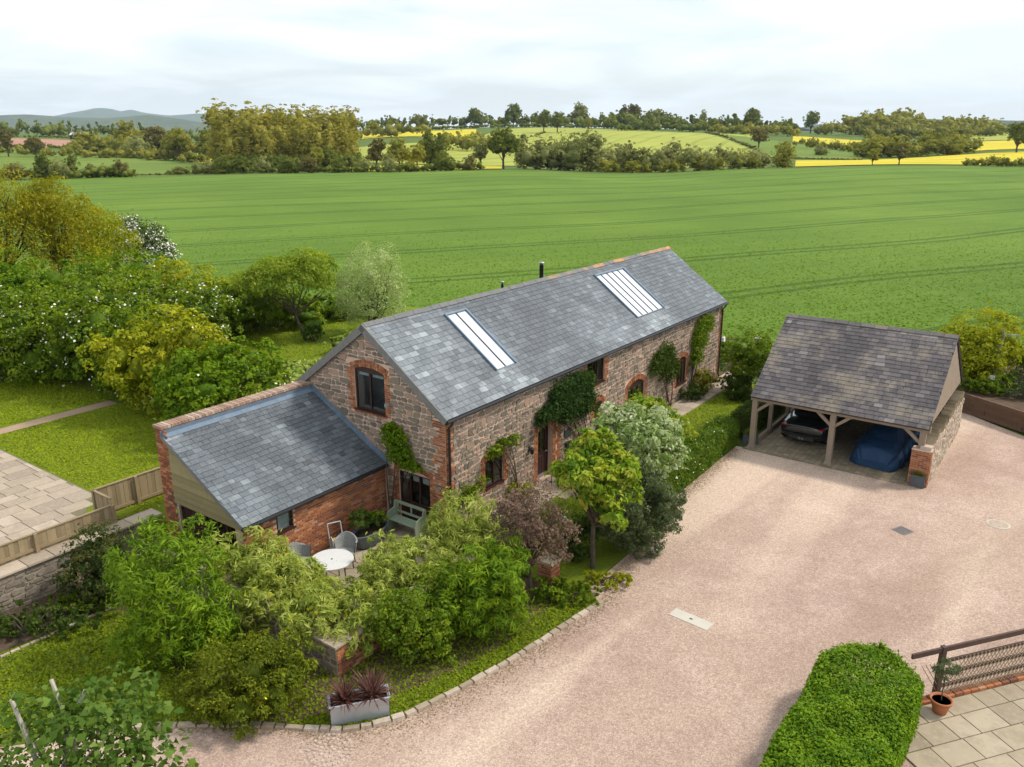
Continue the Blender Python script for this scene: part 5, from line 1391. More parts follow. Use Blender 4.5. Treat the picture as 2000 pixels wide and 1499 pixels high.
for v in (3.0, 1.2, -.6, -2.4, -4.2): mb = MB(); mb.box((24.62, v-.06, 0), (24.74, v+.06, 1.42), None, .5, .01); mb.build('post', M_gate, rf, BF)
M_white = mat('white_paint', (.75, .75, .72), .6, .3)
def bird_house(name, label, cat, px, py, zt_, hgt):
    p = gp(px, py); r = root(name, label, cat, p); W = WM[r.name]
    mb = MB(); mb.box((-.05, -.05, 0), (.05, .05, hgt)); mb.build('post', M_gate, r, W)
    mb = MB(); mb.box((-.12, -.12, hgt), (.12, .12, hgt + .2)); mb.build('box', M_gate, r, W)
    mb = MB(); mb.prism([(-.2, 0), (.2, 0), (0, .12)], -.2, .2, lambda s, t, o: (s, o, hgt + .2 + t)); mb.build('roof', M_white, r, W)
bird_house('bird_table', 'white roofed bird table on a post beside the garage bush', 'bird table', 1474, 715, 0, 1.35)
# neighbour's fence, lower right
M_brown = mat('brown_stain', (.085, .05, .038), .7, .25, noise=(6, .5, (.12, .075, .06)))
NFn = root('rail_fence', 'dark brown rail fence with diamond trellis beside the stone patio', 'fence', (pf0[0], pf0[1], 0), pang)
for z, h in ((1.3, .12), (.98, .07), (.66, .07), (.34, .07)):
    mb = MB(); mb.beam((-1.1 if z > 1.2 else -.3, 0, z), (8, 0, z), .05, h); mb.build('rail', M_brown, NFn, NF)
for x in (-.25, 2.6, 5.4): mb = MB(); mb.box((x-.06, -.06, 0), (x+.06, .06, 1.38), None, .5, .008); mb.build('post', M_brown, NFn, NF)
M_wire = mat('trellis_cane', (.33, .25, .16), .7, .2)
mb = MB(); 
for k in range(76):
    x = -.2 + k * .11
    for sg in (-1, 1):
        xa, xb = x, x + sg * .62
        mb.beam((xa, -.035 - .004*sg, .12), (xb, -.035 - .004*sg, 1.02), .013, .013)
o = mb.build('trellis', M_wire, NFn, NF); o['kind'] = 'stuff'
it = [(Matrix.Translation((-1.0 + k*.225, .0, -.01)), (.213, .2, .09 + rg.uniform(-.01, .01)), rg.random()) for k in range(40)]
pieces(NFn, 'edging_brick', it, M_brick, NF, 300, .008)

# ------------------------------------------------------------------ garden things
M_galv = mat('galvanised', (.42, .45, .48), .42, .5, .55, noise=[(5, .5, (.33, .36, .4)), (1.5, .4, (.5, .52, .53))])
M_dgrey = mat('dark_slate_planter', (.075, .085, .095), .6, .35, noise=(6, .4, (.12, .13, .14)))
M_compost = mat('compost', (.035, .024, .018), .95, .05, bump=(40, 1, .02))
tp_ = gp(703, 1398); ta = math.atan2(*(gp(748, 1390) - gp(662, 1406))[1::-1]); TRW = Matrix.Translation((tp_[0], tp_[1], 0)) @ Matrix.Rotation(ta, 4, 'Z')
tr = root('trough_planter', 'pale galvanised rectangular trough planter by the kerb', 'planter', (tp_[0], tp_[1], 0), ta)
mb = MB(); l, w, h = .62, .2, .5
for a, b in (((-l, -w, 0), (l, -w+.02, h)), ((-l, w-.02, 0), (l, w, h)), ((-l, -w+.02, 0), (-l+.02, w-.02, h)), ((l-.02, -w+.02, 0), (l, w-.02, h))): mb.box(a, b)
mb.build('trough', M_galv, tr, TRW)
mb = MB()
for a, b in (((-l-.02, -w-.02), (l+.02, -w-.02)), ((-l-.02, w+.02), (l+.02, w+.02)), ((-l-.02, -w-.02), (-l-.02, w+.02)), ((l+.02, -w-.02), (l+.02, w+.02))): mb.tube([(*a, h), (*b, h)], .022, 6)
mb.build('rim', M_galv, tr, TRW)
MB().box((-l+.02, -w+.02, h-.1), (l-.02, w-.02, h-.05)).build('soil', M_compost, tr, TRW)
for k, (x, lab) in enumerate(((-.3, 'purple spiky cordyline at the left end of the trough'), (.28, 'purple spiky cordyline at the right end of the trough'))):
    W = TRW @ Matrix.Translation((x, 0, h - .05)); o = put(bpy.data.objects.new('cordyline', tuft_mesh(np.random.default_rng(70 + k), 110, .62 + .08 * k, 1.25, .045, LM['cordyline'], .45, 'cordyline')), None, W)
    tag(o, lab, 'plant', 'cordylines in the trough')
def cube_planter(px, py, lab, glab, rot=0.0):
    p = gp(px, py); W = Matrix.Translation((p[0], p[1], 0)) @ Matrix.Rotation(TH, 4, 'Z')
    r = root('cube_planter', lab, 'planter', (p[0], p[1], 0), TH, 'slate grey cube planters'); s = .24
    mb = MB()
    for a, b in (((-s, -s, 0), (s, -s+.025, .45)), ((-s, s-.025, 0), (s, s, .45)), ((-s, -s+.025, 0), (-s+.025, s-.025, .45)), ((s-.025, -s+.025, 0), (s, s-.025, .45))): mb.box(a, b, None, .5, .003)
    mb.build('pot', M_dgrey, r, W); MB().box((-s+.025, -s+.025, .32), (s-.025, s-.025, .38)).build('soil', M_compost, r, W)
    V = []; 
    for k in range(9):
        me = tuft_mesh(np.random.default_rng(90 + k), 60, .34, 1.0, .012, LM['grass'], .5)
        b = len(V); a_ = np.empty(len(me.vertices) * 3); me.vertices.foreach_get('co', a_); a_ = a_.reshape(-1, 3) + np.array([(k % 3 - 1) * .13, (k // 3 - 1) * .13, .37]); V.append(a_); bpy.data.meshes.remove(me)
    V = np.concatenate(V); F = []
    for b in range(0, len(V), 8): F += [(b+2*k, b+2*k+1, b+2*k+3, b+2*k+2) for k in range(3)]
    o = put(bpy.data.objects.new('grass_clump', np_mesh('grass_clump', V, F, LM['grass'], np.random.default_rng(1).random(len(F)))), None, W)
    tag(o, glab, 'plant', 'grassy plants in the cube planters')
cube_planter(1465, 868, 'dark grey cube planter at the left garage post', 'grassy plant in cube planter at left garage post')
cube_planter(1792, 948, 'dark grey cube planter in front of the garage brick pier', 'grassy plant in cube planter before garage brick pier')
# terracotta pot with a small olive standard
pp = gp(1834, 1393); r = root('terracotta_pot', 'terracotta pot on the stone patio beside the box hedge', 'pot', pp); W = WM[r.name]
mb = MB(); mb.lathe([(.13, 0), (.2, .3), (.2, .31), (.225, .31), (.235, .37), (.205, .37), (.195, .33)], (0, 0, 0), 24); mb.build('pot', mat('terracotta', (.46, .17, .08), .8, .2, noise=(8, .4, (.36, .14, .07))), r, W, True)
MB().lathe([(.19, .3), (.19, .33)], (0, 0, 0), 20).build('soil', M_compost, r, W)
plant('olive_standard', 'small clipped olive standard with thin stem in terracotta pot', 'plant', (pp[0], pp[1], .33), [(0, 0, .72, .24, .24, .22)], 1500, (.05, .014), LM['grey'], 77, (.55, .014), 14)
# terrace: table, chairs, bench, bathtub planter, hose reel
M_ttop = mat('table_top', (.6, .59, .56), .35, .4, noise=(12, .3, (.5, .49, .46)))
M_wick = mat('grey_rattan', (.3, .3, .285), .6, .3, noise=(60, .7, (.17, .17, .16), .45, .6), bump=(70, .8, .01))
r = root('garden_table', 'round pale garden table on the terrace behind shrubs', 'table', bw(-3.85, 1.0, .04), TH); W = BF @ Matrix.Translation((-3.85, 1.0, .04))
mb = MB(); mb.lathe([(.55, .7), (.6, .705), (.6, .735), (.585, .745)], (0, 0, 0), 40); tt = mb.build('table_top', M_ttop, r, W)
mb = MB(); mb.lathe([(.03, .745), (.028, .75)], (0, 0, 0), 12); mb.build('parasol_hole', M_black, tt, W)
for k in range(4): mb = MB(); a = k*math.pi/2 + .4; mb.tube([(.4*math.cos(a), .4*math.sin(a), 0), (.36*math.cos(a), .36*math.sin(a), .7)], .022, 8); mb.build('leg', M_wick, r, W)
def tub_chair(u, v, rz, lab):
    W = BF @ Matrix.Translation((u, v, .04)) @ Matrix.Rotation(rz, 4, 'Z'); p = W.translation
    r = root('rattan_chair', lab, 'chair', p, TH + rz, 'grey rattan chairs')
    n = 16; V = []; F = []
    for j, (z, rr) in enumerate(((.42, .25), (.6, .29), (.78, .31), (.92, .33))):
        for k in range(n + 1):
            a = R(-20) + R(220) * k / n; top = .0 if j < 3 else -.16 * abs(math.cos(a)) ** 1.5
            for o_ in (0, .025): V.append(((rr + o_) * math.cos(a), (rr + o_) * math.sin(a), z + top))
    m = (n + 1) * 2
    for j in range(3):
        for k in range(n):
            a = j*m + k*2; F += [(a, a+m, a+m+2, a+2), (a+1, a+3, a+m+3, a+m+1)]
    for k in range(n): a = 3*m + k*2; F.append((a, a+1, a+3, a+2))
    mb = MB(); mb.add(V, F); mb.build('backrest', M_wick, r, W)
    mb = MB(); mb.lathe([(.25, .38), (.27, .4), (.27, .44), (.24, .46)], (0, 0, 0), 20, sy=.95); mb.build('seat', M_wick, r, W)
    for sx in (-1, 1):
        for sy in (-1, 1): mb = MB(); mb.tube([(sx*.22, sy*.2, 0), (sx*.18, sy*.16, .4)], .017, 6); mb.build('leg', M_black, r, W)
tub_chair(-4.05, 2.05, R(10), 'grey rattan chair between round table and annexe window wall')
tub_chair(-2.95, 1.42, R(-50), 'grey rattan chair beside the hose reel at round table')
M_sage = mat('sage_paint', (.24, .3, .21), .6, .3, noise=(5, .4, (.2, .25, .17)))
BW = BF @ Matrix.Translation((-.42, 1.35, .04)) @ Matrix.Rotation(R(-90), 4, 'Z')     # x along the bench, back at +y
r = root('garden_bench', 'sage green painted settle bench below the gable window', 'bench', BW.translation, TH - R(90))
BW = BF @ Matrix.Translation((-.42, 1.35, .04)) @ Matrix.Rotation(R(-90), 4, 'Z')
for sx in (-.6, .6):
    sp = [(-.3, 0), (.2, 0), (.22, .5), (.2, .88), (.15, .93), (.08, .9), (.04, .72), (-.12, .68), (-.26, .64), (-.32, .5)]
    mb = MB(); n = len(sp); V = [(sx - .02, p[0], p[1]) for p in sp] + [(sx + .02, p[0], p[1]) for p in sp]
    mb.add(V, [tuple(range(n)), tuple(range(n, 2*n))[::-1]] + [(i, n+i, n+(i+1) % n, (i+1) % n) for i in range(n)]); mb.build('side_panel', M_sage, r, BW)
for k in range(3): mb = MB(); mb.box((-.58, -.26 + k*.135, .4), (.58, -.135 + k*.135, .43), None, .5, .004); mb.build('seat_board', M_sage, r, BW)
for z in (.52, .82): mb = MB(); mb.box((-.58, .15, z), (.58, .18, z + (.07 if z < .8 else .1)), None, .5, .004); mb.build('back_rail', M_sage, r, BW)
for x in (-.57, 0, .53): mb = MB(); mb.box((x, .152, .591), (x + .05, .178, .819)); mb.build('back_stile', M_sage, r, BW)
TBW = BF @ Matrix.Translation((-1.55, 1.85, .04)) @ Matrix.Rotation(R(6), 4, 'Z')
r = root('bathtub_planter', 'dark blue grey oval tub planter against the annexe wall', 'planter', TBW.translation, TH)
mb = MB(); mb.lathe([(.28, 0), (.34, .05), (.4, .42), (.43, .47), (.43, .49), (.4, .49), (.385, .46), (.36, .33)], (0, 0, 0), 32, sx=1.75, sy=.9); mb.build('tub', mat('blue_grey_enamel', (.1, .135, .165), .4, .4), r, TBW, True)
mb = MB(); mb.lathe([(.36, .36), (.37, .4)], (0, 0, 0), 32, sx=1.72, sy=.88); mb.build('soil', M_compost, r, TBW)
b0 = (TBW @ Vector((-.3, .1, .4))); plant('fern_plant', 'feathery green plant at the left of the tub planter', 'plant', b0, [(0, 0, .42, .3, .25, .36)], 1600, (.1, .022), LM['birch'], 81, (.15, .01), 12, up=.1)
b0 = (TBW @ Vector((.34, -.05, .4))); plant('leafy_plant', 'leafy green plant at the right of the tub planter', 'plant', b0, [(0, 0, .22, .3, .25, .22)], 700, (.12, .05), LM['hedge'], 82, (.1, .01), 8)
HW = BF @ Matrix.Translation((-2.62, 2.2, .04)) @ Matrix.Rotation(R(-25), 4, 'Z')
r = root('hose_reel', 'grey hose reel cart with yellow hose against annexe wall', 'hose reel', HW.translation, TH - R(25)); M_yel = mat('yellow_hose', (.62, .47, .02), .5, .4)
M_lgrey = mat('light_grey_plastic', (.42, .45, .47), .45, .4)
for sx in (-.2, .2):
    mb = MB(); mb.tube([(sx, -.2, .03), (sx, -.05, .42), (sx, .12, .95)], .016, 8); mb.build('frame_tube', M_lgrey, r, HW)
    w = MB(); w.lathe([(.2, -.015), (.22, -.01), (.22, .01), (.2, .015)], (0, 0, 0), 28); w.build('reel_flange', M_lgrey, r, HW @ Matrix.Translation((sx * .75, -.06, .36)) @ Matrix.Rotation(R(90), 4, 'Y'))
mb = MB(); mb.tube([(-.2, .12, .95), (.2, .12, .95)], .018, 8); mb.build('handle', M_lgrey, r, HW)
mb = MB()
for k in range(7): a0 = -.12 + k * .04; mb.tube([(a0, -.06 + .15*math.cos(t*.5236), .36 + .15*math.sin(t*.5236)) for t in range(13)], .019, 6, cap=False)
mb.build('hose_coil', M_yel, r, HW)
mb = MB(); mb.tube([(-.15, -.2, .3), (-.35, -.3, .12), (-.7, -.25, .03), (-1.1, -.05, .03), (-1.3, .2, .03)], .013, 6); mb.build('loose_hose', M_yel, r, HW)
# boot scraper by the door, bird feeder
p = bw(5.05, -.35, .04); r = root('boot_scraper', 'black iron boot scraper on the path by the front door', 'boot scraper', p, TH); W = BF @ Matrix.Translation((5.05, -.35, .04))
mb = MB(); mb.tube([(-.18, 0, 0), (-.18, 0, .42)], .014, 6); mb.tube([(.18, 0, 0), (.18, 0, .42)], .014, 6); mb.build('upright', M_black, r, W)
mb = MB(); mb.beam((-.18, 0, .16), (.18, 0, .16), .012, .05); mb.build('blade', M_black, r, W)
p = gp(1100, 1062); r = root('bird_feeder', 'small blue grey bird feeder on the little front lawn', 'bird feeder', p); W = WM[r.name]
mb = MB(); mb.tube([(0, 0, 0), (0, 0, .75)], .012, 6); mb.build('pole', M_black, r, W); mb = MB(); mb.lathe([(.05, .62), (.055, .64), (.055, .85), (.1, .87), (.02, .93)], (0, 0, 0), 12); mb.build('feeder', mat('feeder_blue', (.18, .25, .28), .4, .4), r, W)
# drain, covers in the gravel
M_conc = mat('concrete', (.52, .48, .4), .9, .15, noise=(4, .5, (.44, .4, .33)), bump=(30, .4, .006))
q = [gp(*p) for p in ((1306, 1199), (1326, 1189), (1393, 1217), (1376, 1236))]; c = sum(q) / 4; e = q[2] - q[1]; an = math.atan2(e[1], e[0])
W = Matrix.Translation((c[0], c[1], 0)) @ Matrix.Rotation(an, 4, 'Z'); r = root('inspection_cover', 'pale rectangular concrete inspection cover set in the gravel', 'manhole cover', (c[0], c[1], 0), an)
MB().box((-.56, -.2, -.03), (.56, .2, .012), None, .5, .006).build('slab', M_conc, r, W); MB().box((-.04, -.025, .012), (.04, .025, .016)).build('keyhole', M_black, r, W)
p = gp(1763, 1037); r = root('drain_grate', 'small square iron drain grate in the gravel before garage', 'drain', p, .5); W = WM[r.name]
mb = MB()
for a, b in (((-.24, -.24, -.02), (.24, -.2, .012)), ((-.24, .2, -.02), (.24, .24, .012)), ((-.24, -.2, -.02), (-.2, .2, .012)), ((.2, -.2, -.02), (.24, .2, .012))): mb.box(a, b)
mb.build('frame', mat('grey_iron', (.2, .19, .18), .7, .3, .4), r, W)
for k in range(7): MB().box((-.18 + k*.056, -.2, -.015), (-.152 + k*.056, .2, .01)).build('bar', MATS['grey_iron'], r, W)
p = gp(1950, 1025); r = root('round_manhole', 'round stone coloured manhole cover at the right of the gravel', 'manhole cover', p); W = WM[r.name]
MB().lathe([(.34, -.02), (.34, .012), (.32, .016)], (0, 0, 0), 32).build('ring', M_conc, r, W); MB().lathe([(.29, .0), (.29, .02), (.27, .022)], (0, 0, 0), 32).build('lid', M_kerb, r, W)
p = gp(645, 1465); r = root('cobble_roundel', 'round setting of small cobbles sunk in the gravel', 'cobbles', p); W = WM[r.name]; it = []
for ring, n in ((.08, 5), (.2, 12), (.32, 20), (.44, 27)):
    for k in range(n): a = 2*math.pi*k/n + ring; it.append((Matrix.Translation((ring*math.cos(a), ring*math.sin(a), -.04)) @ Matrix.Rotation(a, 4, 'Z'), (.09, .085, .05 + rg.uniform(0, .012)), rg.random()))
pieces(r, 'cobble', it, mat('drive_cobble', (.45, .36, .29), .9, .1, vary=[(0, (.38, .3, .24)), (1, (.52, .42, .35))]), W, 300, .018)
# aerial mast with dish, meter box
p = np.array([21.9, 35.6, .8]); r = root('aerial_mast', 'tall pole with television aerial and round dish beyond sleeper wall', 'aerial', p); W = WM[r.name]
mb = MB(); mb.tube([(0, 0, 0), (.1, .1, 2.9)], .03, 8); mb.build('pole', MATS['grey_plastic'], r, W)
mb = MB(); mb.tube([(.1, .1, 2.6), (.75, -.1, 2.65)], .012, 6)
for k in range(6): x = .12 + k*.11; mb.tube([(x, .1-.03*k-.3, 2.6), (x, .1-.03*k+.3, 2.6)], .006, 5)
for k in range(6): mb.tube([(-.02, -.25, 2.35 + k*.07), (.25, .3, 2.35 + k*.07)], .006, 5)
mb.build('aerial', M_galv, r, W)
mb = MB(); mb.lathe([(.02, .0), (.18, .02), (.24, .06), (.3, .1), (.295, .115), (.22, .07), (.02, .03)], (0, 0, 0), 28); mb.build('dish', mat('dish_grey', (.17, .165, .15), .6, .3), r, W @ Matrix.Translation((.14, .2, 1.75)) @ Matrix.Rotation(R(-75), 4, 'X') @ Matrix.Rotation(R(20), 4, 'Y'), True)
mb = MB(); mb.box((-.3, -.1, .35), (-.02, .02, .75), None, .5, .01); mb.build('meter_box', M_white, r, W)
MB().box((-.26, -.112, .4), (-.06, -.1, .7)).build('meter_box_door', M_white, r, W)
p = bw(21.75, .05, 2.0); r = root('wall_lamp', 'small white lamp on the far corner of the barn', 'lamp', p, TH); mb = MB(); mb.box((-.16, -.07, -.1), (.06, .07, .12), None, .5, .02); mb.build('lamp_body', M_white, r, WM[r.name])
mb = MB(); mb.beam((-.05, .0, .0), (-.25, .12, .0), .03, .03); mb.build('bracket', M_black, r, WM[r.name])
# ------------------------------------------------------------------ garden planting
def blobs_for(rng, rx, ry, z0, z1, k=7, taper=0.25):
    """a lumpy envelope: ellipsoids packed in a rounded volume from z0 to z1"""
    out = [(0, 0, (z0 + z1) / 2, rx * .8, ry * .8, (z1 - z0) / 2 * .97)]
    for i in range(k):
        a = 2 * math.pi * (i + rng.uniform(-.3, .3)) / k; f = rng.uniform(.5, .78); zf = rng.uniform(.22, .78)
        s = rng.uniform(.4, .56); t = 1 - taper * max(0, zf - .4)
        out.append((math.cos(a) * rx * f * t, math.sin(a) * ry * f * t, z0 + (z1 - z0) * zf, rx * s, ry * s, (z1 - z0) * .5 * rng.uniform(.45, .62)))
    return out
def shrub(name, label, base, rx, ry, h, n, leaf, lm, seed, z0=0.1, k=7, cat='shrub', **kw):
    rng = np.random.default_rng(seed + 1000)
    if cat != 'tree' and 'willow' not in name: z0 = 0
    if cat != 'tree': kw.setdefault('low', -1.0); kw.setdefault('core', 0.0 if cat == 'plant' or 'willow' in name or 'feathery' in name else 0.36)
    if 'willow' in name: z0 = .15
    n = int(n * 1.18); rx *= 1.1; ry *= 1.1
    return plant(name, label, cat, base, blobs_for(rng, rx, ry, z0, h, k), n, leaf, LM[lm], seed, **kw)
def B3(p): return (float(p[0]), float(p[1]), float(p[2]))

# front beds
shrub('feathery_shrub', 'tall bright green feathery shrub beside the front lawn', gp(350, 1285), 1.22, 1.15, 3.45, 15000, (.15, .032), 'bright', 1, .15, 9, limbs=14, clump_r=.26)
shrub('photinia_bush', 'dark glossy rounded bush against the stone retaining wall', gp(208, 1172), .95, .85, 2.15, 8000, (.085, .04), 'photinia', 2, .15, 7)
shrub('hypericum_bush', 'dense low yellow green bush at the lawn corner beside trough', gp(498, 1385), 1.3, .95, 1.75, 15000, (.075, .034), 'hyper', 3, .05, 9, clump_r=.2, blossom=(MATS['petal_yellow'], 60, .05))
shrub('willow_shrub', 'pale grey green willow shrub covering the annexe roof corner', bw(-5.7, 2.0, 0), 1.1, .95, 2.1, 8500, (.17, .034), 'willow', 4, .7, 6, droop=.1, trunk=(.9, .05))
shrub('willow_shrub', 'yellow tinged willow shrub over terrace wall left of round table', bw(-5.85, .5, 0), 1.0, 1.2, 1.75, 8500, (.16, .034), 'willow', 5, .5, 6, droop=.1, trunk=(.6, .04), blossom=(LM['gold'], 900, .09))
shrub('willow_shrub', 'straggly willow shrub hanging over the terrace wall corner', bw(-5.6, -1.35, 0), 1.35, 1.1, 1.7, 9500, (.16, .034), 'willow', 6, .45, 6, droop=.15, trunk=(.6, .04), blossom=(LM['gold'], 260, .09))
shrub('willow_shrub', 'silvery willow shrub in front of the garden bench', bw(-3.1, -1.2, 0), 1.25, .85, 1.72, 9000, (.17, .034), 'willow', 7, .8, 6, droop=.12, trunk=(1.0, .05))
shrub('willow_shrub', 'tall willow shrub at the front corner of the barn', bw(-.85, -1.45, 0), 1.2, .95, 2.35, 11000, (.17, .034), 'willow', 8, .8, 7, droop=.12, trunk=(1.0, .05))
shrub('rose_bush', 'grey green straggly bush left of the tree peony', gp(812, 1283), .9, .75, 1.85, 7500, (.085, .045), 'hedge', 9, .25, 6, limbs=22)
shrub('dark_shrub', 'dark green shrub beneath the willows at the terrace wall', gp(868, 1222), .8, .75, 1.75, 6500, (.08, .045), 'hedge', 10, .1, 6)
shrub('tree_peony', 'bright green fingered tree peony with yellow flowers by the kerb', gp(942, 1240), 1.0, .9, 2.35, 11000, (.19, .034), 'bright', 11, .2, 8, clump_r=.24, blossom=(MATS['petal_yellow'], 26, .09))
shrub('smoke_bush', 'purple brown leaved small tree beside the brick gate pier', gp(1037, 1172), .92, .85, 3.4, 10000, (.06, .035), 'purple', 12, .8, 8, cat='tree', trunk=(1.3, .055), limbs=18, droop=.06, parts=('trunk', 'crown'))
shrub('cherry_tree', 'young cherry tree with yellow green leaves and bare grey trunk', gp(1158, 1110), 1.0, 1.0, 3.85, 5000, (.17, .075), 'cherry', 13, 1.45, 8, cat='tree', trunk=(1.8, .085), limbs=20, droop=.04, clump_r=.3, parts=('trunk', 'crown'), bark=MATS['pale_bark'] if False else MATS['bark'])
shrub('whitebeam_tree', 'silvery white leaved tree crown in front of the barn', bw(4.9, -3.75, 0), 1.3, 1.3, 3.55, 9500, (.13, .07), 'white', 14, .9, 9, cat='tree', trunk=(1.6, .08), limbs=18, clump_r=.25, parts=('trunk', 'crown'))
shrub('laurel_tree', 'yellow green bushy tree right of the silvery tree', bw(7.6, -2.7, 0), 1.35, 1.2, 2.9, 6500, (.15, .05), 'cherry', 15, .7, 8, cat='tree', trunk=(1.2, .07), limbs=16, parts=('trunk', 'crown'))
shrub('cotoneaster_bush', 'dark grey green dense bush at the gravel edge', bw(3.0, -4.75, 0), 1.2, 1.2, 2.4, 17000, (.095, .036), 'grey', 16, .05, 9, clump_r=.2)
shrub('dark_shrub', 'dark leafy shrub behind the cherry trunk', bw(1.5, -3.6, 0), .8, .6, 1.3, 4500, (.07, .035), 'dark', 17, .05, 6)
shrub('ground_cover', 'low green ground cover plants at the foot of gate pier', gp(1112, 1172), .75, .5, .42, 4500, (.075, .045), 'hedge', 18, 0, 7, cat='plant')
shrub('ground_cover', 'low variegated ground cover below the cherry tree', gp(1180, 1140), .8, .38, .35, 2600, (.1, .03), 'yellow', 19, 0, 6, cat='plant')
shrub('ground_cover', 'low dark creeper along the foot of the stone wall', gp(60, 1235), 1.6, .6, .75, 5000, (.075, .05), 'dark', 20, 0, 8, cat='plant')
shrub('ground_cover', 'green bramble at the stone wall foot beside the dark bush', gp(165, 1192), .8, .4, .5, 2500, (.075, .05), 'hedge', 21, 0, 6, cat='plant')
shrub('ground_cover', 'small leafy shrub in front of the brick gate pier', gp(1072, 1168), .45, .4, .62, 1800, (.08, .045), 'hedge', 121, 0, 5, cat='plant')
shrub('gold_shrub', 'small yellow conifer at the barn wall left of the door', bw(3.55, -.1, 0), .55, .35, .75, 2600, (.06, .03), 'yellow', 22, 0, 5)
# birch at the bottom left, its pruned pale stems standing out
rb = np.random.default_rng(230)
bb = np.array([-5.9, 8.9, 0.0])
r = plant('birch_tree', 'pollarded pale stemmed tree cut by the lower left corner', 'tree', bb, [(.15, .15, 3.7, 1.0, .9, .9), (-.7, .1, 3.9, .8, .8, .85), (.75, -.1, 3.4, .8, .75, .85), (.2, .5, 4.3, .75, .7, .55), (-.3, -.4, 3.2, .9, .8, .8)], 4200, (.1, .08), LM['birch'], 23, (2.4, .11), 26, MATS['pale_bark'], parts=('trunk', 'crown'), clump_r=.34, per=14)
mb = MB()
for dx_, dy_, h_ in ((-.75, .25, 5.2), (-.4, .6, 5.25), (.1, .5, 5.15), (.55, .1, 4.6), (.8, .35, 4.5), (.1, -.1, 4.4)):
    limb(mb, rb, (dx_ * .25, dy_ * .25, 2.2), (dx_, dy_, h_ - .25), .05, .026, .06, 6, 7)
mb.build('pruned_stem', MATS['pale_bark'], r, WM[r.name])

# climbers on the walls
def climber(label, plane, spots, n, leaf, lm, seed, stem, blossom=None):
    b = bw(*plane(stem[0], 0, .12)); r = root('climber', label, 'climber', b); W = WM[r.name]
    rng = np.random.default_rng(seed); P0_ = np.array(b)
    blobs = []
    for s, t, rs, rt in spots:
        c = bw(*plane(s, t, .2)) - P0_; blobs.append((c[0], c[1], c[2], rs * 1.15, rs * 1.15, rt * 1.12))
    V, F, rnd, C = crown(rng, blobs, n, leaf=leaf, clump_r=.3, per=22, inner=.5)
    # keep the foliage flat against the wall
    N = np.array(BF.to_3x3()) @ plane.N; O = bw(*plane(0, 0, 0)) - P0_
    Vq = V.reshape(-1, 4, 3); dd_ = (Vq.mean(1) - O) @ N; tgt = .06 + .34 * rng.random(len(dd_)) ** 1.5
    Vq = Vq + ((tgt - dd_)[:, None] * N)[:, None, :]
    V = Vq.reshape(-1, 3)
    mb = MB()
    for s, t, rs, rt in spots:
        e = bw(*plane(s, t, .08)) - P0_; limb(mb, rng, (0, 0, 0), e, .03, .01, .05, 7, 6)
        for q in range(2): limb(mb, rng, e * .7, bw(*plane(s + rng.normal() * rs * .6, t + rng.normal() * rt * .5, .08)) - P0_, .012, .005)
    mb.build('stems', MATS['bark'], r, W); put(bpy.data.objects.new('foliage', np_mesh('foliage', V, F, LM[lm], rnd)), r, W)
climber('dense dark climber covering the wall above the front door', PF, [(5.3, 2.45, .45, .38), (6.6, 2.75, .8, .72), (7.6, 2.65, .75, .75), (7.0, 2.2, .7, .5), (8.2, 2.1, .45, .5), (6.2, 2.9, .5, .45)], 13000, (.09, .055), 'ivy', 31, (8.4, 0))
climber('climbing shrub trained on the barn wall between two arched windows', PF, [(14.4, 2.3, .8, .55), (15.2, 1.9, .7, .6), (14.9, 2.7, .5, .4), (15.7, 1.6, .4, .4)], 7000, (.085, .05), 'dark', 32, (15.7, 0))
climber('tall climber on the barn wall near its far corner', PF, [(18.9, 3.0, .75, .55), (18.5, 2.4, .6, .5), (18.2, 1.7, .4, .5), (19.3, 3.4, .4, .3)], 6500, (.085, .05), 'hedge', 33, (17.9, 0))
climber('light green climber on the gable between annexe roof and quoins', PG, [(-2.1, 2.75, .42, .45), (-1.85, 2.3, .45, .35), (-1.45, 2.05, .4, .22), (-2.25, 3.1, .25, .25)], 3000, (.09, .055), 'bright', 34, (-2.45, 0))
climber('thin climber over the window left of the front door', PF, [(2.7, 2.25, .4, .2), (3.3, 2.2, .35, .22), (2.3, 2.1, .3, .2)], 900, (.085, .05), 'hedge', 35, (3.75, 0))
climber('wispy climber beside the front corner downpipe', PF, [(.9, 1.1, .4, .35), (1.5, 1.2, .25, .4)], 700, (.08, .045), 'hedge', 36, (1.2, 0))
shrub('wall_shrub', 'dark rounded shrub at the foot of the barn wall by path', bw(18.6, -.35, 0), .75, .45, 1.2, 3200, (.065, .035), 'olive', 37, 0, 6)
shrub('wall_shrub', 'low dark shrub under the furthest arched window', bw(17.3, -.35, 0), .8, .4, .75, 2600, (.065, .03), 'dark', 38, 0, 6)

LM['drive'] = leaf_mat('leaf_drive_hedge', [(0.05, 0.1, 0.008), (0.1, 0.17, 0.012), (0.19, 0.26, 0.02)])
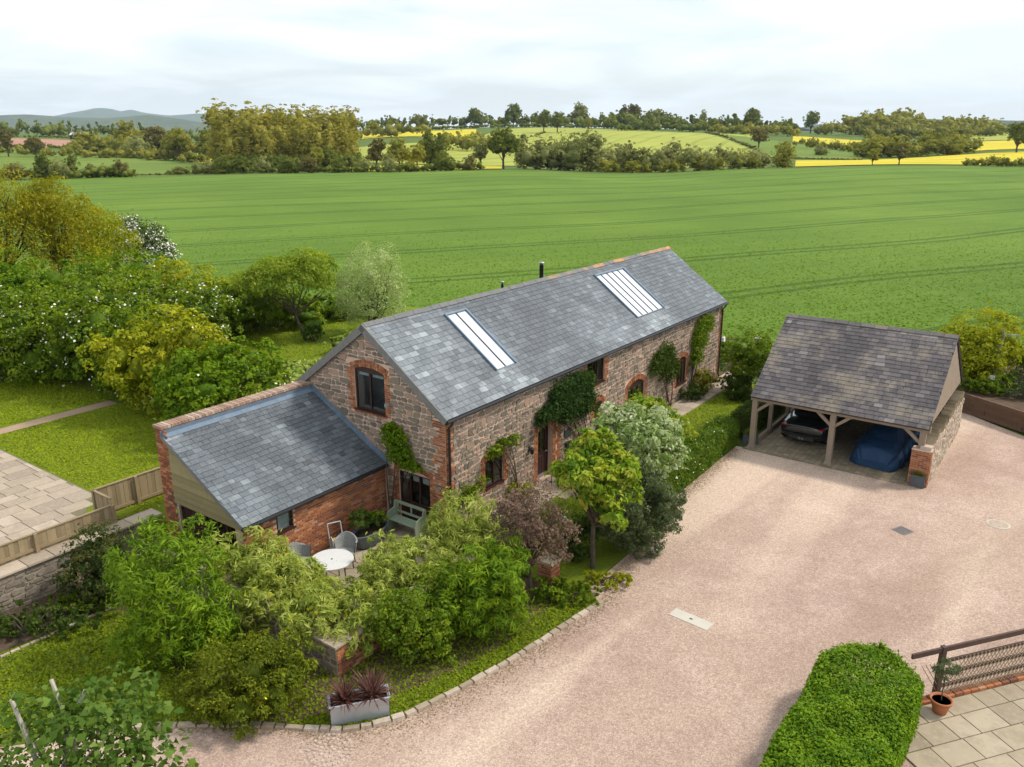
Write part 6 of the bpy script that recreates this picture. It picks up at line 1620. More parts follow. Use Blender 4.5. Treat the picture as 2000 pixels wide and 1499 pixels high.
# clipped hedges
def clipped_hedge(name, label, path, width, height, n, leaf, lm, seed, W=BF, z=0.0, rough=.05, blossom=None, round_end=0.0):
    """box shaped hedge along a path of (u,v): leaves over its sides and top"""
    rng = np.random.default_rng(seed); path = np.array(path, float)
    sg = np.linalg.norm(np.diff(path, axis=0), axis=1); cu = np.concatenate([[0], np.cumsum(sg)]); L = cu[-1]
    s = rng.uniform(-.01, 1.01, n) * L; c = np.stack([np.interp(s, cu, path[:, 0]), np.interp(s, cu, path[:, 1])], 1)
    e = 1e-2; d = np.stack([np.interp(np.clip(s + e, 0, L), cu, path[:, 0]) - np.interp(np.clip(s - e, 0, L), cu, path[:, 0]), np.interp(np.clip(s + e, 0, L), cu, path[:, 1]) - np.interp(np.clip(s - e, 0, L), cu, path[:, 1])], 1)
    d = nrm(d); nn = np.stack([-d[:, 1], d[:, 0]], 1)
    lump = 1 + rough * (np.sin(s * 2.1 + seed) * .4 + rng.normal(size=n) * .25)
    tap = np.sqrt(np.clip(1 - np.clip((s - (L - round_end)) / max(round_end, 1e-6), 0, 1) ** 2, .02, 1)) if round_end else np.ones(n)
    per = width + 2 * height; q = rng.random(n) * per
    x = np.where(q < height, -width / 2, np.where(q < height + width, q - height - width / 2, width / 2))
    zz_ = np.where(q < height, q, np.where(q < height + width, height, per - q))
    rr = np.minimum(1, np.abs(x) / (width / 2)); zz_ = zz_ - .14 * height * (rr ** 6) * (zz_ > .8 * height)
    dep = np.abs(rng.normal(size=n)) * .07 + (rng.random(n) < .2) * rng.random(n) * .2
    x = x * lump * (1 - np.where(q < height, dep / width * 2, np.where(q < height + width, 0, dep / width * 2)))
    zz_ = np.where((q >= height) & (q < height + width), zz_ * lump - dep, zz_)
    zz_ = zz_ + (zz_ > .7 * height) * rough * .9 * (np.sin(s * 2.9 + 3.3 * x + seed) + np.sin(s * 6.1 - 4.7 * x) * .7)
    zz_ = zz_ + (zz_ > .85 * height) * (rng.random(n) < .05) * rng.uniform(.03, .13, n) - (zz_ > .6 * height) * .1 * np.clip(np.sin(s * 5.3 + 2 * np.sin(x * 4)) * np.sin(x * 5.9 + seed) - .35, 0, 1)
    inn = rng.random(n) < .22
    x = np.where(inn, rng.uniform(-.46, .46, n) * width, x); zz_ = np.where(inn, rng.uniform(.1, .96, n) * height, zz_)
    x = x * tap
    ends = rng.random(n) * (1 if not round_end else 1.6) < min(.5, width * height / (per * L)) * 1.5
    s_e = np.where(rng.random(n) < (.5 if not round_end else 2), 0, 1.0)
    ce = path[0] * (1 - s_e[:, None]) + path[-1] * s_e[:, None]
    c = np.where(ends[:, None], ce + d * (np.where(s_e > .5, -1, 1) * np.abs(rng.normal(size=n)) * .05)[:, None], c)
    x = np.where(ends, rng.uniform(-.5, .5, n) * width, x); zz_ = np.where(ends, rng.uniform(.02, .97, n) * height, zz_)
    P = np.stack([c[:, 0] + nn[:, 0] * x, c[:, 1] + nn[:, 1] * x, zz_ + rng.normal(size=n) * .02], 1)
    outw = np.stack([nn[:, 0] * np.sign(x) * (rr > .97), nn[:, 1] * np.sign(x) * (rr > .97), 1.0 * (rr <= .97) + .3], 1)
    N = nrm(outw + rng.normal(size=(n, 3)) * .55); T = nrm(rng.normal(size=(n, 3)) + outw * .8 + np.array([0, 0, .4]))
    sc = rng.uniform(.65, 1.25, n); V, F = leaf_arrays(P, N, T, leaf[0] * sc, leaf[1] * sc)
    g = np.sin(P[:, 0] * 5 + seed) * np.sin(P[:, 1] * 5.7) * np.sin(P[:, 2] * 6.1)
    rnd = np.clip(.5 + .25 * g + rng.normal(size=n) * .22, 0, 1)
    cen = (np.array(W) @ np.array([*path[len(path)//2], z, 1]))[:3]
    r = root(name, label, 'hedge', cen); WW = W @ Matrix.Translation((0, 0, z))
    put(bpy.data.objects.new('foliage', np_mesh('foliage', V, F, LM[lm], rnd)), r, WW)
    mb = MB()
    for k in range(int(L / .35)):
        ss = (k + rng.random()) * .35; cc_ = (np.interp(ss, cu, path[:, 0]) + rng.normal() * width * .12, np.interp(ss, cu, path[:, 1]) + rng.normal() * width * .12)
        for j in range(3): limb(mb, rng, (cc_[0], cc_[1], 0), (cc_[0] + rng.normal() * width * .22, cc_[1] + rng.normal() * width * .22, height * .7), .016, .004, .03, 4, 5)
    mb.build('stems', MATS['bark'], r, WW)
    if blossom:
        m_, k_ = blossom; idx = rng.choice(n, k_, replace=False); V2, F2 = leaf_arrays(P[idx] + outw[idx] * .03, N[idx], T[idx], np.full(k_, .06), np.full(k_, .06), .1)
        put(bpy.data.objects.new('blossom', np_mesh('blossom', V2, F2, m_, rng.random(k_))), r, WW)
clipped_hedge('box_hedge', 'clipped bright green box hedge at the lower right corner', [(-6.0, -12.45), (.15, -12.4)], 2.05, 1.22, 56000, (.085, .042), 'box', 41, rough=.045, round_end=.8)
clipped_hedge('drive_hedge', 'clipped green hedge along the gravel up to the garage', [(5.2, -3.85), (9, -3.78), (13.1, -3.72)], 1.0, 1.08, 34000, (.08, .05), 'drive', 42, rough=.05, blossom=(MATS['petal_white'], 160))
clipped_hedge('side_hedge', 'dark clipped hedge along the open left side of the garage', [(13.75, -3.95), (19.6, -3.95)], .8, 1.15, 16000, (.075, .05), 'dark', 143, rough=.05)
shrub('round_bush', 'rounded dark green bush between barn path and garage', gp(1462, 772), 1.25, 1.1, 3.3, 9500, (.09, .05), 'hedge', 43, .1, 8)
shrub('round_bush', 'low dark bush beside the barn path and little lawn', gp(1440, 780), .8, .7, 1.35, 4500, (.075, .04), 'dark', 44, .05, 6)
shrub('privet_bush', 'tall yellow green bush behind the right corner of garage', (21.8, 37.0, .8), 1.6, 1.5, 3.4, 16000, (.12, .07), 'yellow', 45, .1, 9)
shrub('privet_bush', 'green bush at the right picture edge beyond the aerial', (25.2, 36.6, .8), 1.9, 1.6, 2.4, 14000, (.09, .05), 'bright', 46, .05, 8)
shrub('bed_shrub', 'low leafy shrub between sleeper wall and tall yellow bush', (21.6, 35.5, .8), 1.2, .9, .9, 5000, (.09, .05), 'hedge', 147, 0, 6)
shrub('bed_shrub', 'low green shrub at the right picture edge on sleeper wall', (24.0, 33.4, .8), 1.3, .9, .8, 5000, (.09, .05), 'bright', 148, 0, 6)
shrub('grey_shrub', 'low grey green shrub below the aerial on sleeper wall', (22.9, 34.5, .8), 1.0, .6, .75, 3500, (.06, .03), 'grey', 47, 0, 6)
shrub('field_edge_shrub', 'green shrub at the field fence behind the gate', bw(23.9, -2.2, 0), 1.3, .6, 1.15, 3500, (.09, .045), 'hedge', 48, 0, 7)
shrub('field_edge_shrub', 'green shrub at the far barn corner by field fence', bw(24.1, 1.2, 0), 1.0, .6, 1.3, 3000, (.09, .045), 'hedge', 49, 0, 6)

# leaf litter along the drive edges
def litter(name, pts, width, n, seed):
    rng = np.random.default_rng(seed); p = np.array(pts); sg_ = np.linalg.norm(np.diff(p, axis=0), axis=1); cu_ = np.concatenate([[0], np.cumsum(sg_)])
    s_ = rng.random(n) * cu_[-1]; off = np.abs(rng.normal(size=n)) * width
    x = np.interp(s_, cu_, p[:, 0]); y = np.interp(s_, cu_, p[:, 1]); x2 = np.interp(s_ + .05, cu_, p[:, 0]); y2 = np.interp(s_ + .05, cu_, p[:, 1])
    d = nrm(np.stack([x2 - x, y2 - y], 1) + 1e-9); P = np.stack([x + d[:, 1] * off, y - d[:, 0] * off, np.full(n, .008)], 1)
    V, F = leaf_arrays(P, nrm(rng.normal(size=(n, 3)) * .25 + np.array([0, 0, 1])), rng.normal(size=(n, 3)), rng.uniform(.02, .055, n), rng.uniform(.015, .04, n), .1)
    o = put(bpy.data.objects.new(name, np_mesh(name, V, F, LM['litter'], rng.random(n)))); o['kind'] = 'stuff'
LM['litter'] = leaf_mat('leaf_litter', [(.2, .135, .085), (.3, .22, .13), (.36, .29, .15)], .9, .1, .05)
litter('leaf_litter', [tuple(k) for k in KERB[5:]] + [tuple(bw(1.5, -5.0)[:2]), tuple(bw(4.3, -4.9)[:2])], .3, 3600, 61)
litter('leaf_litter', [tuple(bw(4.3, -5.1)[:2]), tuple(bw(6, -4.32)[:2]), tuple(bw(12.6, -4.24)[:2])], .25, 3000, 62)
litter('leaf_litter', [tuple(k) for k in KERB[:6]], .12, 1200, 63)

# the big mixed hedge left of the barn: bushes one can tell apart
def G(px, py, z=.9): return gp(px, py, z)
HB = [
 # name, label, pixel of foot, rx, ry, h, n, leaf, mat, blossom
 ('hawthorn_bush', 'white flowering hawthorn at the left edge above the lawn', (-15, 735), 2.6, 2.0, 4.6, 12000, 'hedge', ('petal_white', 2600, .11)),
 ('hedge_bush', 'dark green hedge bush between two flowering hawthorns by lawn', (95, 738), 2.3, 2.0, 5.0, 12000, 'hedge', ('petal_white', 350, .09)),
 ('hawthorn_bush', 'hawthorn with scattered white blossom at the lawn corner', (215, 745), 2.1, 2.0, 5.0, 12000, 'hedge', ('petal_white', 1000, .1)),
 ('hedge_bush', 'tall yellow green hedge bush standing proud of the lawn hedge', (335, 800), 2.1, 1.8, 4.65, 14000, 'yellow', ('petal_white', 160, .08)),
 ('hedge_bush', 'mid green hedge bush right of the yellow green one', (430, 845), 1.8, 1.8, 3.9, 12000, 'bright', ('petal_white', 160, .08)),
 ('hedge_bush', 'leafy green bush behind the annexe left coping', (500, 840), 1.6, 1.6, 3.3, 10000, 'hedge', ('petal_cream', 200, .1)),
 ('elder_bush', 'cream flowering elder behind the annexe coping', (560, 830), 1.6, 1.5, 2.8, 8500, 'pale', ('petal_cream', 620, .14)),
 ('hedge_bush', 'light green bush touching the barn verge', (635, 800), 1.5, 1.3, 2.5, 7500, 'pale', ('petal_cream', 200, .1)),
 ('hedge_bush', 'tall light leaved bush behind the flowering hawthorn', (60, 690), 2.6, 2.2, 5.6, 9000, 'bright', None),
 ('hedge_bush', 'mixed bush with reddish shoots in the middle of hedge', (245, 690), 2.6, 2.3, 5.0, 9000, 'hedge', ('petal_pink', 260, .12)),
 ('hawthorn_bush', 'hawthorn topped with white blossom behind the yellow bush', (370, 700), 2.2, 2.0, 4.2, 8500, 'hedge', ('petal_white', 800, .12)),
 ('hedge_bush', 'green bush in the back hedge under the willow', (235, 640), 3.0, 2.4, 5.0, 8500, 'bright', None),
 ('hedge_bush', 'rounded yellow green bush in the middle of the back hedge', (395, 650), 2.4, 2.0, 4.6, 9000, 'yellow', ('petal_white', 260, .1)),
 ('hedge_bush', 'dense dark green bush of the back hedge along rear lawn', (465, 655), 2.2, 1.7, 3.5, 9000, 'hedge', ('petal_white', 200, .09)),
 ('hedge_bush', 'dark hedge bush behind the apple tree', (540, 640), 2.2, 1.6, 3.0, 8000, 'hedge', None),
 ('hedge_bush', 'low hedge bush at the far end of rear lawn', (640, 622), 2.2, 1.3, 1.9, 6000, 'hedge', None),
 ('hedge_bush', 'low dark hedge bush below the pale willow', (700, 612), 1.8, 1.2, 1.5, 4500, 'dark', None),
 ('hedge_bush', 'green bush filling the hedge between yellow bush and hawthorn', (270, 770), 1.7, 1.6, 4.2, 9000, 'hedge', ('petal_white', 200, .09)),
 ('hedge_bush', 'small light bush at the rear lawn near barn roof', (690, 690), 1.0, .9, 1.5, 3500, 'pale', None),
]
for i, (nm, lab, px, rx, ry, h, n, lm, bl) in enumerate(HB):
    rng = np.random.default_rng(500 + i)
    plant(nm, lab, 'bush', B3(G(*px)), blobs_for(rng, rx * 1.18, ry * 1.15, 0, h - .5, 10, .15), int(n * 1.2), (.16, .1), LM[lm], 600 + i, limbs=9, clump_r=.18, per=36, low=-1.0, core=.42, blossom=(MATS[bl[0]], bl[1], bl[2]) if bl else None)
# trees of the left garden
def wtree(name, label, base, blobs, n, leaf, lm, seed, trunk, blossom=None, **kw):
    return plant(name, label, 'tree', base, blobs, n, leaf, LM[lm], seed, trunk, blossom=blossom, parts=('trunk', 'crown'), **kw)
wtree('golden_willow', 'tall golden willow at the left edge above the hedge', B3(G(20, 600)), [(0, 0, 6.0, 3.0, 3.0, 3.0), (-1.5, 0, 6.8, 2.2, 2.2, 2.3), (1.5, .5, 4.5, 2.3, 2.2, 2.4), (0, -1, 3.4, 2.8, 2.4, 2.2)], 13000, (.22, .06), 'olive', 51, (2.5, .2), droop=.22, limbs=24, up=.1, clump_r=.2)
wtree('golden_willow', 'golden willow with visible upright trunk beside the white hawthorn', B3(G(130, 590)), [(0, 0, 5.6, 2.0, 2.0, 2.6), (1.3, .3, 4.8, 1.9, 1.9, 2.5), (-1.3, 0, 5.3, 1.8, 1.8, 2.3), (.4, -.5, 3.0, 2.5, 2.2, 2.0)], 12000, (.22, .06), 'olive', 52, (3.0, .18), droop=.22, limbs=24, up=.1, clump_r=.2)
wtree('golden_willow', 'smaller yellow green willow leaning to the white hawthorn', B3(G(205, 575)), [(0, 0, 4.2, 1.9, 1.9, 2.0), (.8, 0, 3.2, 1.8, 1.7, 1.8), (-.5, 0, 2.4, 1.8, 1.8, 1.6)], 10000, (.18, .05), 'yellow', 53, (2.0, .14), droop=.2, limbs=18, up=.1)
wtree('hawthorn_tree', 'round hawthorn tree covered with white blossom at field edge', B3(G(272, 548)), [(0, 0, 2.4, 2.3, 2.2, 2.1), (1.2, .2, 1.8, 1.6, 1.6, 1.5), (-1.0, 0, 2.8, 1.5, 1.5, 1.5)], 8500, (.16, .09), 'dark', 54, (1.0, .12), blossom=(MATS['petal_white'], 3800, .15))
wtree('apple_tree', 'leaning old apple tree on the rear lawn', B3(G(598, 665)), [(-1.3, .5, 3.3, 1.7, 1.6, 1.1), (.2, .3, 3.7, 1.6, 1.5, 1.1), (-2.6, .2, 2.9, 1.3, 1.3, .95), (.9, 0, 3.0, .9, .9, .8)], 15000, (.12, .065), 'apple', 55, (1.7, .11), lean=(-.6, .1), limbs=12, clump_r=.26)
shrub('climbing_shrub', 'shrubby growth round the foot of the apple tree', B3(G(612, 668)), .55, .5, 1.3, 2200, (.1, .05), 'birch', 56, .05, 5)
wtree('pale_willow', 'round pale green willow rising behind the barn roof', B3(G(728, 655)), [(0, 0, 2.6, 1.7, 1.7, 2.0), (.2, .1, 3.9, 1.3, 1.3, 1.35), (-.8, 0, 2.2, 1.3, 1.3, 1.5), (.9, 0, 2.3, 1.2, 1.2, 1.5)], 16000, (.13, .038), 'silver', 57, (.6, .12), limbs=16, clump_r=.2, low=-1.0)
p = G(587, 628); r = root('blue_pot', 'blue glazed pot with hosta at the edge of the rear lawn', 'pot', B3(p)); W = WM[r.name]
mb = MB(); mb.lathe([(.2, 0), (.3, .3), (.28, .5), (.32, .55), (.27, .55), (.25, .45)], (0, 0, 0), 20); mb.build('pot', mat('blue_glaze', (.02, .05, .12), .2, .5), r, W, True)
put(bpy.data.objects.new('hosta', tuft_mesh(np.random.default_rng(58), 40, .7, 1.2, .16, LM['grey'], .5, 'hosta')), r, W @ Matrix.Translation((0, 0, .5)))
# ------------------------------------------------------------------ trees and hedges of the far landscape
SH = dict(
 round=[(0, 0, 6.0, 3.6, 3.6, 3.2), (-2.0, .5, 5.2, 2.4, 2.4, 2.3), (2.0, -.4, 5.4, 2.4, 2.4, 2.3), (0, 1.5, 7.4, 2.3, 2.3, 2.0), (.6, -1.8, 4.6, 2.3, 2.3, 2.1)],
 tall=[(0, 0, 5.5, 2.1, 2.1, 4.2), (.6, .4, 7.6, 1.6, 1.6, 2.1), (-.8, 0, 4.0, 1.8, 1.8, 2.6), (.7, -.5, 3.0, 1.9, 1.9, 2.6), (0, 0, 1.4, 1.9, 1.9, 1.6)],
 bush=[(0, 0, 4.4, 4.6, 4.4, 4.6), (-3.2, 0, 3.4, 3.2, 3.2, 3.6), (3.0, .6, 3.8, 3.3, 3.2, 3.9), (.6, -1.2, 5.8, 3.0, 3.0, 3.3), (0, 0, 1.6, 4.4, 4.2, 2.0)],
 vase=[(-1.5, 0, 6.8, 1.9, 1.9, 2.4), (1.4, .4, 7.2, 1.9, 1.9, 2.4), (0, -.4, 5.0, 2.2, 2.2, 2.4), (0, .8, 8.2, 1.5, 1.5, 1.6)],
 poplar=[(0, 0, 6.4, 1.7, 1.7, 3.6), (.5, .2, 7.4, 1.3, 1.3, 2.5), (-.6, 0, 4.4, 1.4, 1.4, 2.6), (.3, 0, 2.6, 1.5, 1.5, 2.0), (0, 0, 1.2, 1.4, 1.4, 1.4)])
_proto = {}
def proto(shape, lm, v, n=4500):
    k = (shape, lm, v)
    if k not in _proto:
        rng = np.random.default_rng(abs(hash((len(shape), lm[-3:], v))) % 1000 if False else 900 + 17 * v + 3 * len(shape) + len(lm))
        bl = [tuple(np.array(b) * (1 + rng.normal(size=6) * .08)) for b in SH[shape]]
        V, F, rnd, C = crown(rng, bl, n, leaf=(.46, .33), clump_r=.17, per=26, inner=.35, stray=.02, low=-1.0 if shape in ('bush', 'tall', 'poplar') else -.6)
        Vc, Fc = cores(rng, bl, .6); F = np.concatenate([F, Fc + len(V)]); V = np.concatenate([V, Vc]); rnd = np.concatenate([rnd, rng.random(len(Fc)) * .4])  # darker shells inside the crown, painting its inner shade
        mb = MB(); limb(mb, rng, (0, 0, -.4), (0, 0, 3.6), .34, .2, .02, 5, 7)
        for c in C[rng.choice(len(C), 16, replace=False)]: limb(mb, rng, (0, 0, rng.uniform(1.6, 3.6)), c, .14, .03, .08, 4, 5)
        _proto[k] = (mb.mesh('trunk', MATS['bark']), np_mesh('crown', V, F, LM[lm], rnd))
    return _proto[k]
fr = random.Random(99)
def ftree(px, d, hpx, shape, lm, label, name='tree', cat='tree', wide=1.0, group=None):
    x, y = pxd(px, d); z = zt(x, y); h = hpx * d / 1720.0; s = h / 9.8
    r = root(name, label, cat, (x, y, z), 0, group)
    tm, cm = proto(shape, lm, fr.randint(0, 1))
    W = Matrix.Translation((x, y, z)) @ Matrix.Rotation(fr.uniform(0, 6.28), 4, 'Z') @ Matrix.Diagonal((s * wide, s * wide, s, 1))
    put(bpy.data.objects.new('trunk', tm), r, W); put(bpy.data.objects.new('crown', cm), r, W)
    return r
def mass(name, trees, lm, seed, n=800, leaf=.07):
    """a wood or hedge that reads as one mass"""
    rng = np.random.default_rng(seed); VV, FF, RR = [], [], []; tv = MB(); b = 0
    for px, d, hpx, shape, wide in trees:
        x, y = pxd(px, d); z = zt(x, y); h = hpx * d / 1720.0; s = h / 9.8
        bl = [tuple(np.array(q) * (1 + rng.normal(size=6) * .1)) for q in SH[shape]]
        V, F, rnd, C = crown(rng, bl, n, leaf=(9.3 * leaf, 9.3 * leaf * .75), clump_r=.17, per=16, inner=.35, low=-1.0, stray=.01)
        Vc, Fc = cores(rng, bl[:3] if n < 500 else bl, .5 if n > 700 else .64, 6, 5); F = np.concatenate([F, Fc + len(V)]); V = np.concatenate([V, Vc]); rnd = np.concatenate([rnd, rng.random(len(Fc)) * .4])  # cores coloured darker to stand in for shade within the mass
        a = rng.uniform(0, 6.28); c_, s_ = math.cos(a), math.sin(a)
        V = V @ np.array([[c_, s_, 0], [-s_, c_, 0], [0, 0, 1]]) * np.array([s * wide, s * wide, s]) + np.array([x, y, z])
        VV.append(V); FF.append(F + b); b += len(V); RR.append(np.clip(.55 * rng.random() + .45 * rnd, 0, 1))
    o = put(bpy.data.objects.new(name, np_mesh(name, np.concatenate(VV), np.concatenate(FF), LM[lm], np.concatenate(RR))))
    o['kind'] = 'stuff'
    return o
H1 = [ # bushes of the hedge at the far side of the wheat: px, height px, shape, foliage, label, white blossom
 (15, 36, 'bush', 'farbrown', 'brownish bush at the left end of the wheat field hedge'),
 (72, 50, 'tall', 'far', 'tallest yellow green bush near left end of field hedge'),
 (103, 42, 'bush', 'fargrey', 'grey blossom bush right of the tallest left hedge bush'),
 (128, 44, 'tall', 'far', 'dark upright bush in the left field hedge'),
 (168, 30, 'bush', 'farbrown', 'low brown bush left of the round brown one'),
 (226, 38, 'bush', 'farbrown', 'round brown bush ending the left stretch of field hedge'),
 (340, 17, 'bush', 'farbrown', 'small scrubby bush in the gap of the field hedge'),
 (372, 22, 'tall', 'fargrey', 'thin grey scrub in the gap of field hedge'),
 (402, 34, 'bush', 'fargrey', 'pale blossoming hawthorn after the hedge gap'),
 (432, 38, 'bush', 'far', 'green bush beside the pale hawthorn after the gap'),
 (462, 36, 'tall', 'far', 'dark narrow bush in the field hedge before poplar wood'),
 (507, 33, 'bush', 'fargrey', 'small blossom topped bush in front of the poplars'),
 (555, 35, 'bush', 'far', 'round dark bush in front of the poplar wood'),
 (597, 37, 'bush', 'farbrown', 'grey brown bush before the right half of poplars'),
 (655, 30, 'bush', 'far', 'low hedge bush at the right end of poplar wood'),
 (702, 32, 'bush', 'fargrey', 'whitish hedge bush just right of poplar wood'),
 (758, 36, 'bush', 'fargrey', 'white flowering hawthorn in the middle field hedge'),
 (800, 24, 'bush', 'faryel', 'low yellowish hedge bush in the middle'),
 (868, 38, 'bush', 'far', 'dark hedge bush left of the field corner'),
 (915, 34, 'bush', 'farbrown', 'hedge bush at the field corner below pale tree')]
for px, h, shp, lm, lab in H1: ftree(px, 287 + fr.uniform(-3, 6) - (13 if px < 240 else 0), h, shp, lm, lab, 'hedge_bush', 'bush', 1.0 if shp == 'bush' else 1.25, 'bushes of the far wheat field hedge')
T1 = [
 (733, 305, 62, 'vase', 'farbrown', 'thin half bare tree right of the poplar wood'),
 (778, 312, 64, 'round', 'faryel', 'olive round tree in the middle hedge'),
 (812, 330, 50, 'round', 'faryel', 'smaller olive tree beside the round one'),
 (838, 380, 66, 'tall', 'far', 'dark green upright tree, left of the pair'),
 (858, 378, 62, 'tall', 'far', 'dark green upright tree, right of the pair'),
 (938, 303, 58, 'vase', 'fargrey', 'pale thin tree left of the dark oak'),
 (983, 300, 76, 'round', 'far', 'dark green oak standing at the field corner'),
 (1535, 300, 50, 'bush', 'faryel', 'spreading willow bush at the right end of copse'),
 (1712, 296, 30, 'round', 'faryel', 'small thin tree on the yellow field edge'),
 (1765, 297, 40, 'round', 'farbrown', 'small brownish tree right of the thin one at field crest'),
 (1484, 520, 44, 'round', 'farbrown', 'lone dark oak in the hedged green field'),
 (1062, 830, 42, 'round', 'far', 'left oak of the pair on the pale hillside'),
 (1088, 830, 38, 'round', 'far', 'right oak of the pair on the pale hillside'),
 (1148, 860, 24, 'round', 'faryel', 'small tree right of the hillside oak pair'),
 (1022, 700, 12, 'bush', 'far', 'tiny bush by the hillside hedge line'),
 (1993, 430, 56, 'round', 'far', 'oak at the right edge among yellow fields'),
 (1608, 460, 26, 'bush', 'fargrey', 'white flowering hawthorn by the right copse'),
 (345, 480, 62, 'round', 'faryel', 'broad green tree before the yellow field left of poplars'),
 (266, 500, 52, 'bush', 'fargrey', 'grey willow by the ploughed field'),
 (303, 530, 62, 'round', 'farbrown', 'orange brown tree left of the broad green one'),
 (246, 560, 62, 'round', 'faryel', 'tall round tree behind the grey willow'),
 (62, 480, 42, 'round', 'farbrown', 'brown thin tree before the ploughed field'),
 (8, 480, 52, 'vase', 'farbrown', 'bare tree at the left edge before ploughed field'),
 (395, 520, 60, 'tall', 'far', 'dark tree against the left flank of poplar wood'),
 (612, 330, 46, 'round', 'faryel', 'bright green round tree at the foot of poplars'),
 (640, 335, 44, 'round', 'far', 'green round tree beside bright one under poplars'),
 (1003, 1060, 42, 'round', 'far', 'big skyline tree above the pale hillside left corner'),
 (927, 1060, 36, 'round', 'far', 'skyline tree left of the big hilltop tree'),
 (820, 1060, 34, 'round', 'fargrey', 'skyline tree above the small yellow field'),
 (1132, 1060, 44, 'round', 'fargrey', 'tallest rounded skyline tree above the oak pair'),
 (1215, 1040, 42, 'vase', 'farbrown', 'twiggy skyline tree, left of two'),
 (1238, 1040, 46, 'vase', 'farbrown', 'twiggy skyline tree, right of two'),
 (1284, 1040, 42, 'round', 'fargrey', 'domed skyline tree right of the twiggy pair'),
 (1372, 1040, 36, 'tall', 'fargrey', 'narrow skyline tree near the middle right'),
 (1466, 900, 44, 'round', 'far', 'broad skyline tree above the hedged green field'),
 (1583, 950, 40, 'round', 'far', 'dark skyline tree left of the wooded hill'),
]
for px, d, h, shp, lm, lab in T1: ftree(px, d, h, shp, lm, lab, 'tree', 'tree', 1.0, 'trees of the far landscape')
rr_ = random.Random(5)
def row(p0, p1, step, d, h, shapes=('round', 'tall', 'bush'), dj=15, wide=1.0):
    out = []; p = p0
    while p <= p1:
        f = (p - p0) / max(1, (p1 - p0)); dd = d[0] + (d[1] - d[0]) * f; hh = h[0] + (h[1] - h[0]) * f
        out.append((p, dd + rr_.uniform(-dj, dj), hh * (rr_.uniform(.93, 1.05) if shapes[0] == 'poplar' else rr_.uniform(.75, 1.15)), rr_.choice(shapes), wide * rr_.uniform(.9, 1.3))); p += step * rr_.uniform(.6, 1.4)
    return out
mass('poplar_wood', row(425, 690, 12, (400, 400), (110, 102), ('poplar',), 18, 1.25) + row(445, 690, 24, (372, 372), (88, 86), ('poplar',), 8, 1.2) + row(420, 690, 26, (440, 440), (110, 104), ('poplar',), 10, 1.3), 'farpop', 1, 2300, .028)
mass('poplar_undergrowth', row(420, 700, 16, (365, 365), (34, 34), ('bush',), 6), 'far', 2)
mass('willow_copse', row(1018, 1165, 15, (312, 305), (62, 72), ('tall', 'bush'), 8, 1.1) + row(1178, 1240, 18, (318, 318), (62, 60), ('bush', 'tall'), 8) + row(1225, 1330, 16, (306, 306), (62, 58), ('tall', 'bush'), 8, 1.1) + row(1335, 1500, 17, (302, 300), (52, 40), ('bush', 'round'), 8), 'fargrey', 3, 1700, .05)
mass('willow_copse', row(1185, 1480, 26, (296, 296), (30, 34), ('bush',), 4), 'faryel', 4, 900, .07)
mass('hedgerow_trees', row(140, 405, 15, (560, 540), (38, 44), ('round', 'bush'), 30) + row(-120, 400, 17, (520, 470), (18, 24), ('bush',), 15), 'faryel', 5, 700, .06)
mass('field_hedge', row(-250, 245, 13, (276, 276), (20, 24), ('bush',), 3, 1.2) + row(320, 940, 14, (290, 288), (14, 20), ('bush',), 4, 1.3) + row(250, 330, 10, (288, 290), (5, 6), ('bush',), 3, 1.4), 'far', 21, 420, .095)
mass('far_treeline', row(-300, 420, 11, (950, 1000), (30, 26), ('round', 'tall', 'bush'), 60), 'far', 6, 200, .12)
mass('field_hedge', row(-300, 430, 10, (860, 880), (7, 7), ('bush',), 8, 1.4) + row(-60, 250, 11, (600, 590), (9, 11), ('bush',), 10, 1.3), 'far', 7, 150, .16)
mass('hillside_trees', row(700, 830, 12, (800, 780), (28, 28), ('round', 'bush'), 25) + row(825, 985, 11, (520, 640), (40, 30), ('round', 'tall', 'bush'), 40) + row(720, 860, 13, (450, 420), (16, 18), ('bush',), 10, 1.3), 'faryel', 8, 420, .08)
mass('skyline_wood', row(690, 960, 8, (1080, 1080), (28, 26), ('round', 'tall'), 40) + row(960, 1320, 8, (1060, 1050), (26, 28), ('round', 'tall', 'bush'), 30) + row(1190, 1560, 8, (960, 900), (32, 32), ('round', 'bush', 'tall'), 50), 'far', 9, 300, .095)
mass('skyline_wood', row(690, 1560, 8, (1010, 960), (9, 12), ('bush',), 20, 1.5) + row(1200, 1540, 12, (860, 800), (20, 24), ('bush', 'round'), 25), 'far', 10, 220, .11)
mass('hillside_copse', row(1400, 1560, 11, (800, 760), (22, 24), ('bush', 'round'), 25) + row(1540, 1700, 12, (560, 520), (18, 26), ('bush', 'round'), 20), 'faryel', 11, 450, .09)
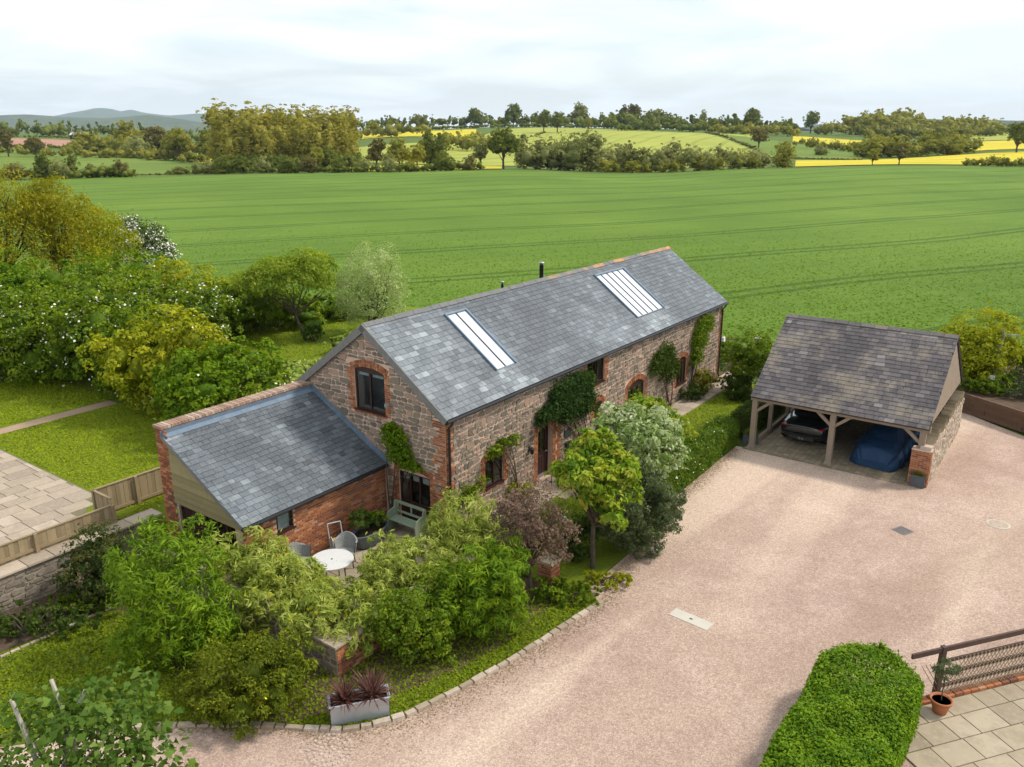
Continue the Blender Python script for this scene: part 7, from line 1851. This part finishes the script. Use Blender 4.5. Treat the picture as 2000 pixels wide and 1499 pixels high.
mass('field_hedge', row(985, 1065, 6, (560, 830), (5, 5), ('bush',), 3, 1.5) + row(1380, 1500, 6, (790, 440), (6, 7), ('bush',), 3, 1.5) + row(1500, 1690, 7, (432, 402), (4, 4), ('bush',), 3, 1.6), 'farbrown', 12, 120, .18)
mass('far_copse', row(1690, 1915, 12, (440, 450), (44, 34), ('round', 'bush'), 12, 1.1) + row(1700, 1900, 13, (480, 480), (46, 40), ('round', 'tall'), 12), 'faryel', 13, 800, .066)
mass('wooded_hill', row(1600, 1960, 9, (900, 900), (26, 22), ('round', 'bush'), 25) + row(1660, 1950, 9, (980, 980), (40, 30), ('round', 'bush'), 25) + row(1700, 1930, 9, (1060, 1060), (48, 38), ('round', 'bush'), 25), 'faryel', 14, 420, .09)
mass('gorse_hedge', row(1900, 2300, 12, (288, 290), (20, 24), ('bush',), 5, 1.2), 'gold' if False else 'faryel', 15, 400, .085)
mass('far_treeline', row(1930, 2500, 12, (1200, 1200), (18, 18), ('round', 'bush'), 40) + row(-400, 480, 10, (2400, 2400), (10, 9), ('round', 'bush'), 100), 'far', 16, 80, .2)
# small farm shed by the ploughed field
x, y = pxd(152, 830); z = zt(x, y); r = root('farm_shed', 'pale roofed farm shed beyond the ploughed field', 'shed', (x, y, z)); W = WM[r.name]
MB().box((-7, -4, -.5), (7, 4, 4)).build('wall', M_dkwall, r, W)
mb = MB(); mb.prism([(-4.4, 0), (4.4, 0), (0, 2.2)], -7.3, 7.3, lambda s, t, o: (o, s, 4 + t)); mb.build('roof', mat('pale_sheeting', (.55, .56, .57), .5, .4), r, W)

# ------------------------------------------------------------------ the air between here and the far hills
hz = MB(); hz.box((-17000, -40, -30), (17000, 17500, 700))
m = bpy.data.materials.new('haze'); m.use_nodes = True; t = m.node_tree
t.nodes.remove(t.nodes['Principled BSDF'])
pv = t.nodes.new('ShaderNodeVolumePrincipled'); pv.inputs['Color'].default_value = (.72, .87, 1.0, 1); pv.inputs['Density'].default_value = 4.5e-5
t.links.new(pv.outputs[0], t.nodes['Material Output'].inputs['Volume'])
o = hz.build('haze', m); o['kind'] = 'stuff'
